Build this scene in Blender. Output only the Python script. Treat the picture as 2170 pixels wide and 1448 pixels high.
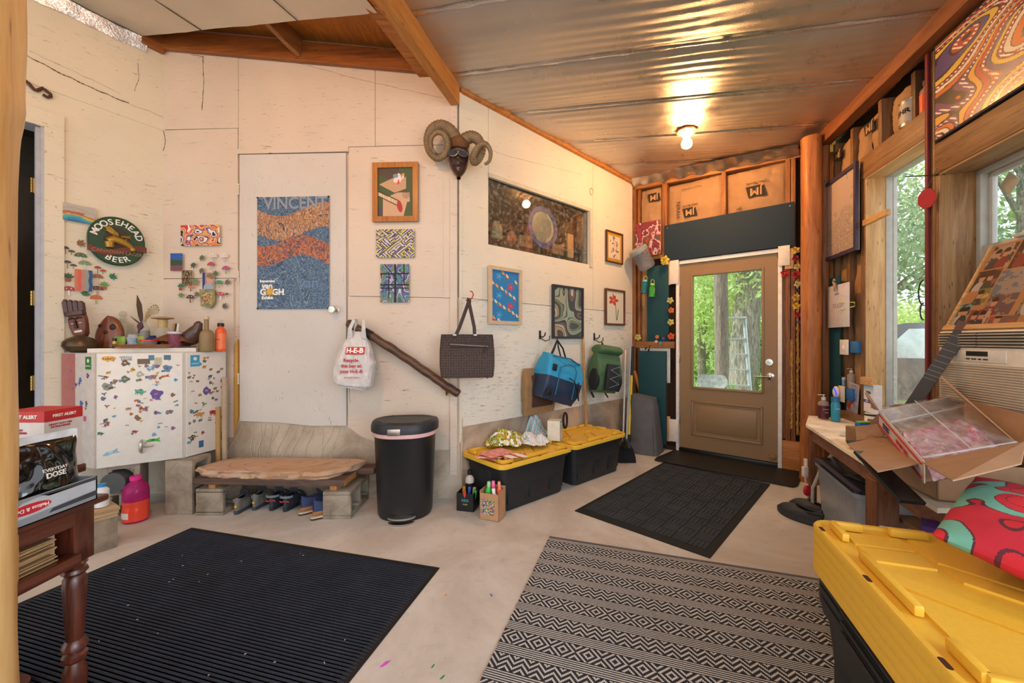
import bpy, bmesh, math, random
import numpy as np
from mathutils import Vector as V, Matrix, noise
random.seed(7); RNG = np.random.RandomState(11)
for o in list(bpy.data.objects): bpy.data.objects.remove(o)
SC = bpy.context.scene; COL = SC.collection
# ------------------------------------------------------------------ camera, world, light, exposure
F, CX, CY, CAMH = 845., 1085., 722., 1.24          # 14 mm lens, eye 1.24 m above the slab
cd = bpy.data.cameras.new('camera'); cam = bpy.data.objects.new('camera', cd); COL.objects.link(cam)
cd.sensor_width = 36; cd.lens = F*36/2170; cd.shift_y = -2/2170; cd.clip_start = .03; cd.clip_end = 300
cam.location = (0, 0, CAMH); cam.rotation_euler = (math.pi/2, 0, 0); SC.camera = cam
w = bpy.data.worlds.new('overcast_sky'); SC.world = w; w.use_nodes = True
bg = w.node_tree.nodes['Background']; bg.inputs[0].default_value = (.86, .93, 1, 1); bg.inputs[1].default_value = 1.55
SC.view_settings.view_transform = 'Standard'; SC.view_settings.look = 'None'; SC.view_settings.gamma = 1
SC.view_settings.exposure = .24
SC.view_settings.use_curve_mapping = False
def area(name, loc, target, sx, sy, power, col):
    l = bpy.data.lights.new(name, 'AREA'); l.shape = 'RECTANGLE'; l.size = sx; l.size_y = sy; l.energy = power; l.color = col
    o = bpy.data.objects.new(name, l); COL.objects.link(o); o.location = loc
    o.rotation_euler = (V(target)-V(loc)).to_track_quat('-Z', 'Y').to_euler(); return o
sd_ = bpy.data.lights.new('sun', 'SUN'); sd_.energy = 5; sd_.angle = .03; sd_.color = (1, .96, .88); so_ = bpy.data.objects.new('sun', sd_); COL.objects.link(so_)
so_.rotation_euler = V((.62, -.12, -.78)).to_track_quat('-Z', 'Y').to_euler()      # high sun from the left, over the roof
# area lights added behind the camera: cool daylight from right-side windows, warm rear fill
area('window_daylight', (2.0, -1.5, 1.5), (-1.3, 3.2, .7), 1.9, 1.5, 38, (.80, .89, 1))
area('rear_fill_light', (-.6, -3.0, 1.7), (-.3, 3.2, 1.5), 3.4, 2.2, 22, (1, .95, .88))
def lamp(name, loc, power, col, r):
    l = bpy.data.lights.new(name, 'POINT'); l.energy = power; l.color = col; l.shadow_soft_size = r
    o = bpy.data.objects.new(name, l); COL.objects.link(o); o.location = loc; return o
# ------------------------------------------------------------------ photo geometry -> metres
def ray(px, py): return V(((px-CX)/F, 1, (CY-py)/F))
EYE = V((0, 0, CAMH))
def atz(px, py, z=0.): r = ray(px, py); return EYE + r*((z-CAMH)/r.z)
def aty(px, py, Y): return EYE + ray(px, py)*Y
class Wall:
    def __init__(s, a, b):
        s.o = V((a[0], a[1], 0)); d = V((b[0]-a[0], b[1]-a[1], 0)); s.L = d.length; s.u = d.normalized()
        s.rot = math.atan2(s.u.y, s.u.x); s.n = V((s.u.y, -s.u.x, 0))       # n points into the room
    def hit(s, px, py, off=0.):
        r = ray(px, py); t = (s.o + s.n*off - EYE).dot(s.n)/r.dot(s.n); return EYE + r*t
    def uz(s, px, py, off=0.): p = s.hit(px, py, off); return (p-s.o).dot(s.u), p.z
    def pt(s, u, z, off=0.): return s.o + s.u*u + s.n*off + V((0, 0, z))
    def rect(s, x0, yt, x1, yb, off=0.):       # centre point, width, height
        u0 = s.uz(x0, 700, off)[0]; u1 = s.uz(x1, 700, off)[0]; um = (u0+u1)/2
        xm = (x0+x1)/2; zt = s.uz(xm, yt, off)[1]; zb = s.uz(xm, yb, off)[1]
        return s.pt(um, (zt+zb)/2, off), u1-u0, zt-zb
A = Wall((-2.87, 3.28), (-.42, 3.165)); B = Wall((-.42, 3.165), (1.451, 4.808))
C = Wall((1.451, 4.808), (2.83, 3.626)); D = Wall((2.83, 3.626), (1.84, 0)); L = Wall((-4.2, 1.106), (-2.87, 3.28))
# ------------------------------------------------------------------ colour and materials
def lin(c):
    if isinstance(c, str): c = tuple(int(c[i:i+2], 16)/255 for i in (0, 2, 4))
    return tuple((x/12.92 if x <= .04045 else ((x+.055)/1.055)**2.4) for x in c[:3])
MATS = {}
class NT:
    def __init__(s, name):
        s.m = bpy.data.materials.new(name); s.m.use_nodes = True; s.t = s.m.node_tree; s.b = s.t.nodes['Principled BSDF']
    def n(s, ty, **kw):
        x = s.t.nodes.new(ty)
        for k, v in kw.items():
            if k in x.inputs: x.inputs[k].default_value = v
            else: setattr(x, k, v)
        return x
    def l(s, a, b): s.t.links.new(a, b)
    def coord(s, scale=(1, 1, 1), kind='Object'):
        c = s.n('ShaderNodeTexCoord'); m = s.n('ShaderNodeMapping'); m.inputs['Scale'].default_value = scale
        s.l(c.outputs[kind], m.inputs['Vector']); return m.outputs[0]
    def noise(s, vec, scale, detail=4, rough=.6, dist=0):
        x = s.n('ShaderNodeTexNoise'); s.l(vec, x.inputs['Vector']); x.inputs['Scale'].default_value = scale
        x.inputs['Detail'].default_value = detail; x.inputs['Roughness'].default_value = rough; x.inputs['Distortion'].default_value = dist
        return x.outputs['Fac']
    def ramp(s, fac, stops, interp='LINEAR'):
        r = s.n('ShaderNodeValToRGB'); r.color_ramp.interpolation = interp; e = r.color_ramp.elements
        while len(e) < len(stops): e.new(.5)
        for i, (p, c) in enumerate(stops):
            e[i].position = p; e[i].color = (*c, 1) if not isinstance(c, (int, float)) else (c, c, c, 1)
        s.l(fac, r.inputs[0]); return r.outputs[0]
    def mix(s, fac, a, b, mode='MIX'):
        x = s.n('ShaderNodeMix', data_type='RGBA', blend_type=mode)
        for v, i in ((fac, 0), (a, 6), (b, 7)):
            if isinstance(v, (int, float)): x.inputs[i].default_value = v
            elif isinstance(v, tuple): x.inputs[i].default_value = (*v, 1)
            else: s.l(v, x.inputs[i])
        return x.outputs[2]
    def math(s, op, a, b=0.):
        x = s.n('ShaderNodeMath', operation=op)
        for v, i in ((a, 0), (b, 1)):
            if isinstance(v, (int, float)): x.inputs[i].default_value = v
            else: s.l(v, x.inputs[i])
        return x.outputs[0]
    def col(s, c):
        if isinstance(c, tuple): s.b.inputs['Base Color'].default_value = (*c, 1)
        else: s.l(c, s.b.inputs['Base Color'])
    def bump(s, h, strength=.3, dist=.01):
        x = s.n('ShaderNodeBump'); x.inputs['Strength'].default_value = strength; x.inputs['Distance'].default_value = dist
        s.l(h, x.inputs['Height']); s.l(x.outputs[0], s.b.inputs['Normal'])
    def set(s, **kw):
        for k, v in kw.items():
            k = k.replace('_', ' ')
            if isinstance(v, (int, float)) : s.b.inputs[k].default_value = v
            elif isinstance(v, tuple): s.b.inputs[k].default_value = (*v, 1)
            else: s.l(v, s.b.inputs[k])
        return s
def mat(c, rough=.6, metal=0, bump=0, bscale=60, vary=.08, name=None, alpha=1, spec=None, emit=0, trans=0, coat=0, sheen=0):
    key = (c, rough, metal, bump, bscale, vary, alpha, emit, trans, coat, sheen)
    if key in MATS: return MATS[key]
    t = NT(name or 'surface_'+str(c)); lc = lin(c); v = t.coord()
    n = t.noise(v, bscale*.35, 3)
    t.col(t.ramp(n, [(.3, tuple(x*(1-vary) for x in lc)), (.7, tuple(min(1, x*(1+vary)) for x in lc))]))
    t.set(Roughness=rough, Metallic=metal)
    if bump: t.bump(t.noise(v, bscale, 5), bump, .004)
    if alpha < 1: t.set(Alpha=alpha)
    if trans: t.set(Transmission_Weight=trans, IOR=1.45)
    if coat: t.set(Coat_Weight=coat, Coat_Roughness=.08)
    if sheen: t.set(Sheen_Weight=sheen)
    if emit: t.set(Emission_Color=lc, Emission_Strength=emit)
    MATS[key] = t.m; return t.m
def wood(light, dark, axis='Z', scale=1., rough=.55, knots=True, bump=.15, coat=0):
    key = ('wood', light, dark, axis, scale, rough)
    if key in MATS: return MATS[key]
    t = NT('wood_'+light); s = {'X': (1.2, 14, 14), 'Y': (14, 1.2, 14), 'Z': (14, 14, 1.2)}[axis]
    v = t.coord(tuple(x*scale for x in s)); a = t.noise(v, 1.6, 6, .62, 1.4); f = t.noise(v, 9, 3, .6, .3)
    h = t.math('ADD', t.math('MULTIPLY', a, .75), t.math('MULTIPLY', f, .25))
    c = t.ramp(h, [(.32, lin(dark)), (.47, tuple((x+y)/2 for x, y in zip(lin(light), lin(dark)))), (.62, lin(light))])
    if knots:
        vo = t.n('ShaderNodeTexVoronoi'); t.l(t.coord(tuple((.5 if i == 'XYZ'.index(axis) else 2.2)*4*scale for i in range(3))), vo.inputs['Vector'])
        k = t.ramp(vo.outputs['Distance'], [(.05, 1.), (.16, 0.)]); c = t.mix(t.math('MULTIPLY', k, .75), c, tuple(x*.35 for x in lin(dark)))
    t.col(c); t.set(Roughness=rough); t.bump(h, bump, .004)
    if coat: t.set(Coat_Weight=coat, Coat_Roughness=.2)
    MATS[key] = t.m; return t.m
def attr_mat(rough=.6, name='printed_colours', coat=0, bump=0, metal=0):
    key = ('attr', rough, coat, bump, metal)
    if key in MATS: return MATS[key]
    t = NT(name); a = t.n('ShaderNodeAttribute', attribute_name='Col'); t.col(a.outputs['Color']); t.set(Roughness=rough, Metallic=metal)
    if coat: t.set(Coat_Weight=coat, Coat_Roughness=.06)
    if bump: t.bump(t.noise(t.coord(), 90, 4), bump, .003)
    MATS[key] = t.m; return t.m
def glass_mat(c='dfe9e6', alpha=.12, rough=.03, key=None):
    k = ('glass', c, alpha, rough)
    if k in MATS: return MATS[k]
    t = NT('clear_sheet'); tr = t.n('ShaderNodeBsdfTransparent'); mx = t.n('ShaderNodeMixShader'); fr = t.n('ShaderNodeLayerWeight')
    t.set(Base_Color=lin(c), Roughness=rough)
    t.l(t.math('MAXIMUM', t.math('POWER', fr.outputs['Facing'], 4.), alpha), mx.inputs[0]); t.l(tr.outputs[0], mx.inputs[1]); t.l(t.b.outputs[0], mx.inputs[2])
    tr.inputs[0].default_value = (*[min(1, .5+.5*x) for x in lin(c)], 1)
    t.l(mx.outputs[0], t.t.nodes['Material Output'].inputs[0]); MATS[k] = t.m; return t.m
# ------------------------------------------------------------------ mesh builder
class MB:
    def __init__(s): s.v = []; s.f = []; s.mi = []; s.c = []; s.M = Matrix(); s.m = 0; s.col = None
    def at(s, loc=(0, 0, 0), rz=0, rx=0, ry=0, sc=1):
        s.M = Matrix.Translation(V(loc)) @ Matrix.Rotation(rz, 4, 'Z') @ Matrix.Rotation(ry, 4, 'Y') @ Matrix.Rotation(rx, 4, 'X') @ Matrix.Scale(sc, 4); return s
    def add(s, vs, fs):
        b = len(s.v); s.v += [s.M @ V(p) for p in vs]
        for f in fs: s.f.append([b+i for i in f]); s.mi.append(s.m); s.c.append(s.col)
        return s
    def box(s, c, d, bev=0, seg=2, top=(1, 1)):
        bm = bmesh.new(); bmesh.ops.create_cube(bm, size=1)
        for q in bm.verts:
            k = top if q.co.z > 0 else (1, 1)
            q.co = V((c[0]+q.co.x*d[0]*k[0], c[1]+q.co.y*d[1]*k[1], c[2]+q.co.z*d[2]))
        if bev: bmesh.ops.bevel(bm, geom=bm.edges[:], offset=min(bev, min(d)*.49), segments=seg, affect='EDGES', profile=.5)
        return s.bm(bm)
    def bm(s, bm):
        bm.verts.index_update(); s.add([v.co.copy() for v in bm.verts], [[v.index for v in f.verts] for f in bm.faces]); bm.free(); return s
    def bb(s, x0, x1, y0, y1, z0, z1, bev=0): return s.box(((x0+x1)/2, (y0+y1)/2, (z0+z1)/2), (x1-x0, y1-y0, z1-z0), bev)
    def prism(s, pts, y0, y1, axis='Y'):       # polygon in XZ (axis Y) or XY (axis Z) extruded
        n = len(pts); P = (lambda p, d: (p[0], d, p[1])) if axis == 'Y' else (lambda p, d: (p[0], p[1], d)) if axis == 'Z' else (lambda p, d: (d, p[0], p[1]))
        return s.add([P(p, y0) for p in pts]+[P(p, y1) for p in pts], [list(range(n)), list(range(2*n-1, n-1, -1))]+[[i, i+n, (i+1) % n+n, (i+1) % n] for i in range(n)])
    def lathe(s, prof, n=20, cap=True):        # prof: (r, z) bottom to top
        vs = []; fs = []
        for r, z in prof:
            for i in range(n): a = 2*math.pi*i/n; vs.append((r*math.cos(a), r*math.sin(a), z))
        for k in range(len(prof)-1):
            for i in range(n): j = (i+1) % n; fs.append([k*n+i, k*n+j, (k+1)*n+j, (k+1)*n+i])
        if cap: fs.append(list(range(n))[::-1]); fs.append([(len(prof)-1)*n+i for i in range(n)])
        return s.add(vs, fs)
    def cyl(s, r, h, n=16, z=0, r2=None): return s.lathe([(r, z), (r2 if r2 is not None else r, z+h)], n)
    def sph(s, c, r, n=12, sc=(1, 1, 1)):
        vs = [(c[0], c[1], c[2]-r*sc[2])]; fs = []; m = n//2+1
        for k in range(1, m):
            p = math.pi*k/m
            for i in range(n): a = 2*math.pi*i/n; vs.append((c[0]+r*sc[0]*math.sin(p)*math.cos(a), c[1]+r*sc[1]*math.sin(p)*math.sin(a), c[2]-r*sc[2]*math.cos(p)))
        vs.append((c[0], c[1], c[2]+r*sc[2])); t = len(vs)-1
        for i in range(n):
            j = (i+1) % n; fs.append([0, 1+j, 1+i]); fs.append([t, 1+(m-2)*n+i, 1+(m-2)*n+j])
            for k in range(m-2): fs.append([1+k*n+i, 1+k*n+j, 1+(k+1)*n+j, 1+(k+1)*n+i])
        return s.add(vs, fs)
    def tube(s, pts, r, n=8, cap=True, flat=None, closed=False):     # r: number or list; flat=(kx,ky) squashes section
        pts = [V(p) for p in pts]; m = len(pts); vs = []; fs = []; R = r if isinstance(r, (list, tuple)) else [r]*m
        up = None
        for k in range(m):
            if closed: d = pts[(k+1) % m]-pts[k-1]
            else: d = pts[min(k+1, m-1)]-pts[max(k-1, 0)]
            if d.length < 1e-9: d = V((0, 0, 1))
            d.normalize()
            if up is None: up = V((0, 0, 1)) if abs(d.z) < .9 else V((0, 1, 0))
            x = up.cross(d)
            if x.length < 1e-6: x = V((1, 0, 0)).cross(d)
            x.normalize(); y = d.cross(x); up = y
            for i in range(n):
                a = 2*math.pi*i/n; fx, fy = flat or (1, 1); vs.append(pts[k]+x*math.cos(a)*R[k]*fx+y*math.sin(a)*R[k]*fy)
        for k in range(m if closed else m-1):
            q = (k+1) % m
            for i in range(n): j = (i+1) % n; fs.append([k*n+i, k*n+j, q*n+j, q*n+i])
        if cap and not closed: fs.append(list(range(n))[::-1]); fs.append([(m-1)*n+i for i in range(n)])
        return s.add(vs, fs)
    def loft(s, rings, cap=True, closed=True):
        n = len(rings[0]); vs = [p for r in rings for p in r]; fs = []
        for k in range(len(rings)-1):
            for i in range(n if closed else n-1): j = (i+1) % n; fs.append([k*n+i, k*n+j, (k+1)*n+j, (k+1)*n+i])
        if cap and closed: fs.append(list(range(n))[::-1]); fs.append([(len(rings)-1)*n+i for i in range(n)])
        return s.add(vs, fs)
    def grid(s, fn, nu, nv):                   # fn(u,v) -> point
        vs = [fn(i/nu, j/nv) for j in range(nv+1) for i in range(nu+1)]
        return s.add(vs, [[j*(nu+1)+i, j*(nu+1)+i+1, (j+1)*(nu+1)+i+1, (j+1)*(nu+1)+i] for j in range(nv) for i in range(nu)])
    def sheet(s, fn, nu, nv, th=.004):         # grid with a back: closed thin body (offset in local y)
        g = [fn(i/nu, j/nv) for j in range(nv+1) for i in range(nu+1)]; N = len(g)
        s.add(g+[V(p)+V((0, th, 0)) for p in g], [])
        b = len(s.v)-2*N; W = nu+1; fs = []
        for j in range(nv):
            for i in range(nu): a = j*W+i; fs += [[a, a+1, a+W+1, a+W], [a+N, a+W+N, a+W+1+N, a+1+N]]
        bd = [i for i in range(W)]+[W*(j+1)-1 for j in range(1, nv+1)]+[nv*W+i for i in range(nu-1, -1, -1)]+[j*W for j in range(nv-1, 0, -1)]
        for k in range(len(bd)): a, c = bd[k], bd[(k+1) % len(bd)]; fs.append([a, a+N, c+N, c])
        for f in fs: s.f.append([b+i for i in f]); s.mi.append(s.m); s.c.append(s.col)
        return s
    def obj(s, name, mats, parent=None, smooth=35, sub=0, loc=None, rz=0, label=None):
        me = bpy.data.meshes.new(name); me.from_pydata([tuple(p) for p in s.v], [], s.f); ms = mats if isinstance(mats, (list, tuple)) else [mats]
        for m in ms: me.materials.append(m)
        me.polygons.foreach_set('material_index', s.mi)
        if any(c is not None for c in s.c):
            at = me.attributes.new('Col', 'FLOAT_COLOR', 'CORNER'); arr = []
            for f, c in zip(s.f, s.c): arr += [(*(c or (.8, .8, .8)), 1)]*len(f)
            at.data.foreach_set('color', np.array(arr, dtype=np.float32).ravel())
        bm = bmesh.new(); bm.from_mesh(me); bmesh.ops.recalc_face_normals(bm, faces=bm.faces[:])
        if smooth:
            th = math.radians(smooth)
            for e in bm.edges: e.smooth = len(e.link_faces) == 2 and e.calc_face_angle(0) < th
            for f in bm.faces: f.smooth = True
        bm.to_mesh(me); bm.free()
        o = bpy.data.objects.new(name, me); COL.objects.link(o)
        if parent: o.parent = parent
        if loc is not None: o.location = loc
        o.rotation_euler[2] = rz
        if sub: md = o.modifiers.new('subdivision', 'SUBSURF'); md.levels = sub; md.render_levels = sub
        if label: o['label'] = label
        return o
def thing(name, label, cat, loc=(0, 0, 0), rz=0, group=None, rx=0, ry=0):
    o = bpy.data.objects.new(name, None); COL.objects.link(o); o.location = loc; o.rotation_euler = (rx, ry, rz); o.empty_display_size = .05
    return tag(o, label, cat, group)
def tag(o, label, cat, group=None, kind=None):
    o['label'] = label; o['category'] = cat
    if group: o['group'] = group
    if kind: o['kind'] = kind
    return o
def struct(o): o['kind'] = 'structure'; return o
def copy_tree(o, parent=None):
    c = o.copy(); COL.objects.link(c)
    if parent: c.parent = parent
    for ch in [x for x in bpy.data.objects if x.parent == o]: copy_tree(ch, c)
    return c
def canvas(w, h, nx, nz, fn, mt, name='print', parent=None, y=0, smooth=0, **kw):
    """flat colour-by-face picture in local XZ facing -Y; fn(U,V)->(r,g,b) arrays (linear)"""
    xs = np.linspace(-w/2, w/2, nx+1); zs = np.linspace(-h/2, h/2, nz+1)
    vs = np.stack([np.tile(xs, nz+1), np.full((nx+1)*(nz+1), y), np.repeat(zs, nx+1)], 1)
    i, j = np.meshgrid(np.arange(nx), np.arange(nz)); a = (j*(nx+1)+i).ravel()
    fc = np.stack([a, a+1, a+nx+2, a+nx+1], 1); U, W_ = np.meshgrid((np.arange(nx)+.5)/nx, (np.arange(nz)+.5)/nz)
    c = fn(U, W_).reshape(-1, 3)
    me = bpy.data.meshes.new(name); me.from_pydata(vs.tolist(), [], fc.tolist()); me.materials.append(mt)
    at = me.attributes.new('Col', 'FLOAT_COLOR', 'CORNER'); cc = np.repeat(np.concatenate([c, np.ones((len(c), 1))], 1), 4, 0)
    at.data.foreach_set('color', cc.astype(np.float32).ravel())
    o = bpy.data.objects.new(name, me); COL.objects.link(o)
    if parent: o.parent = parent
    return o
def text(body, size, loc, m, parent=None, rot=(math.pi/2, 0, 0), name='lettering', ext=.0008, align='CENTER', bold=0, shear=0, sx=1, drape=None, lsp=1):
    c = bpy.data.curves.new('t', 'FONT'); c.body = body; c.size = size; c.extrude = ext; c.align_x = align; c.align_y = 'CENTER'
    c.offset = bold; c.shear = shear; c.space_line = lsp; c.resolution_u = 3
    o = bpy.data.objects.new('t', c); COL.objects.link(o); dg = bpy.context.evaluated_depsgraph_get()
    me = bpy.data.meshes.new_from_object(o.evaluated_get(dg)); bpy.data.objects.remove(o); bpy.data.curves.remove(c)
    from mathutils import Euler
    R = Matrix.Translation(V(loc)) @ Euler(rot).to_matrix().to_4x4() @ Matrix.Diagonal((sx, 1, 1, 1))
    me.transform(R)
    if drape:
        for v in me.vertices: v.co = drape(v.co)
    me.materials.clear(); me.materials.append(m); me.name = name
    q = bpy.data.objects.new(name, me); COL.objects.link(q)
    if parent: q.parent = parent
    return q
def nz(x, y, z=0, s=1.): return noise.noise(V((x*s, y*s, z*s)))
# smooth value noise for numpy pictures
def vn(U, W_, s, seed=0):
    r = np.random.RandomState(seed); g = r.rand(64, 64); x = U*s; y = W_*s; xi = np.floor(x).astype(int); yi = np.floor(y).astype(int); fx = x-xi; fy = y-yi
    fx = fx*fx*(3-2*fx); fy = fy*fy*(3-2*fy); G = lambda a, b: g[a % 64, b % 64]
    return (G(xi, yi)*(1-fx)+G(xi+1, yi)*fx)*(1-fy)+(G(xi, yi+1)*(1-fx)+G(xi+1, yi+1)*fx)*fy
def fbm(U, W_, s, seed=0, o=4): return sum(vn(U, W_, s*2**k, seed+k)/2**(k+1) for k in range(o))
def pal(idx, cols): return np.array([lin(c) for c in cols])[np.mod(idx.astype(int), len(cols))]
def over(c, mask, colr): c = c.copy(); c[mask] = lin(colr); return c
# ------------------------------------------------------------------ common materials
M_white = mat('f2efe9', .5); M_black = mat('17181a', .45); M_dark = mat('0c0b0b', .8); M_chrome = mat('cfcdc8', .22, 1); M_brass = mat('a98643', .35, 1)
M_stud = wood('a8703c', '6e421f', 'Z', 1.1); M_studx = wood('a8703c', '6e421f', 'X', 1.1); M_beam = wood('a0602c', '6b3a18', 'X', .8, coat=.1)
M_pine = wood('dcb27a', 'b07b42', 'Z'); M_pinex = wood('dcb27a', 'b07b42', 'X'); M_orange = wood('c98438', '96541b', 'Y', .8, coat=.15)
M_oldx = wood('9a7148', '604228', 'X', 1.2); M_old = wood('9a7148', '604228', 'Z', 1.2); M_cedar = wood('c17a3f', '8a4a20', 'Z', .7, coat=.1)
M_kraft = mat('a07c58', .8, bump=.9, bscale=14, vary=.12, name='kraft_paper'); M_card = mat('b08b66', .8, bump=.1, bscale=40, vary=.06, name='cardboard')
M_cardd = mat('8d6c4c', .85, bump=.1, bscale=40, name='cardboard_dark'); M_teal = mat('0d434c', .75, bump=.12, bscale=160, vary=.12, name='teal_board')
M_print = attr_mat(.55); M_gloss = attr_mat(.25); M_paint = attr_mat(.6, bump=.4)
M_ink = mat('241c16', .8); M_red = mat('b8242a', .5); M_foil = mat('c8c8c8', .2, 1)
# ================================================================== THE SETTING
def paint_ply(name, base, spec=.5, streak=1., axis_scale=(1, 1, 9), seed=0):
    t = NT(name); v = t.coord(); lc = lin(base)
    big = t.noise(t.coord((1, 1, 1)), 1.3, 3); fine = t.noise(t.coord(axis_scale), 7, 6, .7, .5)
    c = t.ramp(big, [(.3, tuple(x*.93 for x in lc)), (.7, tuple(min(1, x*1.05) for x in lc))])
    chips = t.ramp(t.noise(t.coord((axis_scale[0]*.8, 1, axis_scale[2]*.8)), 9+seed, 7, .75, .8), [(.65-.05*streak, 0.), (.69-.03*streak, 1.)])
    dirt = t.ramp(t.noise(v, 38, 3, .5), [(.70, 0.), (.74, 1.)])
    patch = t.ramp(t.noise(v, .9+seed*.1, 2), [(.36, .12 if streak < 2 else .5), (.58, 1.)])
    c = t.mix(t.math('MULTIPLY', t.math('MULTIPLY', chips, patch), min(.95, .8*spec)), c, lin('6b5338'))
    c = t.mix(t.math('MULTIPLY', dirt, .5*spec), c, lin('77604a')); t.col(c); t.set(Roughness=.55)
    t.bump(fine, .22, .006); return t.m
M_wallA = paint_ply('painted_plywood', 'd6c5b4', 1.0, 1.0); M_wallB = paint_ply('painted_plywood_mid', 'dfd7c6', 1.0, 1.0, seed=2)
M_peel = paint_ply('peeling_plywood', 'e2ded2', 1.1, 1.85, (1, 1, 7), seed=4); M_wallL = paint_ply('painted_plywood_left', 'dfd6c2', 1.0, 1.15, (1, 1, 8), seed=6)
def concrete(name, base, dark, sc=1, spots=True):
    t = NT(name); v = t.coord(); a = t.noise(v, 1.6*sc, 6, .65, .6); b_ = t.noise(v, 14*sc, 5, .6)
    c = t.ramp(a, [(.32, lin(dark)), (.62, lin(base))]); c = t.mix(t.ramp(b_, [(.55, 0.), (.8, .35)]), c, tuple(x*.6 for x in lin(dark)))
    if spots: c = t.mix(t.ramp(t.noise(v, 60, 2), [(.74, 0.), (.77, .8)]), c, lin('6a5546'))
    t.col(c); t.set(Roughness=.62); t.bump(t.noise(v, 45*sc, 5), .18, .004); return t.m
M_floor = concrete('polished_slab', 'd3d0cc', 'b8b0a8'); M_conc = concrete('stem_wall_concrete', 'c2b39f', '94826c', 2.2); M_cmu = concrete('cinder_block_grey', 'a39683', '7d7060', 6)
def wobj(name, mb, m, W, **kw): return mb.obj(name, m, loc=W.o, rz=W.rot, **kw)
# floor slab and ground
s = MB(); s.prism([(-4.6, -3.4), (1.2, -3.4), (2.02, -.2), (3.06, 3.62), (1.47, 4.98), (-.45, 3.3), (-3.3, 3.42), (-4.9, 1.2)], -.12, 0, 'Z')
floor = struct(s.obj('floor', M_floor))
for nm, px, py, c, r in (('paint_fleck', 815, 1408, 'd65bd0', .018), ('paint_fleck', 917, 1413, '1f8a4a', .007), ('paint_fleck', 938, 1436, '1f8a4a', .008), ('paint_fleck', 1041, 1262, '3a6fb0', .008), ('paint_fleck', 944, 1262, 'e08a3a', .007), ('paint_fleck', 1110, 1014, 'd9503a', .008)):
    p = atz(px, py); q = MB(); q.at(rz=random.random()*3); pts = [(r*random.uniform(.5, 1.3)*math.cos(a*.7)*1.5, r*random.uniform(.5, 1.1)*math.sin(a*.7)*.6) for a in range(9)]; q.prism(pts, 0, .0012, 'Z')
    q.obj(nm, mat(c, .5), floor, loc=(p.x, p.y, 0))
# --- wall_back (A): sheets of painted plywood over a rough concrete stem wall
s = MB(); t0 = 3.9
s.prism([(-.25, .35), (2.453, .35), (2.453, 4.0), (-.25, 4.0)], .02, .12)
G = .0018
def sheet(pts): s.prism(pts, 0, .0205)
sheet([(-.02, 2.975+G), (.64-G, 2.972+G), (.64-G, 3.55), (-.02, 3.64)]); sheet([(.64+G, 2.80), (1.775-G, 2.80), (1.775-G, 3.45), (.64+G, 3.55)])
sheet([(1.775+G, 2.799+G), (2.43, 2.797+G), (2.43, 3.33), (1.775+G, 3.45)]); sheet([(-.02, 1.752), (.635, 1.752), (.635, 2.972-G), (-.02, 2.972-G)])
sheet([(-.02, .45), (.60, .45), (.60, 1.745), (-.02, 1.745)]); sheet([(1.56, 1.60), (2.385, 1.582), (2.385, 2.797-G), (1.56, 2.797-G)])
sheet([(1.552, .545), (1.66, .47), (1.80, .42), (1.95, .36), (2.385, .347), (2.385, 1.577), (1.552, 1.594)])
s.bb(2.33, 2.425, -.008, .02, 1.58, 3.30); s.bb(2.385, 2.44, -.022, .02, .18, 3.28)
s.m = 1; s.prism([(.605, .47), (.64, .62), (.638, 1.25), (.612, 1.2)], -.004, .012)
s.m = 2; s.bb(.64, 1.56, -.012, .0, 2.757, 2.797); s.m = 0
wallA = struct(wobj('wall_back', s, [M_wallA, mat('c99a4a', .8), M_wallA], A))
s = MB()
s.grid(lambda u, v: (-.3+u*2.78, -.055*(1-v)**1.6+.012+.010*nz(u*9, v*3, 1)*(1-v)+.02*max(0, 1-v*4)*nz(u*20, 2, 3), v*.62), 90, 16)
s.prism([(-.3, 0), (2.47, 0), (2.47, .6), (-.3, .6)], .02, .15)
struct(wobj('trim_1', s, M_conc, A)); s = MB()
for i in range(13):
    x0 = .66+.07*i+random.uniform(-.03, .03); k = random.uniform(-.15, .05)
    s.tube([(x0+k*a+.01*math.sin(a*7), .008-.055*(1-q)**1.6, .56-.3*a) for a, q in ((0, .9), (.3, .75), (.6, .6), (1, .45))], .0028, 5)
struct(wobj('trim_7', s, mat('cdbda2', .8), A))
# painted slab door with latch bolt knob and hinges
s = MB(); s.prism([(.655, .586), (1.0, .575), (1.25, .552), (1.54, .556), (1.538, 2.748), (.655, 2.752)], -.006, .018)
door2 = struct(wobj('door_2', s, paint_ply('painted_slab_door', 'd0c9c2', .9, .9, (9, 1, 1), seed=3), A))
s = MB(); s.at((1.455, -.006, 1.24+65/845*3.2), rx=math.pi/2); s.lathe([(.033, 0), (.033, .006), (.012, .012), (.012, .035), (.026, .045), (.031, .058), (.026, .07), (.0, .074)], 20)
s.obj('door_knob', M_chrome, door2)
for z in (1.24+.0, 1.24+305/845*3.2*1, .86):
    s = MB(); z = {0: 1.76, 1: 2.47, 2: .93}[[1.24, 1.24+305/845*3.2*1, .86].index(z)]
    for k in range(4): s.at((.648, -.012, z-.045+k*.023)); s.cyl(.007, .021, 10)
    s.obj('hinge', mat('d8cdbc', .5), door2)
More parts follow.
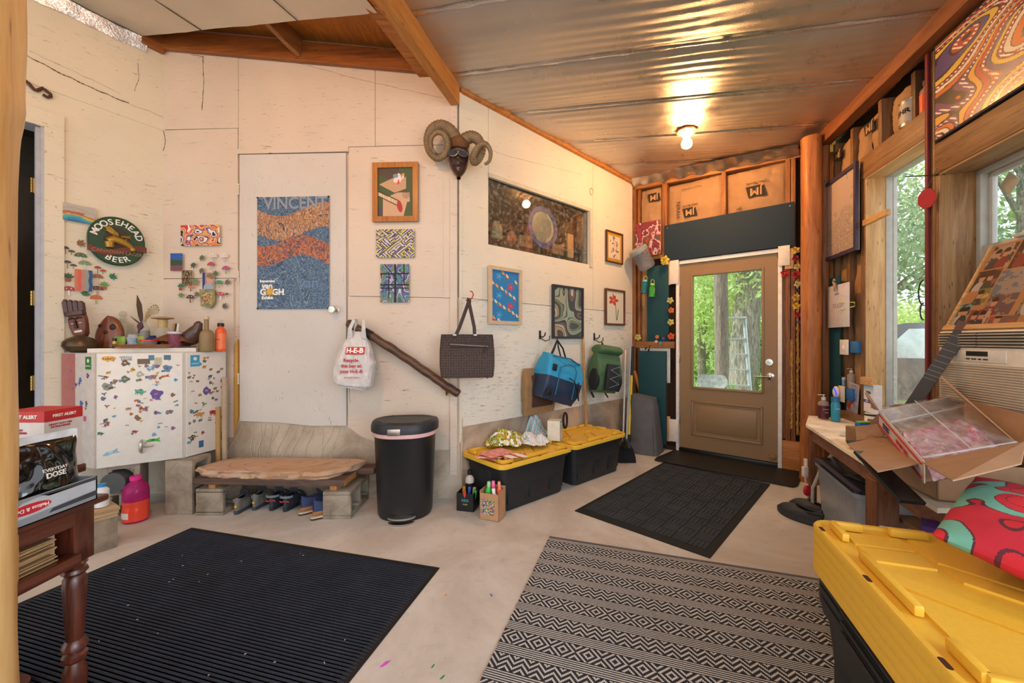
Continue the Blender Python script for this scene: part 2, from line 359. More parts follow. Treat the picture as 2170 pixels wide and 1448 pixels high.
# --- wall_middle (B)
s = MB(); a0, a1, z0, z1 = .294, 1.655, 2.055, 2.62
def topB(u): return 3.245-.0365*u
s.prism([(0, .35), (2.49, .35), (2.49, z0), (0, z0)], .02, .10); s.prism([(0, z1), (2.49, z1), (2.49, topB(2.49)), (0, topB(0))], .02, .10)
s.prism([(0, z0), (a0, z0), (a0, z1), (0, z1)], .02, .10); s.prism([(a1, z0), (2.49, z0), (2.49, z1), (a1, z1)], .02, .10)
def shB(pts, m=0): s.m = m; s.prism(pts, 0, .0205)
shB([(.0, 1.583), (a0-G, 1.583), (a0-G, topB(.3)-.01), (0, topB(0))]); shB([(a0+G, z1+.008), (1.72-G, z1+.008), (1.72-G, topB(1.7)-.01), (a0+G, topB(.3)-.01)])
shB([(a0-G, 1.583), (1.72-G, 1.575), (1.72-G, z0-.004), (a0-G, z0-.004)]); shB([(1.72+G, 1.575), (2.49, 1.57), (2.49, topB(2.49)-.01), (1.72+G, topB(1.72)-.01)])
shB([(a1, z0), (1.72-G, z0), (1.72-G, z1), (a1, z1)])
shB([(.025, .551), (2.27, .561), (2.49, .56), (2.49, 1.566), (1.7, 1.567), (.025, 1.578)], 1)
s.m = 0; s.bb(0, .024, -.006, .02, .3, 3.22); s.m = 2; s.prism([(a0, z1), (a1+.03, z1+.0), (a1+.03, z1+.035), (a0, z1+.035)], -.008, .02); s.bb(a1+.003, a1+.05, -.012, .02, z0-.03, z1+.03)
wallB = struct(wobj('wall_middle', s, [M_wallB, M_peel, mat('c9c2b2', .5)], B))
s = MB(); s.grid(lambda u, v: (u*2.5, -.055*(1-v)**1.2+.006+.010*nz(u*8, v*3, 5)*(1-v), v*.60), 70, 14); s.prism([(0, 0), (2.49, 0), (2.49, .55), (0, .55)], .02, .14)
struct(wobj('trim_2', s, [concrete('patched_stem_wall', 'c0ab94', '8d7b6b', 2)], B))
s = MB(); s.prism([(0, topB(0)-.035), (2.49, topB(2.49)-.035), (2.49, topB(2.49)+.01), (0, topB(0)+.01)], -.035, .02)
struct(wobj('trim_3', s, M_orange, B))
s = MB(); s.at((2.04-.35, 0, 2.84), rx=math.pi/2); s.tube([(.028*math.cos(a)*(1+.1*math.sin(3*a)), .035*math.sin(a), .004) for a in [i*math.pi/8 for i in range(16)]], .006, 6, closed=True)
s.obj('knot_ring', mat('c9b79a', .7), wallB)
# interior window of wall_middle: dusty pane
t = NT('dusty_glass'); tr = t.n('ShaderNodeBsdfTransparent'); mx = t.n('ShaderNodeMixShader'); gl = t.n('ShaderNodeBsdfGlossy'); gl.inputs['Roughness'].default_value = .015; m2 = t.n('ShaderNodeMixShader'); fr = t.n('ShaderNodeFresnel')
fr.inputs[0].default_value = 1.6; t.col(lin('c8c2ae')); t.l(t.ramp(t.noise(t.coord(), 26, 8, .8), [(.5, .03), (.72, .45)]), mx.inputs[0]); t.l(tr.outputs[0], mx.inputs[1]); t.l(t.b.outputs[0], mx.inputs[2])
lw_ = t.n('ShaderNodeLayerWeight'); t.l(t.math('ADD', t.math('POWER', lw_.outputs['Facing'], 5.), .12), m2.inputs[0]); t.l(mx.outputs[0], m2.inputs[1]); t.l(gl.outputs[0], m2.inputs[2]); t.l(m2.outputs[0], t.t.nodes['Material Output'].inputs[0]); M_dusty = t.m
win3 = MB().bb(a0-.01, a1+.01, .030, .036, z0-.01, z1+.01); win3 = struct(wobj('window_3', win3, M_dusty, B))
s = MB(); s.bb(a0-.02, a0, .022, .1, z0-.02, z1); s.bb(a0-.02, a1+.02, .022, .1, z0-.022, z0); s.bb(a1, a1+.02, .022, .1, z0, z1); s.bb(a0-.02, a1+.02, .022, .1, z1, z1+.02); s.obj('window_frame', mat('b9a68a', .7), win3)
# the dim room behind it
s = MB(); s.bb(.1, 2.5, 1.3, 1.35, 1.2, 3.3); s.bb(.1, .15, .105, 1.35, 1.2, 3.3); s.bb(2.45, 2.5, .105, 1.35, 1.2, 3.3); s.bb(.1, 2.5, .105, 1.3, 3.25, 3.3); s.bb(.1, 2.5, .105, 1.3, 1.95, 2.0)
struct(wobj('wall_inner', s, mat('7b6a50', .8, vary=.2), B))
# --- wall_left (L) with an open doorway
s = MB(); s.prism([(-2.0, 0), (.95, 0), (.95, 3.62), (-2.0, 3.62)], .0, .03)
s.prism([(.95, 2.72), (1.905, 2.72), (1.905, 3.62), (.95, 3.62)], 0, .03); s.prism([(1.905, .0), (2.555, .0), (2.555, 3.62), (1.905, 3.62)], 0, .03)
s.bb(-2, 2.6, .031, .06, 3.5, 4.0); s.bb(.90, 1.996, -.02, 0, 2.70, 2.812); s.bb(1.905, 1.996, -.018, 0, 0, 2.70); s.prism([(-2, 2.985), (2.56, 2.965), (2.56, 3.62), (-2, 3.62)], -.008, 0)
wallL = struct(wobj('wall_left', s, M_wallL, L))
s = MB(); s.bb(1.89, 1.91, .0, .16, 0, 2.72); s.bb(.95, 1.89, .0, .16, 2.705, 2.725); s.bb(1.87, 1.89, .02, .05, 0, 2.70); dj = struct(wobj('door_3', s, mat('aeb0ba', .45), L))
for z in (2.30, 1.53, .95):
    s = MB(); s.bb(1.862, 1.872, .05, .085, z-.05, z+.05)
    for k in range(5): s.at((1.858, .05, z-.05+k*.02)); s.cyl(.008, .018, 8)
    s.at(); s.obj('hinge', M_brass, dj)
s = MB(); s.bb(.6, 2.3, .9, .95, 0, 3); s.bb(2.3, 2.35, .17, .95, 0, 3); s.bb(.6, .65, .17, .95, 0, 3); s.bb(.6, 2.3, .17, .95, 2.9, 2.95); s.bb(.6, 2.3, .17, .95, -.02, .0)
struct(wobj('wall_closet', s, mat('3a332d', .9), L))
t = thing('hanging_coat', 'dark coat hanging inside the open doorway behind the peeled post', 'coat', L.pt(1.62, 1.45, -.42), L.rot)
s = MB()
def coat(u, v): a = u*2*math.pi; r = .16+.05*math.sin(v*2.2)+.02*math.sin(a*5+v*2); return (r*math.cos(a)*1.0, r*math.sin(a)*.55, -1.0+v*1.55)
s.grid(coat, 40, 20); s.obj('coat_body', mat('26221f', .9, bump=.3, bscale=20), t)
# --- ceiling
e2 = V((.272, .962)).normalized(); f2 = V((.962, -.272)).normalized(); P0 = V((-.45, 3.1))
def cz(x, y): return 3.156-.0596*x+.0177*y
def foil(name, base, metal, rough, sc):
    t = NT(name); v = t.coord(); t.col(t.ramp(t.noise(v, 2.5, 4), [(.3, tuple(x*.88 for x in lin(base))), (.7, lin(base))])); t.set(Metallic=metal)
    t.l(t.ramp(t.noise(v, 5, 3), [(.35, rough*.75), (.7, rough*1.25)]), t.b.inputs['Roughness']); t.bump(t.noise(v, sc, 4, .7), .55, .005); return t.m
M_ceil = foil('reflective_bubble_foil', 'cfcac6', .92, .34, 120); M_ceilL = foil('pale_insulation_facing', 'd8cdbd', .35, .5, 90); M_crinkle = foil('crinkled_foil', 'd9d9db', 1, .2, 60)
def ceilh(sx, t):
    k = (sx+.09)/.585; fr_ = k-math.floor(k); sag = .020*math.sin(math.pi*fr_)**.7
    rip = .0032*math.sin(sx*88+1.5*nz(t*1.1, sx*3, 1)*3)*(.5+nz(t*.9, sx*2, 4)) + .007*nz(t*.7, sx*9, 8)
    return -sag+rip+(.008 if fr_ < .06 else 0)
s = MB()
def cfn(u, v):
    sx = -4.6+u*7.0; t = v*3.12; p = P0+e2*sx+f2*t; return (p.x, p.y, cz(p.x, p.y)+ceilh(sx, t)+.012)
s.grid(cfn, 560, 26); s.m = 1
o = s.obj('ceiling', [M_ceil, M_dark], smooth=70); bm = bmesh.new(); bm.from_mesh(o.data)
for W, of in ((B, .0), (C, .0)):
    bmesh.ops.bisect_plane(bm, geom=bm.verts[:]+bm.edges[:]+bm.faces[:], plane_co=W.o+W.n*of, plane_no=-W.n, clear_outer=True)
bm.to_mesh(o.data); bm.free(); ceiling = struct(o)
s = MB()                                           # solid roof deck above so no daylight leaks in
q = lambda a, b, z: (*(P0+e2*a+f2*b), z)
s.prism([q(-4.8, -.3, 0)[:2], q(-4.8, 3.6, 0)[:2], q(2.8, 3.6, 0)[:2], q(2.8, -.3, 0)[:2]], 3.34, 3.42, 'Z'); struct(s.obj('ceiling_deck', wood('b9752f', '7d4a17', 'X')))
for i, sx in enumerate((-4.77, -4.18, -3.6, -3.01, -2.43, -1.84, -1.26, -.675, -.09, .495, 1.08, 1.665)):
    s = MB(); n_ = 40 # overlapping torn foil lips along each seam
    tmax = 3.0 if sx < 1.2 else 2.95
    tmin = 0 if sx < .0 else sx*.9+.02
    def lip(u, v):
        t = tmin+(tmax-tmin)*u; ss = sx+(v-.5)*(.035+.02*nz(t*7, i, 2)); p = P0+e2*ss+f2*t
        return (p.x, p.y, cz(p.x, p.y)+.006-.006*math.sin(v*3.1)-.010*abs(nz(t*9, v*2, i))*(v))
    s.grid(lip, 70, 3); s.obj('foil_seam', M_crinkle, ceiling, smooth=80)
# left ceiling over wall_left
def cl(x, y): return 3.026-.1224*x+.0803*y
s = MB(); Q0 = V((-.86, 2.55))
def lfn(u, v):
    a = -4.2*v; b = -2.75*u; p = Q0+e2*a+f2*b; w_ = .02*nz(b*1.4, a*1.4, 3)+.006*nz(b*7, a*7, 1)
    return (p.x, p.y, cl(p.x, p.y)+w_-.02*math.sin(min(1, v*5)*math.pi/2)*0)
s.grid(lfn, 60, 80); o = s.obj('ceiling_left', M_ceilL, smooth=80); struct(o)
for sp in (-.62, -1.5, -2.3):
    s = MB(); s.tube([((lambda p: (p.x, p.y, cl(p.x, p.y)-.004+.01*nz(k*.3, sp)))(Q0+e2*(-k*.14)+f2*(sp-.03*k*.3)) ) for k in range(26)], .0035, 5); s.obj('seam_line', mat('4a3c2e', .9), o)
s = MB(); s.prism([(-4.6, -1.9), (-.2, -1.9), (.3, 3.3), (-3.0, 3.55), (-4.9, 1.2)], 4.0, 4.05, 'Z'); struct(s.obj('ceiling_deck', wood('b9752f', '7d4a17', 'X')))
# crinkled foil flashing where the left ceiling meets wall_left, and above wall_middle
s = MB(); s.grid(lambda u, v: (lambda p: (p.x, p.y, 3.535+.09*v+.012*nz(u*30, v*3)))(L.pt(2.44-u*3.6, 0, .014+.035*v+.006*nz(u*40, v*5))), 120, 4)
struct(s.obj('trim_4', M_crinkle, smooth=80))
s = MB(); s.grid(lambda u, v: (lambda p: (p.x, p.y, topB(u*2.49)-.0+.03*v+.014*nz(u*26, v*4, 6)))(B.pt(.02+u*2.45, 0, .036+.075*v+.012*nz(u*20, 3))), 120, 4); struct(s.obj('trim_5', M_crinkle, smooth=80))
s = MB(); s.grid(lambda u, v: (lambda p: (p.x, p.y, cz(p.x, p.y)-.06-.03*u+.065*v+.02*nz(u*16, v*4, 6)))(C.pt(.02+u*1.62, 0, .012+.11*v+.012*nz(u*20, 3))), 90, 4); struct(s.obj('trim_6', M_crinkle, smooth=80))
# plywood deck in the open rafter bay
s = MB(); dk = [(-3.35, 2.9), (-.75, 2.25), (-.18, 3.45), (-3.2, 3.9)]; s.add([(x, y, cl(x, y)+.19) for x, y in dk]+[(x, y, cl(x, y)+.215) for x, y in dk], [[0, 1, 2, 3], [7, 6, 5, 4], [0, 4, 5, 1], [1, 5, 6, 2], [2, 6, 7, 3], [3, 7, 4, 0]])
struct(s.obj('ceiling_bay', wood('c47a2c', '93521a', 'Y', .9)))
def beam(name, a, b, w, h, m, label, tilt=0, group=None):    # a,b = centre-bottom end points
    a, b = V(a), V(b); d = (b-a); Lx = d.length; t = thing(name, label, 'beam', a, math.atan2(d.y, d.x), group)
    s = MB(); s.at(ry=-math.asin(d.z/Lx)); s.box((Lx/2, 0, h/2), (Lx, w, h), .004, 1); s.obj('timber', m, t); return t
def P2(a, b, z): p = P0+e2*a+f2*b; return (p.x, p.y, z)
beam('ridge_beam', P2(.03, -.005, 3.09), P2(-4.4, -.005, 3.09), .075, .26, wood('c8873c', '9a5a20', 'X', .7, coat=.15), 'long orange timber beam running from the ram head corner over the room')
beam('wall_plate', A.pt(.0, 3.616, .03), A.pt(2.42, 3.325, .03), .04, .155, wood('9c5a24', '6b3912', 'X', .7, coat=.1), 'brown header board along the top of the back wall')
pa = V((-2.92, 3.10, cl(-2.92, 3.10)+.01)); pb = V((-.83, 2.52, cl(-.83, 2.52)+.01)); beam('rafter', pa, pb, .04, .16, M_beam, 'rafter at the edge of the pale ceiling above the open bay')
jp = aty(550, 68, 2.86); jq = A.pt(A.uz(640, 120)[0], 3.50, .05); beam('stub_rafter', (jp.x, jp.y, 3.56), (jq.x, jq.y, 3.50), .04, .15, wood('a8703c', '6e421f', 'X', 1.), 'short stub rafter inside the open ceiling bay')
beam('rafter_end', L.pt(2.40, 3.585, .03), L.pt(2.545, 3.585, .03), .05, .14, M_beam, 'rafter end in the corner above the round beer sign')
beam('wall_beam', D.pt(-.12, 2.955, .045), D.pt(3.7, 2.955, .045), .09, .20, wood('94552a', '5f3316', 'X', .7), 'dark brown beam along the top of the window wall')
# scroll iron on wall_left
t = thing('iron_scroll', 'dark rusty iron scroll high on the wall left of the corner', 'ornament', L.hit(62, 182, .01), L.rot)
s = MB(); s.tube([(-.10+.012*i, -.012, .02*math.cos(i*.9)) for i in range(14)]+[(.075+.02*math.cos(a), -.012, -.02+.02*math.sin(a)) for a in (1.5, .6, -.3, -1.4, -2.6)], .010, 8); s.obj('scroll', mat('4f2f1e', .7), t)
# --- wall_far (C): studs, kraft insulation, exterior door
s = MB(); s.bb(-.05, .545, .10, .13, 0, 3.2); s.bb(1.465, 1.85, .10, .13, 0, 3.2); s.bb(.545, 1.465, .10, .13, 2.10, 3.2); s.bb(-.05, 1.85, .02, .10, .0, .05)
wallC = struct(wobj('wall_far', s, mat('3b2a1c', .9), C)); M_st = wood('9c6233', '5f381b', 'Z', 1.)
def topC(u): p = C.pt(u, 0); return cz(p.x, p.y)-.05
def stud(u0, u1, z0, z1, y0=0, y1=.09, m=None):
    s = MB(); s.bb(u0, u1, y0, y1, z0, z1, .003); return s.obj('stud', m or M_st, wallC)
for a in ((.0, .04), (.05, .085), (.357, .41), (.977, 1.017), (1.53, 1.57), (1.575, 1.61)): stud(a[0], a[1], .04 if a[0] < .3 or a[0] > 1.5 else 2.1, topC(a[0])-.02, .0 if a[0] != .05 else .03)
stud(.357, .40, .05, 2.1); stud(.50, .545, .05, 2.1, .02); stud(1.50, 1.528, .3, 2.2, .01); stud(1.645, 1.70, .3, 3.0, .02)
for u in (1.54, 1.60, 1.66): pass
s = MB(); s.prism([(0, topC(0)-.05), (1.75, topC(1.75)-.05), (1.75, topC(1.75)+.03), (0, topC(0)+.03)], 0, .09); s.obj('top_plate', M_studx, wallC)
s = MB(); s.bb(.08, .36, .01, .09, 1.13, 1.17); s.obj('blocking', M_studx, wallC); s = MB(); s.bb(.085, .357, .01, .09, 2.19, 2.23); s.obj('blocking', M_studx, wallC)
def batt(u0, u1, z0, z1, y0=.07, dep=.055, parent=wallC, sd=1, W=None):
    s = MB(); w_, h_ = u1-u0, z1-z0
    def fn(u, v):
        bulge = (max(0, math.sin(math.pi*u))**.45)*(max(0, math.sin(math.pi*v))**.3); edge = (1-bulge)
        wr = .010*nz(u*w_*16+sd, v*h_*10, sd)+.014*edge*nz(u*w_*34, v*h_*6, sd+4)+.012*abs(nz(u*w_*5+v*7, v*h_*4, sd+9))
        return (u0+u*w_, y0-dep*bulge-wr, z0+v*h_)
    s.grid(fn, max(8, int(w_*70)), max(8, int(h_*70))); return s.obj('insulation_batt', M_kraft, parent, smooth=80)
batt(.085, .357, 2.23, topC(.2)-.06, sd=1); batt(.41, .977, 2.40, topC(.7)-.06, sd=2); batt(1.017, 1.53, 2.40, topC(1.2)-.06, sd=3)
batt(.085, .20, 1.17, 2.2, sd=4, dep=.03); batt(.085, .357, .1, 1.13, sd=5, dep=.02)
def jm(u, z, sc, parent, y, rot180=True, full=True, M=None):
    k = -1 if rot180 else 1
    s = MB(); w_, h_ = .10*sc, .045*sc; s.prism([(u-w_/2-k*.008*sc, z-h_), (u+w_/2-k*.008*sc, z-h_), (u+w_/2+k*.008*sc, z+h_*.6), (u-w_/2+k*.008*sc, z+h_*.6)], y-.001, y+.002)
    o = s.obj('printed_logo', M_ink, parent)
    text('JM', .070*sc, (u, y-.0022, z-h_*.2), mat('b98c5d', .8), parent, rot=(math.pi/2, math.pi if rot180 else 0, 0), bold=.001)
    if full: text('Johns Manville', .020*sc, (u+.004, y-.0012, z+h_*1.0), M_ink, parent, rot=(math.pi/2, math.pi if rot180 else 0, 0))
for px, py, sc in ((1462+0, 447, 1.35), (1602, 402, 1.55)): u, z = C.uz(px, py); jm(u, z, sc, wallC, -.002)
u, z = C.uz(1386, 416); jm(u, z, 1.35, wallC, .0, full=False)
text('NIRAH', .06, (*((C.uz(1437, 445)[0],)), -.001, C.uz(1437, 445)[1]), M_ink, wallC, rot=(math.pi/2, math.pi/2, 0))
text('Thermal and Sound Control', .018, (C.uz(1466, 396)[0], -.001, C.uz(1466, 398)[1]), M_ink, wallC, rot=(math.pi/2, math.pi, 0))
text('yk', .05, (C.uz(1565, 442)[0], -.003, C.uz(1565, 443)[1]), M_ink, wallC, rot=(math.pi/2, 0, 0), shear=.4)
# yellow foam and bare fibreglass right of the door
M_foam = mat('b58a45', .9, bump=.9, bscale=50, vary=.25, name='expanding_foam')
for u0, u1, z0, z1 in ((1.572, 1.592, .40, 1.25), (1.614, 1.642, .35, 2.0)):
    s = MB()
    def fm(u, v): a = u*2*math.pi; r = .011+.009*nz(math.cos(a)*2, math.sin(a)*2, v*40)+.006*nz(v*90, a); return ((u0+u1)/2+r*math.cos(a), .004+r*math.sin(a), z0+(z1-z0)*v)
    s.grid(fm, 10, 110); s.obj('foam_bead', M_foam, wallC, smooth=80)
s = MB(); s.bb(1.505, 1.70, -.01, .06, .0, .285, .002); s.obj('base_board', wood('c9853f', '9b5c26', 'X', 1), wallC)
# exterior door
door = MB(); Dm = mat('8f7350', .45, vary=.02, name='tan_door_paint')
u0, u1, zb, zt = .552, 1.466, .054, 2.084; gu0, gu1, gz0, gz1 = .688, 1.334, .735, 1.945
for r in ((u0, gu0, zb, zt), (gu1, u1, zb, zt), (gu0, gu1, zb, gz0), (gu0, gu1, gz1, zt)): door.bb(r[0], r[1], .012, .055, r[2], r[3])
for r in ((gu0-.022, gu0, gz0-.022, gz1+.022), (gu1, gu1+.022, gz0-.022, gz1+.022), (gu0, gu1, gz0-.022, gz0), (gu0, gu1, gz1, gz1+.022)): door.bb(r[0], r[1], .002, .02, r[2], r[3], .004)
pu0, pu1, pz0, pz1 = .672, 1.345, .205, .585
for r in ((pu0, pu0+.022, pz0, pz1), (pu1-.022, pu1, pz0, pz1), (pu0, pu1, pz0, pz0+.022), (pu0, pu1, pz1-.022, pz1)): door.bb(r[0], r[1], .000, .02, r[2], r[3], .007)
door.bb(pu0+.05, pu1-.05, .004, .02, pz0+.05, pz1-.05, .009)
dr = struct(wobj('door_1', door, Dm, C))
MB().bb(gu0, gu1, .03, .036, gz0, gz1).obj('glass_pane', glass_mat('eef6f2', .02, .0), dr)
s = MB()
for a in ((u0-.034, u0-.004, zb-.04, zt+.02), (u1+.006, u1+.040, zb-.05, zt-.05)): s.bb(a[0], a[1], -.018, .09, a[2], a[3], .002)
s.bb(u0-.0, u1+.01, -.012, .09, zt+.005, zt+.045, .002); s.obj('door_frame', M_white, dr)
s = MB(); s.bb(u0-.005, u1+.005, -.012, .09, -.0, zb-.004, .003); s.obj('threshold', mat('131519', .35), dr)
for i, (x0, yt, x1, yb) in enumerate(((1419, 552, 1438, 602), (1649, 521, 1674, 563), (1418, 889, 1437, 936))):
    p, w_, h_ = C.rect(x0, yt, x1, yb, .03); s = MB(); u = (p-C.o).dot(C.u); s.bb(u-w_/2, u+w_/2, -.034, -.02, p.z-h_/2, p.z+h_/2, .001)
    s.at((u+w_*.3, -.036, p.z+h_*.1), rx=math.pi/2); s.cyl(.004, .002, 8); s.at(); s.obj('casing_block', mat('e6ddd2', .55), dr)
for z in (1.80, 1.05, .37):
    s = MB(); s.bb(u0-.012, u0+.004, -.004, .012, z-.05, z+.05, .001); s.obj('hinge', mat('9b9690', .35, 1), dr)
hx, hz = C.uz(1632, 798); s = MB(); s.at((hx, .012, hz), rx=math.pi/2); s.lathe([(.035, 0), (.034, .008), (.014, .014), (.012, .05), (.0, .052)], 20); s.at(); s.tube([(hx, -.035, hz), (hx-.05, -.045, hz-.004), (hx-.10, -.042, hz-.012), (hx-.13, -.04, hz-.006)], [.011, .009, .008, .006], 8); s.obj('lever_handle', M_chrome, dr)
hx, hz = C.uz(1630, 768); s = MB(); s.at((hx, .012, hz), rx=math.pi/2); s.lathe([(.034, 0), (.032, .010), (.0, .011)], 20); s.at((hx, -.008, hz), ry=.6); s.box((0, 0, 0), (.034, .012, .009), .003); s.at(); s.obj('deadbolt', M_chrome, dr)
hx, hz = C.uz(1637, 970); s = MB(); s.at((hx, .012, hz), rx=math.pi/2); s.lathe([(.032, 0), (.028, .012), (.0, .016)], 20); s.at(); s.obj('door_stop', mat('8a6a3c', .5), dr)
# --- wall_right (D)
M_sd = wood('8f6844', '573a22', 'Z', 1.1); M_sdx = wood('96704a', '604128', 'X', 1.1); M_jamb = wood('d9b27c', 'b0834e', 'Z', .8)
w1 = (.637, 1.275, .62, 2.47); w2 = (1.361, 2.35, .92, 2.21)
s = MB()
for r in ((-.1, w1[0]-.04, 0, 3.3), (w1[0]-.04, w1[1]+.04, 0, w1[2]-.04), (w1[0]-.04, w1[1]+.04, w1[3]+.04, 3.3), (w1[1]+.04, w2[0]-.03, 0, 3.3), (w2[0]-.03, w2[1]+.03, 0, w2[2]-.03), (w2[0]-.03, w2[1]+.03, w2[3]+.03, 3.3), (w2[1]+.03, 2.75, 0, 3.3)): s.bb(r[0], r[1], .14, .18, r[2], r[3])
wallD = struct(wobj('wall_right', s, mat('4a3524', .9), D))
def std(u0, u1, z0, z1, y0=0, y1=.14, m=None, nm='stud'): s = MB(); s.bb(u0, u1, y0, y1, z0, z1, .003); return s.obj(nm, m or M_sd, wallD)
std(-.04, .0, 0, 2.95); std(.13, .17, 0, 2.95, .02); std(.40, .44, 2.0, 2.95, .02); std(.345, .385, .6, 2.05, .02); std(.587, .612, 0, 2.46); std(.612, .637, 0, 2.46, .0)
std(1.275, 1.335, 0, 2.95, .0); std(1.336, 1.361, 0, 2.2, .0); std(.80, .84, 2.63, 2.95, .0); std(1.10, 1.14, 2.63, 2.95, .02, m=wood('5f4228', '3c2817', 'Z')); std(2.36, 2.41, 0, 2.95); std(2.6, 2.65, 0, 2.95)
std(.587, 1.275, 2.462, 2.632, -.004, .14, M_sdx, 'header'); std(1.338, 2.40, 2.21, 2.385, -.004, .14, M_sdx, 'header')
std(.587, 1.275, w1[2]-.05, w1[2], .0, .14, M_sdx, 'sill'); std(1.34, 2.40, w2[2]-.05, w2[2], .0, .18, M_sdx, 'sill')
std(w1[0], w1[0]+.012, w1[2], w1[3], .004, .13, M_jamb, 'jamb_board'); std(w1[1]-.012, w1[1], w1[2], w1[3], .004, .13, M_jamb, 'jamb_board'); std(w1[0], w1[1], w1[3]-.014, w1[3], .0, .13, wood('e0bd8c', 'b98c58', 'X'), 'jamb_board')
std(w2[0], w2[0]+.012, w2[2], w2[3], .0, .17, wood('a98255', '6f4c2c', 'Z', .8), 'jamb_board'); std(w2[0], w2[1], w2[3]-.014, w2[3], .0, .17, wood('b08d62', '7d5b38', 'X'), 'jamb_board')
for a in ((.0, .13, .6, 2.9), (.17, .345, .6, 2.0), (.17, .40, 2.0, 2.93), (.44, .587, 1.95, 2.93), (.385, .587, .6, 1.95), (.61, .80, 2.64, 2.93), (.84, 1.10, 2.64, 2.93)): batt(a[0], a[1], a[2], a[3], .085, .055, wallD, int(a[0]*50)+3)
for px, py, sc in ((1772, 327, 1.), (1838, 268, 1.2)):
    u, z = D.uz(px, py); jm(u, z, sc, wallD, .012, full=False)
def window(name, r, yb, fw=.035, sash=False):
    s = MB(); a, b, c_, d_ = r
    for q_ in ((a, a+fw, c_, d_), (b-fw, b, c_, d_), (a, b, c_, c_+fw), (a, b, d_-fw, d_)): s.bb(q_[0], q_[1], yb-.02, yb+.05, q_[2], q_[3], .003)
    wn = struct(wobj(name, s, mat('b4b5ae', .4), D)); return wn
wn1 = window('window_1', w1, .145, .018)
t = NT('smeared_glass'); tr = t.n('ShaderNodeBsdfTransparent'); mx = t.n('ShaderNodeMixShader'); t.col(lin('cfdada')); t.set(Roughness=.3)
sx_ = t.n('ShaderNodeSeparateXYZ'); t.l(t.coord(), sx_.inputs[0]); mr = t.n('ShaderNodeMapRange'); t.l(sx_.outputs[2], mr.inputs[0]); mr.inputs[1].default_value = 1.25; mr.inputs[2].default_value = .9; mr.inputs[3].default_value = 0; mr.inputs[4].default_value = .55
t.l(t.math('ADD', t.math('MULTIPLY', mr.outputs[0], t.ramp(t.noise(t.coord(), 9, 6, .7, 1.5), [(.35, .1), (.65, 1.)])), .04), mx.inputs[0]); t.l(tr.outputs[0], mx.inputs[1]); t.l(t.b.outputs[0], mx.inputs[2]); t.l(mx.outputs[0], t.t.nodes['Material Output'].inputs[0]); M_smear = t.m
MB().bb(w1[0]+.018, w1[1]-.018, .165, .170, w1[2]+.018, w1[3]-.018).obj('glass_pane', M_smear, wn1)
wn2 = window('window_2', w2, .185, .04)
s = MB(); zm = 1.74; s.bb(w2[0]+.04, w2[1]-.04, .175, .215, zm-.03, zm+.03, .004)
for q_ in ((w2[0]+.04, w2[0]+.065, zm, w2[3]-.04), (w2[1]-.065, w2[1]-.04, zm, w2[3]-.04), (w2[0]+.04, w2[1]-.04, w2[3]-.065, w2[3]-.04)): s.bb(q_[0], q_[1], .20, .225, q_[2], q_[3], .003)
for q_ in ((w2[0]+.04, w2[0]+.07, w2[2]+.04, zm),): s.bb(q_[0], q_[1], .18, .215, q_[2], q_[3], .003)
s.bb(w2[0]+.24, w2[0]+.32, .16, .18, zm+.025, zm+.045, .004); s.obj('sash', mat('c6c6c0', .4), wn2)
MB().bb(w2[0]+.04, w2[1]-.04, .212, .216, zm, w2[3]-.04).obj('glass_pane', glass_mat('e6eef2', .06, .05), wn2)
t = NT('insect_screen'); tr = t.n('ShaderNodeBsdfTransparent'); mx = t.n('ShaderNodeMixShader'); mx.inputs[0].default_value = .55; t.col(lin('b9c4cc')); t.l(tr.outputs[0], mx.inputs[1]); t.l(t.b.outputs[0], mx.inputs[2]); t.l(mx.outputs[0], t.t.nodes['Material Output'].inputs[0])
MB().bb(w2[0]+.05, w2[1]-.05, .20, .202, w2[2]+.04, zm).obj('window_screen', t.m, wn2)
# red strip up the stud
s = MB(); s.bb(1.285, 1.307, -.018, -.004, .0, 2.95, .002); tag(wobj('red_strip', s, mat('74202b', .6), D), 'dark red painted batten running up the stud between the two windows', 'batten')
# corner logs
def log(name, label, p, r, h, m, seedk, bulges=(), base=1.0):
    t = thing(name, label, 'post', (p[0], p[1], 0)); s = MB()
    def fn(u, v):
        a = u*2*math.pi; z = v*h; q_ = r*(1+.10*nz(math.cos(a)*1.2, math.sin(a)*1.2+seedk, z*1.1)+.05*nz(math.cos(a)*3, math.sin(a)*3, z*3+seedk)+.03*math.sin(a*5+z))
        for bz, bh, bk in bulges: q_ += bk*math.exp(-((z-bz)/bh)**2)
        q_ *= 1+(base-1)*max(0, 1-z/.8)
        return (q_*math.cos(a), q_*math.sin(a), z)
    s.grid(fn, 36, 90); s.obj('log', m, t, smooth=80); return t
M_log = wood('c0793c', '84451f', 'Z', .6, coat=.1)
cp = D.pt(.03, 0, .19); log('corner_log', 'peeled cedar log post right of the glazed exterior door', (2.628, 3.50), .074, 3.02, M_log, 3, base=1.15)
log('corner_branch_log', 'thinner dark peeled log behind the cedar corner post', (2.755, 3.52), .040, 2.95, wood('9a5d30', '5f3518', 'Z', .6), 8)
log('porch_post', 'pale peeled log post at the left edge in front of the table', (-1.395, .982), .118, 3.35, wood('e8c286', 'c8924e', 'Z', .45, rough=.4), 5, bulges=((1.85, .05, .006), (1.62, .25, -.006)))
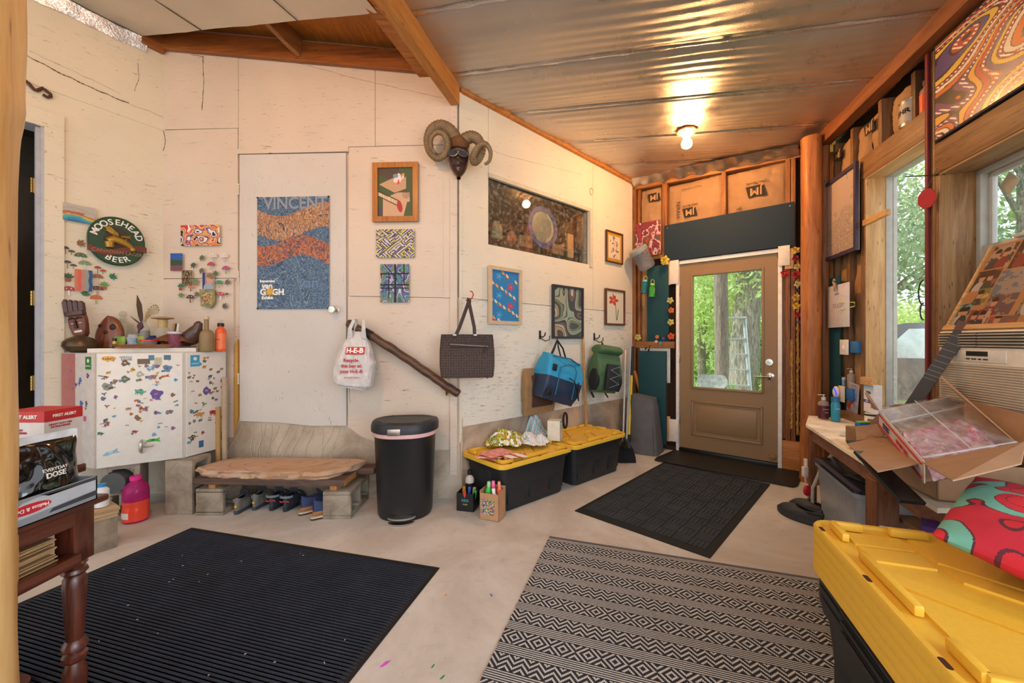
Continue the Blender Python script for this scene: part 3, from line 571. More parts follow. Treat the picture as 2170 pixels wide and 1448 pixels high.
# ceiling lamp: bare globe bulb in porcelain holder
lp = V((1.56, 3.56, cz(1.56, 3.56)-.012)); t = thing('ceiling_lamp', 'bare glowing globe bulb in a white porcelain holder on the foil ceiling', 'ceiling lamp', lp, .3)
s = MB(); s.prism([(.085*math.cos(a), .085*math.sin(a)) for a in [i*math.pi/4 for i in range(8)]], -.012, 0, 'Z'); s.obj('backing_plate', mat('8a5a34', .7), t)
s = MB(); s.lathe([(.028, -.075), (.034, -.05), (.05, -.035), (.056, -.014), (.06, -.012)], 24); s.obj('lamp_holder', M_white, t)
s = MB(); s.at((0, 0, -.062)); s.lathe([(.001, -.098), (.025, -.093), (.042, -.078), (.048, -.055), (.043, -.032), (.028, -.014), (.014, -.004), (.013, 0)], 24)
gm = glass_mat('ffd9a0', .10, .02); s.obj('bulb_glass', gm, t)
s = MB(); s.tube([(.010*math.cos(a), .010*math.sin(a), -.135+.005*a) for a in [i*.8 for i in range(12)]], .004, 6); s.obj('filament', mat('ffb45a', emit=90), t)
lm = lamp('bulb_light', lp+V((0, 0, -.12)), 56, (1, .60, .28), .045)

t2 = copy_tree(t); t2.location = (-1.3, 1.15, 3.22); t2['label'] = 'second bare globe bulb added out of view to warm the upper walls'; lamp('bulb_light', (-1.3, 1.15, 3.09), 46, (1, .64, .36), .045)  # extra unseen fixture and lamp, added to warm the left and back walls
# ================================================================== FLOOR THINGS
def frame(p1, p2):           # world rot for local +X from p1 to p2
    d = V(p2)-V(p1); return math.atan2(d.y, d.x)
# --- ribbed dark mat
P1, P2_ = atz(405, 1122), atz(927, 1207); rz = frame(P1, P2_); t = thing('floor_mat', 'large dark navy ribbed carpet mat on the slab at lower left', 'mat', P1, rz)
s = MB(); n_ = 1500
def t_flk(name, base, fleck, sc, amt=.75):
    t_ = NT(name); v = t_.coord(); n1 = t_.noise(v, sc, 2, .8); n2 = t_.noise(v, 6, 3)
    c = t_.ramp(n2, [(.3, lin(base)), (.75, tuple(x*1.7 for x in lin(base)))]); c = t_.mix(t_.ramp(n1, [(.60, 0.), (.72, amt)]), c, lin(fleck)); t_.col(c); t_.set(Roughness=.95); t_.bump(n1, .6, .004); return t_.m
M_rib = t_flk('ribbed_pile', '20242e', '6a7488', 300, .7)
s.grid(lambda u, v: (u*1.76, -v*1.9, .004+.006*max(0, math.sin(v*1.9/.0165*2*math.pi))**.6 if .012 < v < .99 and .012 < u < .985 else .003), 60, 1150); s.obj('mat_pile', M_rib, t, smooth=75)
s = MB(); s.prism([(-.012, .012), (1.772, .012), (1.772, -1.92), (-.012, -1.92)], 0, .004, 'Z'); s.obj('mat_border', mat('101116', .7), t)
for k in range(34):
    if k == 0: s = MB(); 
    x, y = random.uniform(.1, 1.7), -random.uniform(.05, 1.5); s.at((x, y, .011), rz=random.random()*6); s.box((0, 0, 0), (random.uniform(.003, .009), .003, .002))
s.at(); s.obj('lint', mat('b9b0a0', .9), t)['kind'] = 'stuff'
# --- basket weave mat and rubber mat at the door
q1, q2, q4 = atz(1408, 980), atz(1635, 1028), atz(1240, 1092); rz = frame(q1, q2)
t = thing('door_mat', 'charcoal basket weave door mat overlapped by the rubber threshold mat', 'mat', q1, rz); Wd, Ln = .92, 1.60
s = MB(); M_bw = t_flk('basket_pile', '2a2e36', '6d7480', 240, .6); s.prism([(0, 0), (Wd, 0), (Wd, -Ln), (0, -Ln)], 0, .005, 'Z'); s.obj('mat_backing', mat('15171b', .8), t)
s = MB(); c_ = .105
for i in range(8):
    for j in range(14):
        x0, y0 = .035+i*c_, -.06-j*c_
        if -y0+c_ > Ln-.02: continue
        for k in range(4):
            if (i+j) % 2: s.bb(x0+.004, x0+c_-.004, y0-k*.026-.022, y0-k*.026, .004, .0095)
            else: s.bb(x0+k*.026+.002, x0+k*.026+.024, y0-c_+.004, y0-.004, .004, .0095)
s.obj('woven_blocks', M_bw, t, smooth=0)
rr = [atz(*p) for p in ((1387, 978), (1392, 972), (1434, 955), (1699, 1001), (1699, 1010), (1690, 1032), (1680, 1035))]
t = thing('threshold_mat', 'smooth black rubber mat with rounded corners along the door threshold', 'mat', (0, 0, 0)); s = MB()
s.prism([(p.x, p.y) for p in rr][::-1], .0105, .017, 'Z'); s.obj('rubber_sheet', mat('1c1a19', .55, vary=.2), t); c0 = V((sum(p.x for p in rr)/7, sum(p.y for p in rr)/7, 0)); t.location = (c0.x, c0.y, 0)
for ch in t.children: ch.location = (-c0.x, -c0.y, 0)
# --- woven rug
r1, r2 = atz(1165, 1139), atz(1714, 1226); rz = frame(r1, r2); RW, RL = 1.52, 2.13
t = thing('woven_rug', 'flat woven black and cream rug with zigzag and diamond stripes', 'rug', r1, rz); cw = .00507
def rugfn(U, W_):
    i = (U*RW/cw).astype(int); j = ((1-W_)*RL/cw).astype(int); k = j % 52; dark = np.zeros(U.shape, bool)
    st = (k < 11) | ((k >= 26) & (k < 37)); dark |= st & (k % 2 == 0)
    dm = (k >= 11) & (k < 26); d = np.abs(i % 20-10)+np.abs(k-18); dark |= dm & ((d % 5) < 2.5)
    zz = k >= 37; dark |= zz & (((k+np.abs(i % 12-6)) % 5) < 2.5); c = np.where(dark[..., None], np.array(lin('23252f')), np.array(lin('c9c8c6')))
    g = (j < 5); c[g] = lin('5c5e66'); return c*(.86+.22*vn(U, W_, 240, 3))[..., None]*(.93+.12*vn(U, W_, 9, 8))[..., None]
o = canvas(RW, RL, 300, 420, rugfn, attr_mat(.95, bump=.9), 'woven_face', t); o.rotation_euler = (-math.pi/2, 0, 0); o.rotation_euler = (-math.pi/2, 0, 0); o.location = (RW/2, -RL/2, .0075)
o.data.transform(Matrix.Rotation(math.pi, 4, 'X') @ Matrix.Identity(4)) if False else None
s = MB(); s.grid(lambda u, v: (u*RW+(0 if u > .01 else .004*math.sin(v*170)), -v*RL, .0065), 60, 220); s.prism([(0, 0), (RW, 0), (RW, -RL), (0, -RL)], 0, .006, 'Z'); s.obj('rug_base', mat('8d887f', .95), t)
# --- storage totes
M_yel = mat('e8b93c', .42, vary=.04, name='yellow_plastic', bump=.03, bscale=300); M_tote = mat('202326', .5, vary=.1, name='black_plastic', bump=.08, bscale=200); M_slot = mat('3a1a0a', .8)
def rrect(w_, d_, r, n=6):
    pts = []
    for cx, cy, a0 in ((w_/2-r, d_/2-r, 0), (-w_/2+r, d_/2-r, 90), (-w_/2+r, -d_/2+r, 180), (w_/2-r, -d_/2+r, 270)):
        for k in range(n+1): a = math.radians(a0+90*k/n); pts.append((cx+r*math.cos(a), cy+r*math.sin(a)))
    return pts
def rings(s, spec, n=6):     # spec: (w, d, r, z)
    s.loft([[(x, y, z) for x, y in rrect(w_, d_, r, n)] for w_, d_, r, z in spec])
def tote_lid(s):
    rings(s, [(.762, .502, .055, 0), (.78, .52, .06, .004), (.78, .52, .06, .030), (.772, .512, .058, .036), (.745, .485, .05, .036), (.735, .475, .05, .026)])
def lid_relief(s, T=.036):
    e = .004
    for sy in (-1, 1):
        s.box((0, sy*.205, T+.006), (.27, .020, .026), e)
        for sx in (-1, 1):                            # L shaped corner ridges
            s.box((sx*.285, sy*.205, T+.006), (.10, .020, .026), e); s.box((sx*.335, sy*.165, T+.006), (.020, .085, .026), e)
    for sx in (-1, 1): s.box((sx*.335, 0, T+.006), (.024, .10, .026), e)
    z = T-.010
    def plate(pts): s.prism(pts, z, z+.007, 'Z')
    for q_ in ([(-.315, -.01), (-.315, .185), (-.02, .185), (-.17, -.01)], [(-.15, -.01), (0, .185), (.08, .185), (-.07, -.01)], [(-.31, -.185), (-.225, -.185), (-.225, -.035), (-.31, -.035)], [(-.21, -.185), (-.125, -.185), (-.125, -.035), (-.21, -.035)]):
        plate(q_); plate([(-x, -y) for x, y in q_])
def slots(par, T=.036):
    for sx in (-1, 0, 1):
        for sy in (-1, 1): s = MB(); rings(s, [(.034, .012, .005, T-.004), (.034, .012, .005, T+.0006)], 3); s.obj('hasp_slot', M_slot, par, loc=(sx*.30, sy*.248, 0))
def tote_body(s, h=.325):
    rings(s, [(.63, .39, .05, 0), (.645, .405, .05, .01), (.70, .455, .05, h-.03), (.73, .48, .055, h-.025), (.735, .485, .055, h)])
    for sx in (-.22, 0, .22): s.box((sx, -.205, h*.52), (.15, .025, h*.72), .006)
    for sx in (-.22, 0, .22): s.box((sx, .205, h*.52), (.15, .025, h*.72), .006)
    for sx in (-1, 1): s.box((sx*.335, 0, h*.6), (.03, .16, h*.5), .006)
def tote(label, loc, rz):
    t = thing('storage_tote', label, 'storage bin', loc, rz, 'black totes with yellow lids on the floor'); s = MB(); tote_body(s); s.obj('tote_body', M_tote, t)
    s = MB(); s.at((0, 0, .325)); tote_lid(s); lid_relief(s); l = s.obj('lid', M_yel, t); slots(l, .361); return t
c1 = B.pt(.394, 0, .262); c2 = B.pt(1.180, 0, .262)
tote('black storage bin with yellow lid under the cloths and the orange drawing', c1, B.rot)
tote('black storage bin with yellow lid carrying the upright blue and white box', c2, B.rot)
bt = thing('tote_stack', 'tall stack of nested black bins topped with yellow lids in right foreground', 'storage bins', (1.196, .998, 0), math.atan2(-.946, -.325))
s = MB(); tote_body(s, .33); s.obj('tote_body', M_tote, bt)
for k in range(3): s = MB(); z = .33+.034*k; rings(s, [(.70, .455, .05, z), (.745, .49, .055, z+.003), (.75, .495, .055, z+.03), (.70, .455, .05, z+.033)]); s.box((0, -.25, z+.016), (.30, .01, .012), .003); s.obj('tote_rim', M_tote, bt)
NL = 5; z0_ = .33+.034*3
for k in range(NL):
    s = MB(); s.at((0, 0, z0_+.032*k), rz=0); tote_lid(s)
    if k == NL-1: lid_relief(s)
    o = s.obj('lid', M_yel, bt)
    if k == NL-1: slots(o, .036+z0_+.032*k)
TOPZ = z0_+.032*(NL-1)+.036
# --- step bin
t = thing('trash_can', 'black plastic step trash can with D shaped lid and steel pedal', 'trash can', (-.775, 2.90, 0), .12); s = MB(); M_can = mat('1b1d20', .42, vary=.08)
def dring(w_, d_, z, n=40):
    r = []
    for i in range(n):
        a = 2*math.pi*i/n; c, s_ = math.cos(a), math.sin(a); r.append((w_/2*math.copysign(abs(c)**.8, c), (d_/2*(abs(s_)**(1.0 if s_ < 0 else .55)))*(-1 if s_ < 0 else .8), z))
    return r
s.loft([dring(.37, .34, 0), dring(.385, .355, .02), dring(.43, .40, .59), dring(.44, .41, .60), dring(.42, .39, .60)]); s.obj('can_body', M_can, t)
s = MB(); s.loft([dring(.455, .42, .60), dring(.475, .44, .605), dring(.475, .44, .64), dring(.455, .42, .665), dring(.38, .34, .675), dring(.36, .32, .671), dring(.1, .1, .674)]); s.obj('lid', mat('212327', .45), t)
s = MB(); s.loft([dring(.447, .416, .572), dring(.455, .424, .585), dring(.452, .42, .598), dring(.44, .41, .6)], cap=False); s.obj('bag_rim', mat('e9b7b4', .5), t)
s = MB(); s.box((-.045, -.217, .622), (.085, .02, .045), .004); s.obj('latch', mat('b3a49a', .3, .8), t)
s = MB(); s.prism([(.085*math.cos(a)*1.1, -.178-.055*math.sin(a)) for a in [math.pi*i/10 for i in range(11)]], .030, .042, 'Z'); s.prism([(.08*math.cos(a)*1.1, -.19-.055*math.sin(a)) for a in [math.pi*i/10 for i in range(11)]], .004, .010, 'Z'); s.obj('pedal', M_chrome, t)
s = MB(); s.loft([[(x*.8, y*.8-.055, z) for x, y, z in dring(.30, .25, 0.001)], [(x*.8, y*.86-.058, z) for x, y, z in dring(.30, .25, .09)], [(x*.5, y*.8-.05, z) for x, y, z in dring(.30, .25, .115)]]); s.obj('pedal_housing', M_can, t)
# --- cinder blocks
def cmu(label, loc, rz, size=(.194, .397, .19), hole='X', grp='grey cinder blocks', n=2):
    t = thing('cinder_block', label, 'cinder block', loc, rz, grp); s = MB(); w_, d_, h_ = size
    # solid faces with through holes along given axis: build as frame of webs
    ax = 'XYZ'.index(hole); dims = [w_, d_, h_]; oth = [i for i in range(3) if i != ax]; long = max(oth, key=lambda i: dims[i]); short = [i for i in oth if i != long][0]
    wl = .032
    def bx(cl, sl, cs, ss):
        c = [0, 0, h_/2]; z = [0, 0, 0]; z[ax] = dims[ax]; z[long] = sl; z[short] = ss; c[long] += cl; c[short] += cs; s.box(tuple(c), tuple(z), .006, 2)
    for sg in (-1, 1): bx(0, dims[long], sg*(dims[short]/2-wl/2), wl)
    for k in (-1, 0, 1): bx(k*(dims[long]/2-wl/2), wl, 0, dims[short]-wl)
    # rounded corners of the holes
    for k in (-1, 1):
        for a in (-1, 1):
            for b_ in (-1, 1):
                cc = [0, 0, h_/2]; cc[long] += k*dims[long]/4+a*(dims[long]/4-wl*1.05); cc[short] += b_*(dims[short]/2-wl*1.15); z = [0, 0, 0]; z[ax] = dims[ax]*.995; z[long] = .034; z[short] = .028; s.box(tuple(cc), tuple(z), .012, 2)
    s.obj('block', M_cmu, t); return t
M_lum = wood('cf8f55', 'a3642f', 'Y', 1.); M_darkplank = wood('6e5346', '3c2a24', 'X', 1., rough=.6)
cmu('cinder block lying under the right end of the stone step', (-1.222, 2.965, 0), .03, hole='X')
cmu('cinder block lying under the left end of the stone step', (-2.143, 3.02, 0), 0, hole='X')
cmu('cinder block standing on end under the right of the sticker cabinet', (-2.375, 2.93, 0), .03, (.19, .19, .385), 'X')
cmu('cinder block standing on end behind the pink jug', (-2.735, 2.83, 0), .5, (.194, .19, .385), 'Y')
cmu('pale cinder block under stacked plywood offcuts beside the table leg', (-2.553, 2.274, 0), L.rot-math.pi/2, (.19, .40, .185), 'Z')
t = thing('plywood_offcuts', 'stacked plywood offcuts lying on the pale cinder block', 'boards', (-2.553, 2.274, .1855), L.rot)
for k in range(3): s = MB(); s.box((-.01+.015*k, .0, .009+.0185*k), (.42-.02*k, .20, .0175), .001); s.obj('board', wood('c9b08a', '9d8058', 'X', 1.3), t)
t = thing('wood_cleat', 'short orange lumber cleat on the left cinder block under the plank', 'lumber', (-2.13, 3.03, .1905), .12); s = MB(); s.bb(-.045, .0, -.2, .14, 0, .035, .002); s.obj('cleat', M_lum, t)
t = thing('wood_cleat', 'short orange lumber cleat on the right cinder block under the plank', 'lumber', (-1.23, 2.97, .1905), -.1); s = MB(); s.bb(-.03, .02, -.18, .16, 0, .035, .002); s.obj('cleat', M_lum, t)
t = thing('bench_plank', 'dark brown plank with orange sawn end under the stone slab', 'plank', (-1.72, 2.93, .226), -.035); s = MB(); s.bb(-.52, .56, -.14, .05, .0, .045, .003); s.obj('plank', M_darkplank, t)
s = MB(); s.bb(.56, .562, -.138, .048, .002, .043); s.obj('sawn_end', wood('c98a50', '9d6230', 'X'), t)
t = thing('bench_plank', 'rear dark plank poking out behind the stone slab', 'plank', (-1.66, 3.09, .228), -.02); s = MB(); s.bb(-.5, .62, -.07, .055, 0, .045, .003); s.obj('plank', M_darkplank, t)
t = thing('stone_slab', 'thick pink and tan sandstone slab step below the painted door', 'stone slab', (-1.70, 2.96, .273), -.02); s = MB()
out = [(-.57, -.10), (-.45, -.17), (-.2, -.185), (.1, -.19), (.36, -.20), (.44, -.17), (.52, -.05), (.58, .10), (.50, .125), (.1, .14), (-.3, .145), (-.45, .13), (-.52, .05)]
def ring(k, z, jit):
    r = []
    for i in range(len(out)*6):
        a, b_ = out[i//6], out[(i//6+1) % len(out)]; f = (i % 6)/6; x, y = a[0]*(1-f)+b_[0]*f, a[1]*(1-f)+b_[1]*f
        r.append((x*k+jit*nz(x*12, y*12, z*30), y*k+jit*nz(x*14, y*9, z*50+4), z+.2*jit*nz(x*9, y*9, 2)))
    return r
s.loft([ring(.955, 0, .02), ring(.985, .012, .03), ring(1, .03, .03), ring(.99, .048, .022), ring(.975, .056, .010), ring(.5, .058, .004), ring(.05, .058, .0)])
t_ = NT('sandstone'); v = t_.coord(); wv = t_.n('ShaderNodeTexWave', wave_type='RINGS', rings_direction='Z'); t_.l(t_.coord((1, 2.2, 1)), wv.inputs[0]); wv.inputs['Scale'].default_value = 2.2; wv.inputs['Distortion'].default_value = 9; wv.inputs['Detail'].default_value = 3; wv.inputs['Detail Scale'].default_value = 1.2
c = t_.ramp(t_.noise(v, 2.4, 5), [(.3, lin('c2957c')), (.5, lin('caa88c')), (.7, lin('b48a62'))]); c = t_.mix(t_.ramp(wv.outputs['Fac'], [(.90, 0.), (.99, .35)]), c, lin('8b6241')); t_.col(c); t_.set(Roughness=.75); t_.bump(t_.noise(v, 40, 6, .7), .5, .006)
s.obj('slab', t_.m, t)
# --- shoes
def foot(a, wf=1., toe=1.):     # plan outline, heel at x=0, toe at x=1 (unit length), returns (x, halfwidth sign)
    c, s_ = math.cos(a), math.sin(a); x = .5-.5*c; w_ = .115+.075*math.sin(min(1, max(0, (x-.15)/.85))*math.pi*.86)**1.0
    e = abs(s_)**.84; return x, math.copysign(e, s_)*w_*wf
def shoe(name, label, loc, rz, Lg, m_up, m_sole, group, collar=.080, sole=.026, m_col=None, laces=None, wf=1., lining='2a2623', extras=None, tiltx=0, heel_up=0, holes=0, open_x=(.02, .56), parent=None, dip=.12):
    t = thing(name, label, 'shoe', loc, rz, group); N = 36; s = MB()
    O = [(foot(2*math.pi*i/N, wf)[0]*Lg, foot(2*math.pi*i/N, wf)[1]*Lg) for i in range(N)]
    cx0, cx1 = open_x; C_ = [((cx0+cx1)/2*Lg-(cx1-cx0)/2*Lg*math.cos(2*math.pi*i/N), (.072*wf*Lg)*math.sin(2*math.pi*i/N)*1.15) for i in range(N)]
    zc = [sole+collar*(1-.10*((C_[i][0]/Lg-cx0)/(cx1-cx0)))+.012*(1-abs(math.sin(2*math.pi*i/N)))*(1 if C_[i][0] < .2*Lg else 0) for i in range(N)]
    zc = [sole+(z-sole)*(1-dip*abs(math.sin(2*math.pi*i/N))**1.5) for i, z in enumerate(zc)]
    R = []
    for k in range(11):
        q_ = k/10; g = q_**2.0; h = math.sin(q_*math.pi/2)**.9; b_ = 1+.05*math.sin(q_*math.pi)
        R.append([((O[i][0]*(1-g)+C_[i][0]*g), (O[i][1]*b_*(1-g)+C_[i][1]*g), sole*.8+(zc[i]-sole*.8)*h*(1 if O[i][0] < .62*Lg else (1 if g > .98 else .82+.18*g))) for i in range(N)])
    s.loft(R, cap=False); s.obj('upper', m_up, t, smooth=80)
    s = MB(); In = [[(C_[i][0]*1.0, C_[i][1]*.93, zc[i]+.001) for i in range(N)], [(C_[i][0]+.004, C_[i][1]*.85, zc[i]-.012) for i in range(N)], [(C_[i][0]*1.1+.01, C_[i][1]*.8, sole+.012) for i in range(N)], [((cx0+cx1)/2*Lg, 0, sole+.01)]*N]
    s.loft(In, cap=False); s.obj('lining', mat(lining, .9), t, smooth=80)
    s = MB(); s.tube([(C_[i][0], C_[i][1]*.97, zc[i]) for i in range(N)], .0045, 6, closed=True); s.obj('collar', m_col or m_up, t)
    s = MB(); sc = lambda k, z: [((x-.5*Lg)*k+.5*Lg, y*k, z+(.012*max(0, (x/Lg-.75)/.25)**2)+.0) for x, y in O]
    s.loft([sc(.97, .0), sc(1.03, .004), sc(1.045, sole*.6), sc(1.03, sole), sc(.95, sole+.006)]); s.obj('sole', m_sole, t)
    if laces:
        s = MB()
        for k in range(5):
            x = (cx1+.015+k*.045)*Lg; z = sole+collar*(.80-.115*k)+.006; w_ = .035*Lg+.004*k*Lg*.4
            s.tube([(x, -w_, z-.006), (x+.006, 0, z+.003), (x+.004, w_, z-.006)], .0028, 5)
        s.tube([((cx1)*Lg, 0, sole+collar*.82), (cx1*Lg-.01, .03, sole+collar*.85), (cx1*Lg+.005, .045, sole+collar*.6)], .0028, 5); s.tube([((cx1)*Lg, 0, sole+collar*.82), (cx1*Lg-.012, -.028, sole+collar*.87), (cx1*Lg+.01, -.04, sole+collar*.55)], .0028, 5)
        s.obj('lace', laces, t); s = MB(); s.at(((cx1-.03)*Lg, 0, sole+collar*.85), ry=-.5); s.box((0, 0, .016), (.008, .055, .055), .003); s.obj('tongue', mat('3a3c42', .8), t)
    if extras: extras(t, Lg, sole, collar)
    if tiltx: t.rotation_euler[0] = tiltx
    return t
G_ = 'pairs of shoes under the stone step'
M_gr = mat('7a746c', .75, bump=.3, bscale=90, vary=.25); M_nv = mat('33426a', .8, bump=.2, bscale=120); M_bk = mat('30363e', .6, bump=.2, bscale=100); M_gsole = mat('3c4248', .6); M_tan = mat('a06a42', .6)
def hk(c, word=False):
    def f(t, Lg, sole, col):
        s = MB(); s.at((-.006, 0, sole+col*.45), ry=-.12); s.prism([(-.011, 0), (0, -.011), (.011, 0), (0, .011)], -.003, .001, 'X'); s.obj('heel_badge', mat(c, .5), t)
        s = MB(); s.at((.012, 0, sole+col*.9), ry=-.2); s.box((0, 0, 0), (.008, .05, .03), .004); s.obj('heel_cup', mat('6f6a66', .5), t)
    return f
def hk2(t, Lg, sole, col):
    s = MB(); s.tube([(.004-.002*abs(k), k*.008, sole+col*.62+.005*math.sin(k*2)) for k in range(-4, 5)], .0045, 6); s.obj('heel_mark', mat('c8333a', .5), t)
    s = MB(); s.tube([(.03+.0*k-.026*math.cos(k), .040*math.sin(k), sole+col*.97) for k in [i*.35-1.5 for i in range(10)]], .009, 8); s.obj('heel_padding', mat('7c858c', .8), t)
def hk3(t, Lg, sole, col):
    s = MB(); s.tube([(-.002, 0, sole+.01), (-.004, 0, sole+col*.95)], .003, 6); s.obj('heel_seam', mat('1a2236', .8), t); s = MB(); s.box((.16*Lg*1.6, -.045, sole+col*.7), (.012, .006, .008), .001); s.obj('red_tab', mat('c8333a', .6), t)
def put(px, py, z=0): return atz(px, py, z)
H_ = math.radians
shoe('hiking_shoe', 'grey hiking shoe with yellow heel badge, leftmost by the left cinder block', put(500, 1092), H_(103), .285, M_gr, M_gsole, G_, laces=mat('6a6460', .8), extras=hk('e0b02c'))
shoe('hiking_shoe', 'grey hiking shoe with yellow heel badge beside the black running shoes', put(538, 1083), H_(100), .285, M_gr, M_gsole, G_, laces=mat('6a6460', .8), extras=hk('e0b02c'))
shoe('running_shoe', 'black running shoe with red heel mark beside the grey hiking shoes', put(574, 1084), H_(97), .28, M_bk, mat('23272c', .6), G_, laces=mat('8a8f95', .8), extras=hk2, lining='15171b')
shoe('running_shoe', 'black running shoe with red heel mark beside the navy slip ons', put(603, 1086), H_(93), .28, M_bk, mat('23272c', .6), G_, laces=mat('8a8f95', .8), extras=hk2, lining='15171b')
def sandal(label, loc, rz):
    t = thing('flip_flop', label, 'sandal', loc, rz, 'sandals under the navy shoes'); s = MB(); N = 36; O = [(foot(2*math.pi*i/N)[0]*.29, foot(2*math.pi*i/N)[1]*.29*1.05) for i in range(N)]
    s.loft([[(x, y, 0) for x, y in O], [(x, y, .012) for x, y in O]]); s.obj('outsole', mat('3a2c24', .8), t); s = MB(); s.loft([[(x, y, .012) for x, y in O], [(x, y, .022) for x, y in O]]); s.obj('footbed', mat('c9b89c', .8), t); return t
sandal('worn sandal under the farther navy canvas shoe', put(633, 1094), H_(56)); sandal('worn sandal under the nearer navy canvas shoe', put(658, 1104), H_(50))
shoe('canvas_shoe', 'navy canvas shoe with tan sole beside the black running shoes', put(638, 1092)+V((0, 0, .023)), H_(58), .28, M_nv, M_tan, G_, extras=hk3, collar=.070, laces=mat('4a5068', .8), lining='6b5038')
shoe('canvas_shoe', 'navy canvas shoe with tan sole nearest the right cinder block', put(664, 1101)+V((0, 0, .023)), H_(52), .28, M_nv, M_tan, G_, extras=hk3, collar=.070, laces=mat('4a5068', .8), lining='6b5038')
def crocx(t, Lg, sole, col):
    from mathutils.bvhtree import BVHTree
    s = MB(); me = t.children[0].data; bv = BVHTree.FromPolygons([v.co for v in me.vertices], [tuple(q_.vertices) for q_ in me.polygons])
    for i, (a, b_) in enumerate([(.66, .0), (.74, .05), (.74, -.05), (.82, 0), (.83, .08), (.83, -.08), (.9, .04), (.9, -.04), (.68, .09), (.68, -.09)]):
        hit = bv.ray_cast(V((a*Lg, b_*Lg, .3)), V((0, 0, -1)))[0]
        if hit: s.at(hit); s.sph((0, 0, 0), .0065, 8, (1, 1, .4))
    s.at(); s.obj('vent_hole', mat('050505', .9), t)
    s = MB(); s.tube([(.42*Lg, .10*Lg, sole+col*.5), (.15*Lg, .12*Lg, sole+col*.75), (-.02*Lg, .06*Lg, sole+col*.85), (-.04*Lg, 0, sole+col*.85), (-.02*Lg, -.06*Lg, sole+col*.85), (.15*Lg, -.12*Lg, sole+col*.75), (.42*Lg, -.10*Lg, sole+col*.5)], .011, 8, flat=(.5, 1)); s.at((.42*Lg, -.125*Lg, sole+col*.55), rx=math.pi/2); s.cyl(.007, .004, 10); s.at(); s.obj('heel_strap', mat('1b1d20', .6), t)
mc = mat('2c2f36', .55)
for lb, p in (('black foam clog nearest the basket weave mat', (1722, 1112)), ('black foam clog farther back beside the plastic bin', (1757, 1102))):
    pt = put(*p)
    if 'nearest' in lb: shoe('foam_clog', lb, (2.05, 2.62, 0), H_(109), .31, mc, mc, 'pair of black foam clogs', collar=.075, sole=.03, wf=1.12, lining='0c0d0e', extras=crocx, open_x=(.04, .60), dip=.28)
    else: shoe('foam_clog', lb, (2.205, 2.70, 0), H_(112), .31, mc, mc, 'pair of black foam clogs', collar=.075, sole=.03, wf=1.12, lining='0c0d0e', extras=crocx, open_x=(.04, .60), dip=.28)
# --- things by the totes: craft boxes and paint bottles
def bottle(name, label, loc, r, h, m_body, m_cap, cat='bottle', group=None, neck=.4, cap_h=.14, rx=0, ry=0, band=None, rz=0, sh=.72, square=False, label_h=(.12, .6), pump=False, text_=None):
    t = thing(name, label, cat, loc, rz, group, rx, ry); s = MB()
    s.lathe([(r*.92, 0), (r, h*.02), (r, h*sh), (r*.85, h*(sh+.06)), (r*neck, h*(sh+.13)), (r*neck, h*(1-cap_h))], 20); s.obj('body', m_body, t)
    s = MB(); s.lathe([(r*neck*1.25, h*(1-cap_h)), (r*neck*1.25, h*.985), (r*neck*1.05, h)], 16)
    if pump: s.at((0, 0, h)); s.cyl(r*.12, h*.10, 8); s.at((0, 0, h*1.10)); s.box((-r*.5, 0, 0), (r*1.5, r*.35, h*.035), .002); s.at()
    s.obj('cap' if not pump else 'pump', m_cap, t)
    if band: s = MB(); s.lathe([(r*1.012, h*label_h[0]), (r*1.012, h*label_h[1])], 20, cap=False); s.obj('label_band', band, t)
    if text_:
        for k, (b_, sz, z, m) in enumerate(text_):
            text(b_, sz, (0, 0, z), m, t, drape=lambda c: V(((r*1.03)*math.sin(c.x/r), -(r*1.03)*math.cos(c.x/r)+(c.y)*.3, c.z)))
    return t
cb = put(1028, 1100); t = thing('craft_box', 'small open cardboard box of paint bottles in front of the left yellow lid bin', 'cardboard box', (-.135, 2.80, 0), -.38)
s = MB(); w_, d_, h_ = .145, .12, .20
for q_ in ((-w_/2, w_/2, -d_/2, -d_/2+.004, 0, h_*.92), (-w_/2, w_/2, d_/2-.004, d_/2, 0, h_*1.05), (-w_/2, -w_/2+.004, -d_/2, d_/2, 0, h_), (w_/2-.004, w_/2, -d_/2, d_/2, 0, h_), (-w_/2, w_/2, -d_/2, d_/2, 0, .004)): s.bb(*q_)
s.obj('carton', mat('b98d68', .8), t)
def pic(cols, sd, sc=5, bands=3.): return lambda U, W_: pal(np.floor(fbm(U, W_, sc, sd)*len(cols)*bands), cols)
canvas(.10, .10, 26, 26, pic(['1c1a2b', 'd9477a', '3a86c8', 'e8c53a', '5aa84a', '2a2438', 'c2b8a8'], 5, 4), M_print, 'printed_picture', t, -d_/2-.0015).location = (-.012, 0, .09)
G2 = 'paint bottles in the craft box'
for x, y, r, c, k, lb, rx in ((-.045, .0, .022, '34c24a', '9fe39f', 'green paint bottle leaning in the small craft box', .15), (.0, .03, .023, 'e0397c', 'f07aa8', 'pink paint bottle standing in the small craft box', -.1), (.035, -.01, .022, 'f2efe9', 'f6f6f4', 'white paint bottle with pink label in the craft box', -.3), (.048, .035, .020, 'f07a4a', 'f29a7a', 'orange paint bottle at the back of the craft box', -.15)):
    p = Matrix.Rotation(-.38, 3, 'Z') @ V((x, y, 0)); bottle('paint_bottle', lb, (-.135+p.x, 2.80+p.y, .01), r, .235 if c != 'f2efe9' else .20, mat(c, .35), mat(k, .35), group=G2, ry=rx*.4, neck=.45, cap_h=.16, band=mat('ede6df', .5) if c != '34c24a' else None)
t = thing('kids_box', 'small black open box of markers beside the cardboard craft box', 'box', (-.325, 2.955, 0), -.25); s = MB(); w_, d_, h_ = .13, .13, .13
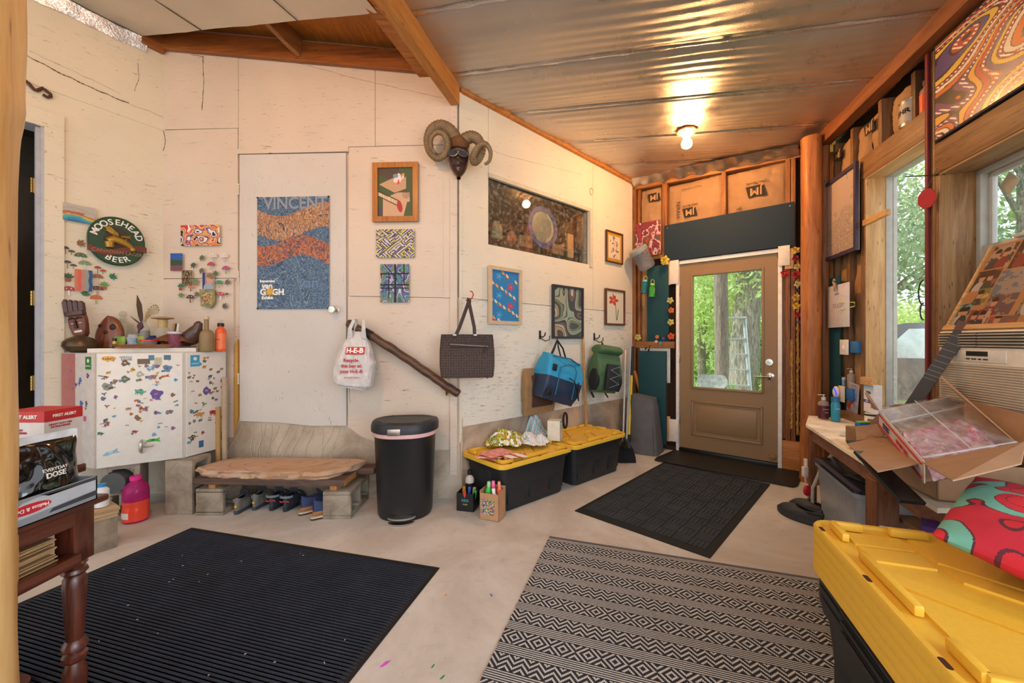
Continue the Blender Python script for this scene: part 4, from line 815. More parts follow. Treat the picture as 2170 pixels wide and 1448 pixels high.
for q_ in ((-w_/2, w_/2, -d_/2, -d_/2+.004, 0, h_), (-w_/2, w_/2, d_/2-.004, d_/2, 0, h_), (-w_/2, -w_/2+.004, -d_/2, d_/2, 0, h_), (w_/2-.004, w_/2, -d_/2, d_/2, 0, h_), (-w_/2, w_/2, -d_/2, d_/2, 0, .004)): s.bb(*q_)
s.obj('carton', mat('141518', .5), t)
text('KIDS', .026, (0, -d_/2-.001, .078), mat('3a9aa8', .5), t, bold=.0006); text('made', .018, (0, -d_/2-.001, .052), mat('c8b43a', .5), t)
mk = [('e07a2a', -.03, -.01), ('3a6fc8', .0, .02), ('c8a53a', -.035, .03), ('2fae5a', .04, -.03), ('d8b58a', .03, .03), ('d0483a', -.01, -.035)]
for c, x, y in mk:
    t = thing('marker', {'e07a2a': 'orange', '3a6fc8': 'blue', 'c8a53a': 'mustard', '2fae5a': 'green', 'd8b58a': 'tan', 'd0483a': 'red'}[c]+' fat marker standing in the small black box', 'marker', (-.325+x, 2.955+y, .006), 0, 'markers in the black box', random.uniform(-.2, .2), random.uniform(-.15, .15)); s = MB(); s.cyl(.011, .11, 12); s.obj('barrel', mat(c, .45), t); s = MB(); s.cyl(.0125, .03, 12, z=.108); s.obj('cap', mat(c, .35), t)
bottle('paint_bottle', 'white and black labelled bottle standing behind the small black box', (-.325, 3.065, 0), .034, .245, mat('cfc8be', .45), M_black, neck=.42, band=mat('1a1a1c', .5), label_h=(.30, .62), text_=[('PAINT', .012, .12, M_white)])
s = None
# --- cloth heap, drawing, box on tote lids
LZ = .378
def clothheap(name, label, loc, rz, wx, wy, h, colfn, sd, group=None, n=70):
    t = thing(name, label, 'cloth', loc, rz, group); s = MB(); rr_ = random.Random(sd)
    ps = []
    N = n
    for j in range(N+1):
        for i in range(N+1):
            u, v = i/N*2-1, j/N*2-1; r = math.sqrt(u*u+v*v)
            a = math.atan2(v, u); edge = .85+.22*nz(math.cos(a)*2, math.sin(a)*2, sd)
            k = min(1, max(abs(u), abs(v))/max(r, .001)); x = u*k*wx*edge; y = v*k*wy*edge; rr2 = max(abs(u), abs(v))
            z = h*max(0, 1-rr2**2.6)*(.50+.75*nz(x*9, y*9, sd+.5))+.085*abs(nz(x*11+y*4, y*11, sd))*(1.1-rr2*.75)+.045*abs(nz(x*24, y*20, sd+3))*(1-rr2*.6)+.004
            ps.append((x, y, z))
    fs = [[j*(N+1)+i, j*(N+1)+i+1, (j+1)*(N+1)+i+1, (j+1)*(N+1)+i] for j in range(N) for i in range(N)]
    for j in range(N):
        for i in range(N):
            f = fs[j*N+i]
            c_ = colfn((i+.5)/N, (j+.5)/N); s.f.append(f); s.mi.append(0); s.c.append(c_)
    s.v = [V(p) for p in ps]; s.obj('fabric', attr_mat(.9, bump=.5), t, smooth=80); return t
def fruit(u, v):
    k = vn(np.array([u]), np.array([v]), 16, 4)[0]; g = vn(np.array([u]), np.array([v]), 26, 9)[0]
    return lin('e8e6dc') if k < .42 else lin(['d9682a', '6f9a3a', 'd8c23a', '2f5a34', 'c8d08a'][int(g*4.99)])
def stripe(u, v):
    q_ = (u*11) % 1; return lin('dfe6e6') if q_ < .45 else lin('d8828a') if q_ < .6 else lin('e9e4e0') if q_ < .8 else lin('9fcbd2')
def blues(u, v):
    q_ = (v*7) % 1; return lin('a9cfd6') if q_ < .6 else lin('dbe4e4') if q_ < .85 else lin('c89aa0')
p = atz(1072, 922, .44); clothheap('patterned_cloth', 'crumpled cloth printed with oranges and lemons on the left yellow lid', (p.x-.0, p.y-.05, LZ), .5, .21, .16, .12, fruit, 2, 'crumpled cloths on the tote lid')
p = atz(1128, 925, .42); clothheap('striped_cloth', 'crumpled pale towel with red stripes at the right of the fruit print cloth', (p.x+.01, p.y-.05, LZ), .3, .15, .17, .10, stripe, 7, 'crumpled cloths on the tote lid')
p = atz(1130, 905, .45); clothheap('pale_cloth', 'light blue striped towel heaped behind the red striped one', (p.x+.02, p.y+.02, LZ), 1.0, .14, .14, .15, blues, 12, 'crumpled cloths on the tote lid')
for i, (nm, lb, px, py, cols, rr_, dz, sz) in enumerate((('drawing', 'red and white striped paper under the orange drawing', 1046, 965, ['f0ece8', 'd8404a'], .35, .002, (.24, .17)), ('drawing', 'childs orange and pink finger painted drawing on the yellow lid', 1052, 963, ['e89a6a', 'ee8a5a', 'e7b48a', 'e06a6a', 'e8a8b8', 'e0865a'], .05, .012, (.24, .17)), ('drawing', 'red edged paper poking out under the orange drawing', 1090, 968, ['f0ece8', 'c8343a', 'f3efe9'], -.4, .007, (.18, .12)))):
    p = atz(px, py, LZ); t = thing(nm, lb, 'drawing', (p.x, p.y, LZ+dz), B.rot+rr_, 'papers on the left tote lid')
    o = canvas(sz[0], sz[1], 60, 44, (lambda cols, sd: lambda U, W_: pal(np.floor(((fbm(U, W_, 5, sd)*9) if len(cols) > 3 else (U*6+W_*2+fbm(U, W_, 3, sd)))), cols))(cols, i+3), M_print, 'paper', t); o.rotation_euler = (-math.pi/2, 0, 0)
def carton(name, label, loc, rz, size, m, cat='box', faces=(), group=None, rx=0, ry=0, bev=.0015):
    t = thing(name, label, cat, loc, rz, group, rx, ry); s = MB(); s.box((0, 0, size[2]/2), size, bev, 1); s.obj('carton', m, t); return t
p = atz(1174, 932, LZ+.01); t = carton('book_box', 'upright blue and white cardboard box on the farther yellow lid bin', (p.x+.01, p.y+.03, LZ+.003), B.rot+.55, (.10, .11, .17), mat('ded8c6', .5))
def face_print(t, size, fn, off, rzl=0, res=(40, 50), name='printed_face', m=None):
    o = canvas(size[0], size[1], res[0], res[1], fn, m or M_print, name, t); o.location = off; o.rotation_euler = (0, 0, rzl); return o
def bookfn(U, W_):
    c = pal(np.floor(fbm(U, W_, 7, 5)*7), ['efe9d6', 'efe9d6', 'd8c88a', '8ab8c8', 'efe9d6', 'c8584a', '5a7a9a']); c = over(c, U < .12, '2f8ac0'); c = over(c, W_ > .9, '2f8ac0'); return over(c, (W_ > .55) & (W_ < .8) & (U > .2), 'b8b48a')
face_print(t, (.10, .17), bookfn, (0, -.0565, .085)); face_print(t, (.11, .17), lambda U, W_: over(over(bookfn(U, W_), (U > .15) & (U < .6), 'f2efe6'), U > .8, '3a9ac8'), (.0515, 0, .085), math.pi/2)
text('7', .05, (.0525, .01, .05), mat('2a7ab8', .5), t, rot=(math.pi/2, 0, math.pi/2)); text('Catan Jr', .022, (.0525, -.012, .11), mat('2a5aa8', .5), t, rot=(math.pi/2, math.pi/2, math.pi/2))
t = thing('wrapped_strap', 'black looped strap handle standing behind the farther bin', 'strap', B.pt(1.19, .36, .07), B.rot); s = MB(); s.tube([(.028*math.cos(a), 0, .10+.075*math.sin(a)) for a in [i*math.pi/8 for i in range(16)]], .010, 8, closed=True); s.obj('loop', M_black, t)
# --- pink jug, white bottle
t = thing('water_jug', 'translucent pink plastic jug of orange liquid under the sticker cabinet', 'jug', put(288, 1103), .0); s = MB(); Rj = .072
t_ = NT('pink_plastic'); t_.set(Base_Color=lin('e23d97'), Roughness=.12, Transmission_Weight=.55, IOR=1.25, Alpha=.9); s.lathe([(Rj*.9, 0), (Rj, .012), (Rj, .10), (Rj*.96, .108), (Rj, .118), (Rj, .20), (Rj*.93, .235), (Rj*.6, .262), (.032, .272), (.03, .285)], 32); s.obj('jug_body', t_.m, t)
t_ = NT('orange_liquid'); t_.set(Base_Color=lin('f2513a'), Roughness=.15); s = MB(); s.lathe([(Rj*.88, .004), (Rj*1.004, .014), (Rj*1.004, .10), (Rj*.965, .108), (Rj*1.004, .118), (Rj*1.004, .145)], 32); s.obj('liquid', t_.m, t)
s = MB(); s.cyl(.034, .026, 20, z=.282); s.obj('cap', mat('e0308c', .3), t); s = MB(); s.lathe([(Rj*1.012, .035), (Rj*1.012, .075)], 32, cap=False); o = s.obj('paper_label', mat('e6dfd8', .6), t)
bm = bmesh.new(); bm.from_mesh(o.data); bmesh.ops.delete(bm, geom=[f for f in bm.faces if not (f.calc_center_median().y < -.04 and f.calc_center_median().x < .02)], context='FACES'); bm.to_mesh(o.data); bm.free()
bottle('cleaner_bottle', 'clear wrapped bottle with blue cap on the plywood offcuts', (-2.47, 2.40, .243), .035, .135, mat('d8dde2', .25), mat('2a8ac8', .4), neck=.5, cap_h=.12)
t = thing('skateboard_wheel', 'dark skateboard part lying on the block behind the jug', 'wheel', (-2.80, 2.66, .2), .3); s = MB(); s.at(rx=math.pi/2); s.cyl(.07, .10, 20); s.obj('wheel', mat('4a4c4e', .6), t)
t.location = (-2.735, 2.83, .19)
t.location = (-2.728, 2.79, .203+.07)
# ================================================================== WALL THINGS (left, back and middle walls)
def contour(cols, sd=1, sc=3., k=14, line='1a1418', lw=.16, ox=1., o=2, dash=None):
    def fn(U, W_):
        h = sum(vn(U*ox, W_, sc*2**q_, sd+q_)/2**q_ for q_ in range(o))*k; b_ = np.floor(h); f = h-b_; c = pal(b_+sd, cols)
        if dash: m = (b_ % 3 == 0) & (((U*70+W_*50) % 2) < .9) & (f > .35) & (f < .75); c = over(c, m, dash)
        return over(c, f < lw, line)
    return fn
def mix_on(base, *layers):
    def fn(U, W_):
        c = base(U, W_)
        for m, col_ in layers: c = over(c, m(U, W_), col_)
        return c
    return fn
def wthing(name, label, cat, W, x0, yt, x1, yb, off=.004, group=None):
    p, w_, h_ = W.rect(x0, yt, x1, yb, off); t = thing(name, label, cat, p, W.rot, group); return t, w_, h_
def sheetpic(name, label, W, x0, yt, x1, yb, fn, cat='print', off=.006, res=1.2, group=None, m=None, rot=0, part='paper'):
    t, w_, h_ = wthing(name, label, cat, W, x0, yt, x1, yb, off, group); k = res*1000/5
    s = MB(); s.box((0, .0015, 0), (w_, .002, h_)); s.obj('backing_sheet', mat('d8d2c6', .7), t)
    canvas(w_, h_, max(8, int(w_*k)), max(8, int(h_*k)), fn, m or M_print, part, t, 0)
    if rot: t.rotation_euler[1] = rot
    return t, w_, h_
def framed(name, label, W, x0, yt, x1, yb, fn, fm, fw=.03, dep=.02, cat='framed picture', res=1.5, matw=0, matc=None, off=.012, glass=False, group=None, lean=0):
    t, w_, h_ = wthing(name, label, cat, W, x0, yt, x1, yb, off, group); s = MB(); a, b_ = w_/2, h_/2
    for pts in (((-a, -b_), (a, -b_), (a-fw, -b_+fw), (-a+fw, -b_+fw)), ((a, -b_), (a, b_), (a-fw, b_-fw), (a-fw, -b_+fw)), ((a, b_), (-a, b_), (-a+fw, b_-fw), (a-fw, b_-fw)), ((-a, b_), (-a, -b_), (-a+fw, -b_+fw), (-a+fw, b_-fw))): s.prism(list(pts), -dep, .0)
    s.obj('frame', fm, t); s = MB(); s.bb(-a+.003, a-.003, -.002, .006, -b_+.003, b_-.003); s.obj('backing_board', M_card, t); iw, ih = w_-2*fw, h_-2*fw
    if matw: s = MB(); s.bb(-iw/2, iw/2, -.005, -.003, -ih/2, ih/2); s.obj('mount', matc, t); iw -= 2*matw; ih -= 2*matw
    k = res*200; canvas(iw, ih, max(8, int(iw*k)), max(8, int(ih*k)), fn, M_print, 'picture', t, -.0065)
    if glass: s = MB(); s.bb(-w_/2+fw, w_/2-fw, -dep*.6-.001, -dep*.6, -h_/2+fw, h_/2-fw); s.obj('glass', glass_mat('f4f6f6', .02, .01), t)
    return t
# poster on the painted door: plain brush-stroke stand-in in the same colours with its wording
def poster(U, W_):
    a = vn(U, W_, 3, 3)*6.28; st = vn(U*np.cos(a)*3+W_*5, W_*np.cos(a)*16-U*6, 9, 5); base = pal(np.floor(st*6), ['1e2f4a', '2f4a6e', '54718f', '28415f', '7c93a4', '1a2740'])
    warm = pal(np.floor(vn(U*26, W_*9, 3, 7)*5), ['a5744a', 'b98a5e', '8f5a34', 'c29c70', 'a8652f']); red = pal(np.floor(vn(U*22, W_*22, 2, 9)*4), ['8f4522', 'a85a2c', 'b9713a', '6f3a20'])
    w1_ = np.abs(W_-.78+.06*np.sin(U*5)) < .11; w2_ = (np.abs(W_-.52+.05*np.sin(U*6+1)) < .09); base = np.where(w1_[..., None] & (st > .25)[..., None], warm, base); base = np.where(w2_[..., None] & (st > .3)[..., None], red, base); return base
t, w_, h_ = sheetpic('poster', 'tall blue brush stroke exhibit poster with white lettering pinned to the painted door', A, 545, 417, 697.5, 655, poster, 'poster', .02, m=attr_mat(.3), res=1.4)
M_tx = mat('f1ede4', .5); M_fa = mat('8b93a3', .5)
text('VINCENT', .135, (.02, -.0005, h_/2-.055), M_fa, t, bold=.0025, sx=.92); text('van', .12, (.13, -.0005, -.245), mat('5f7fa3', .5), t, bold=.001)
text('Immersive', .030, (-w_/2+.085, -.001, -h_/2+.225), M_tx, t, bold=.0012); text('van', .065, (-w_/2+.085, -.001, -h_/2+.185), M_tx, t, bold=.0022); text('G', .068, (-w_/2+.05, -.001, -h_/2+.135), M_tx, t, bold=.0024); text('GH', .068, (-w_/2+.175, -.001, -h_/2+.135), M_tx, t, bold=.0024); text('Exhibit', .034, (-w_/2+.085, -.001, -h_/2+.09), M_tx, t, bold=.0014)
s = MB(); s.at((-w_/2+.105, -.0015, -h_/2+.14), rx=math.pi/2)
pts = [((.03+.010*math.cos(8*a))*math.cos(a), (.03+.010*math.cos(8*a))*math.sin(a)) for a in [i*math.pi/32 for i in range(64)]]; s.prism(pts, 0, .001, 'Z'); s.obj('flower_mark', mat('d9a52a', .5), t)
for dx, dz in ((-1, -1), (1, -1), (-1, 1), (1, 1)): s = MB(); s.at((dx*(w_/2-.004), -.001, dz*(h_/2-.004)), rx=math.pi/2); s.lathe([(.008, 0), (.005, .006), (0, .008)], 10); s.obj('pin', M_black, t)
# framed painting: long snouted head with bared eye
def snout(U, W_):
    c = np.zeros(U.shape+(3,))+lin('3f5230'); c = over(c, (W_ > .62-.3*U+.25) & (U < .6), '4a3a30'); c = over(c, (U < .2) & (W_ < .18), '4a4048')
    h1 = (W_ > .50+.25*(U-.5)) & (W_ < .66+.32*U-.10*(U > .75)) & (U > .04+.0*W_) & (U < .80) & (W_ < .93); h1 &= (W_-.68) < .42*(U-.0); h1 &= (W_-.68) > -.40*(U); c = over(c, h1, 'c29a78')
    c = over(c, h1 & (((U*9+W_*14+fbm(U, W_, 5, 3)*2) % 1) < .10), 'a97d5e')
    e_ = (np.abs(U-.58)/.17+np.abs(W_-.78-.25*(U-.58))/.12) < 1; c = over(c, e_, 'e6d5cc'); c = over(c, e_ & (fbm(U, W_, 24, 4) > .52), 'cc3f35'); c = over(c, ((U-.50)**2/.006+(W_-.84)**2/.0016) < 1, '6f8fae')
    n2 = (W_ < .50-.0*U) & (U > .14) & (W_ < .34+.28*U) & (U < .90-.35*(.5-W_)*(W_ < .3)) & (W_ < .53-.12*np.abs(U-.8)); c = over(c, n2, 'c8a283')
    jaw = (np.abs(W_-(.46-.36*(U-.05))) < .035) & (U < .62); c = over(c, jaw, 'd9bd98'); c = over(c, jaw & ((U*16 % 1) < .08), '3a2a22'); c = over(c, (np.abs(W_-(.52-.36*(U-.05))) < .012) & (U < .62), '2c3a24'); c = over(c, (np.abs(W_-(.41-.36*(U-.05))) < .010) & (U < .62), '3a2a22')
    c = over(c, (((U-.62+.25*(W_-.2))/.075)**2+((W_-.21)/.12)**2) < 1, 'b0282c'); r = np.sqrt((U-.80)**2+(W_-.46)**2*1.6); c = over(c, (r < .11) & (((r*30) % 1) < .35), '4a3a30'); return c
framed('framed_painting', 'painting of a snouted animal head with red tongue in a wide orange wood frame', A, 791, 346, 887, 471, snout, wood('b8742c', '8f5119', 'Z', .9, coat=.2, knots=False), .042, .022, res=2.2, off=.014, glass=False)
sheetpic('geometric_print', 'small sheet of purple yellow and black angular line art below the orange framed painting', A, 797, 486, 878, 546, (lambda U, W_: (lambda a, q_: over(over(pal(np.floor(q_*2.2+a*7), ['d8cf3a', '4b2f86', 'd9d4de', '17131a', 'd8cf3a', '5a3c98', '2a2430']), (q_ % .33) < .05, '120f14'), ((q_ % .66) > .4) & (((U*60+W_*40) % 2) < .5), 'efece2'))(np.floor(vn(U, W_, 5, 21)*4)/4, np.where(np.floor(vn(U, W_, 4, 21)*4) % 2 == 0, (U+W_*.8)*9, (U-W_*.9)*9+20) % 9)), off=.022, res=3)
sheetpic('grid_print', 'small upright print of black bars over teal and violet curves on the back wall', A, 806, 560, 867, 641, mix_on(contour(['3f7f8f', '5a4a9a', '3f9a6a', '8a7a6a', '7fa8d0', '6a4a8a'], 4, 3, 10, '2a1a3a', .14, dash='e8e4f0'), (lambda U, W_: np.abs(U-.52) < .035, '0c0a0e'), (lambda U, W_: (np.abs(W_-.46) < .02) | (np.abs(W_-.75) < .018) | (np.abs(W_-.37) < .012), '0c0a0e'), (lambda U, W_: (np.abs(U-.82) < .02) & (W_ > .45), '0c0a0e'), (lambda U, W_: (np.abs(U-.30) < .02) & (W_ < .8) & (W_ > .1), '0c0a0e'), (lambda U, W_: np.abs(W_-.9+.9*(U-.25)) < .02*(W_ > .6), '0c0a0e')), off=.022, res=3)
sheetpic('bright_print', 'red orange and white figurative line painting above the plant stickers on the back wall', A, 383, 477, 466, 521, contour(['c8382e', 'd9772c', '1c1420', 'e8dccb', '4b3a86', 'c8382e', 'd9a52a'], 8, 3, 9, 'f2ece2', .16, 1.6), off=.022, res=3)
sheetpic('mountain_card', 'small card of blue rays over dark hills pinned left of the plant stickers', A, 361, 537, 387, 574, lambda U, W_: over(over(pal(np.floor((np.arctan2(W_-.85, U-.5)*5)), ['1c4a9a', '2f6ab8']), W_ < .62, '3a4a3a'), (W_ < .3) | (((U-.6)**2+(W_-.2)**2) < .02), '7a4a52') , off=.022, res=4)
sheetpic('brown_photo', 'small dark brown photo with tan twigs below the mountain card', A, 385, 573, 407, 605, lambda U, W_: pal(np.floor(fbm(U*1., W_, 9, 3)*9), ['2b2118', '8a7048', '1c1610', 'b39a6a', '3b2c1c']), off=.022, res=4)
def kid(U, W_):
    c = np.zeros(U.shape+(3,))+lin('9c8a84'); c = over(c, U < .22, '2a2f7a'); c = over(c, ((U-.5)/.42)**2+((W_-.05)/.34)**2 < 1, '9aa4b0'); c = over(c, ((U-.62)/.30)**2+((W_-.60)/.28)**2 < 1, 'c99a84'); c = over(c, (((U-.66)/.33)**2+((W_-.74)/.2)**2 < 1) & (W_ > .72-.3*(U-.4)), '8a6a4a'); return c
sheetpic('child_photo', 'small photo of a child in a grey top between wall stickers', A, 429, 578, 454, 613, kid, 'photo', .022, 4)
t, w_, h_ = wthing('relief_plaque', 'small shield shaped floral relief plaque under the child photo', 'plaque', A, 425, 613, 458, 654, .024); s = MB(); s.prism([(-w_/2, h_/2), (-w_*.1, h_*.42), (w_/2, h_*.46), (w_*.46, -h_*.2), (w_*.2, -h_/2), (-w_*.4, -h_*.38)], -.012, 0); s.obj('plaque', mat('8a8a5a', .6, bump=1, bscale=60, vary=.35), t)
canvas(w_*.72, h_*.6, 16, 18, contour(['c8984a', '9a6a6a', '6a8a5a', 'd0b080'], 3, 4, 6, '5a5a3a', .2), M_paint, 'relief_colour', t, -.0135)
# left wall
sheetpic('sky_postcard', 'abstract teal and yellow postcard above the round beer sign on the left wall', L, 133, 435.5, 203, 471, lambda U, W_: pal(np.floor(np.clip(W_+.25*fbm(U*.6, W_*3, 5, 4)-.1*np.sin(U*5), 0, .999)*8), ['1d5f9a', '2a8ac0', '4aa8a0', 'c8b04a', 'b0605a', 'b8b0a0', 'a8a8a0', 'b5b0ab']), off=.03, res=3, rot=0)
sheetpic('collage_card', 'small card of coral red and blue torn strips among the left wall stickers', L, 158, 572, 197, 617, lambda U, W_: pal(np.floor(U*5+.6*np.abs(((W_*2) % 1)-.5)), ['c9785e', 'd2604e', 'b5887a', '8f9a98', '2f4f86', '8a9aa0']), off=.03, res=4)
p, w_, h_ = L.rect(183, 461, 306, 563, .035); t = thing('beer_sign', 'oval green relief beer sign with gold moose head on the left wall', 'sign', p, L.rot)
def ell(a, b_, n=48, px_=2.1): return [(a*math.copysign(abs(math.cos(q_))**(2/px_), math.cos(q_)), b_*math.copysign(abs(math.sin(q_))**(2/px_), math.sin(q_))) for q_ in [2*math.pi*i/n for i in range(n)]]
M_gn = mat('23462c', .45); M_gold = mat('b08a3a', .4, .6, bump=.8, bscale=60); s = MB(); a_, b_ = w_/2, h_/2
s.loft([[(x*k, y, z*k) for x, z in ell(a_, b_)] for k, y in ((1, 0), (1.0, -.016), (.97, -.022), (.955, -.018), (.1, -.018))]); s.obj('sign_board', M_gn, t)
s = MB(); s.prism([(x*.47-.0, z*.55) for x, z in ell(a_, b_)], -.0195, -.016); s.obj('dark_roundel', mat('3b2f22', .6), t)
def arctext(body, size, rx_, rz_, a0, a1, y, m, parent, flip=False):
    bm = bmesh.new()
    for i, ch in enumerate(body):
        a = math.radians(a0+(a1-a0)*i/max(1, len(body)-1)); o = text(ch, size, (0, 0, 0), m, None, bold=size*.012, ext=.002)
        nrm = math.atan2(math.sin(a)/rz_, math.cos(a)/rx_); th = nrm-math.pi/2 if not flip else nrm+math.pi/2
        o.data.transform(Matrix.Translation((rx_*math.cos(a), y, rz_*math.sin(a))) @ Matrix.Rotation(-th, 4, 'Y')); bm.from_mesh(o.data); bpy.data.objects.remove(o)
    me = bpy.data.meshes.new('lettering'); bm.to_mesh(me); bm.free(); me.materials.append(m); q_ = bpy.data.objects.new('lettering', me); COL.objects.link(q_); q_.parent = parent; return q_
arctext('MOOSEHEAD', h_*.165, a_*.80, b_*.77, 160, 20, -.0205, M_tx, t); arctext('BEER', h_*.16, a_*.74, b_*.78, 245, 295, -.0205, M_tx, t, True)
s = MB(); n_ = 24; up = [(-a_*1.0+2*a_*1.02*i/n_, -b_*.23-b_*.16*math.sin(i/n_*math.pi*1.6+.2)) for i in range(n_+1)]; s.prism(up+[(x, z-b_*.24) for x, z in up[::-1]], -.026, -.017); s.obj('ribbon', mat('6f3324', .5), t)
text('CANADIAN LAGER', h_*.10, (0, -.0275, -b_*.47), mat('a07a52', .5), t, sx=.9)
s = MB(); P_ = lambda x, z: (x*a_, -.03, z*b_)
s.tube([P_(-.35, -.05), P_(-.15, .06), P_(.1, .0), P_(.35, -.1), P_(.55, -.28)], [.024, .028, .026, .020, .013], 12, flat=(.8, 1)); s.sph(P_(.52, -.27), .018, 10)
s.tube([P_(-.3, -.08), P_(-.28, -.3)], [.028, .024], 10)
for k in range(6): s.tube([P_(.0, .22), P_(-.25-.03*k, .30+.05*k), P_(-.45+.05*k, .52+.012*k)], [.008, .007, .002], 6)
for k in range(3): s.tube([P_(.1, .2), P_(.3+.05*k, .20+.03*k), P_(.45, .17+.05*k)], [.006, .005, .002], 6)
s.prism([(-.42*a_, .36*b_), (.02*a_, .2*b_), (.0, .32*b_), (-.3*a_, .56*b_)], -.034, -.026); s.tube([P_(.25, .05), P_(.3, .14)], [.008, .003], 6); s.obj('moose_head', M_gold, t)
# --- wall stickers, each on its own
def stk(kind, W, X, Y, label, cols, sz=.055):
    px, py = X/4.137, 380+Y/4.137; p = W.hit(px, py, .0245 if W is A else .0095); o_ = MB(); c = [lin(q_) for q_ in cols]; z = sz/2
    def poly(pts, ci, d): o_.col = c[ci % len(c)]; o_.prism([(x*z, y*z) for x, y in pts], -.0008-.0003*d, -.0004*d)
    dome = lambda cx, cy, w_, h_: [(cx+w_*math.cos(a), cy+h_*math.sin(a)) for a in [i*math.pi/10 for i in range(11)]]
    if kind == 'mushroom': poly([(-.16, -1), (.2, -1), (.1, .15), (-.1, .15)], 1, 0); poly(dome(0, 0, .95, .85), 0, 1); poly([(-.5, .3), (-.3, .5), (-.2, .3)], 2, 2); poly([(.2, .35), (.35, .6), (.5, .3)], 2, 2)
    elif kind == 'pair': poly([(-.5, -.9), (-.38, -.9), (-.4, .3), (-.5, .3)], 1, 0); poly(dome(-.45, .2, .55, .5), 0, 1); poly([(.3, -.9), (.4, -.9), (.4, -.2), (.3, -.2)], 1, 0); poly(dome(.38, -.3, .5, .4), 0, 1)
    elif kind == 'potted':
        poly([(-.35, -.95), (.35, -.95), (.45, -.35), (-.45, -.35)], 1, 0)
        for a in (20, 55, 90, 125, 160): r = math.radians(a); poly([(0, -.35), (.5*math.cos(r-.3), -.2+.7*math.sin(r-.3)), (.95*math.cos(r), -.2+1.1*math.sin(r)), (.5*math.cos(r+.3), -.2+.7*math.sin(r+.3))], 0, 1)
    else:
        for a in range(0, 360, 45): r = math.radians(a+X % 30); k = .7+.3*math.sin(a+Y); poly([(0, 0), (.45*math.cos(r-.45), .45*math.sin(r-.45)), (k*math.cos(r), k*math.sin(r)), (.45*math.cos(r+.45), .45*math.sin(r+.45))], a//45 % 2, 1+a//45 % 2)
    tag(o_.obj('wall_sticker', M_print, loc=p, rz=W.rot, smooth=0), label, 'sticker', 'mushroom and plant stickers on the painted walls')
GR, DG, BR, RD = 'f', '2f4a33', '6b4a30', '9a3a34'
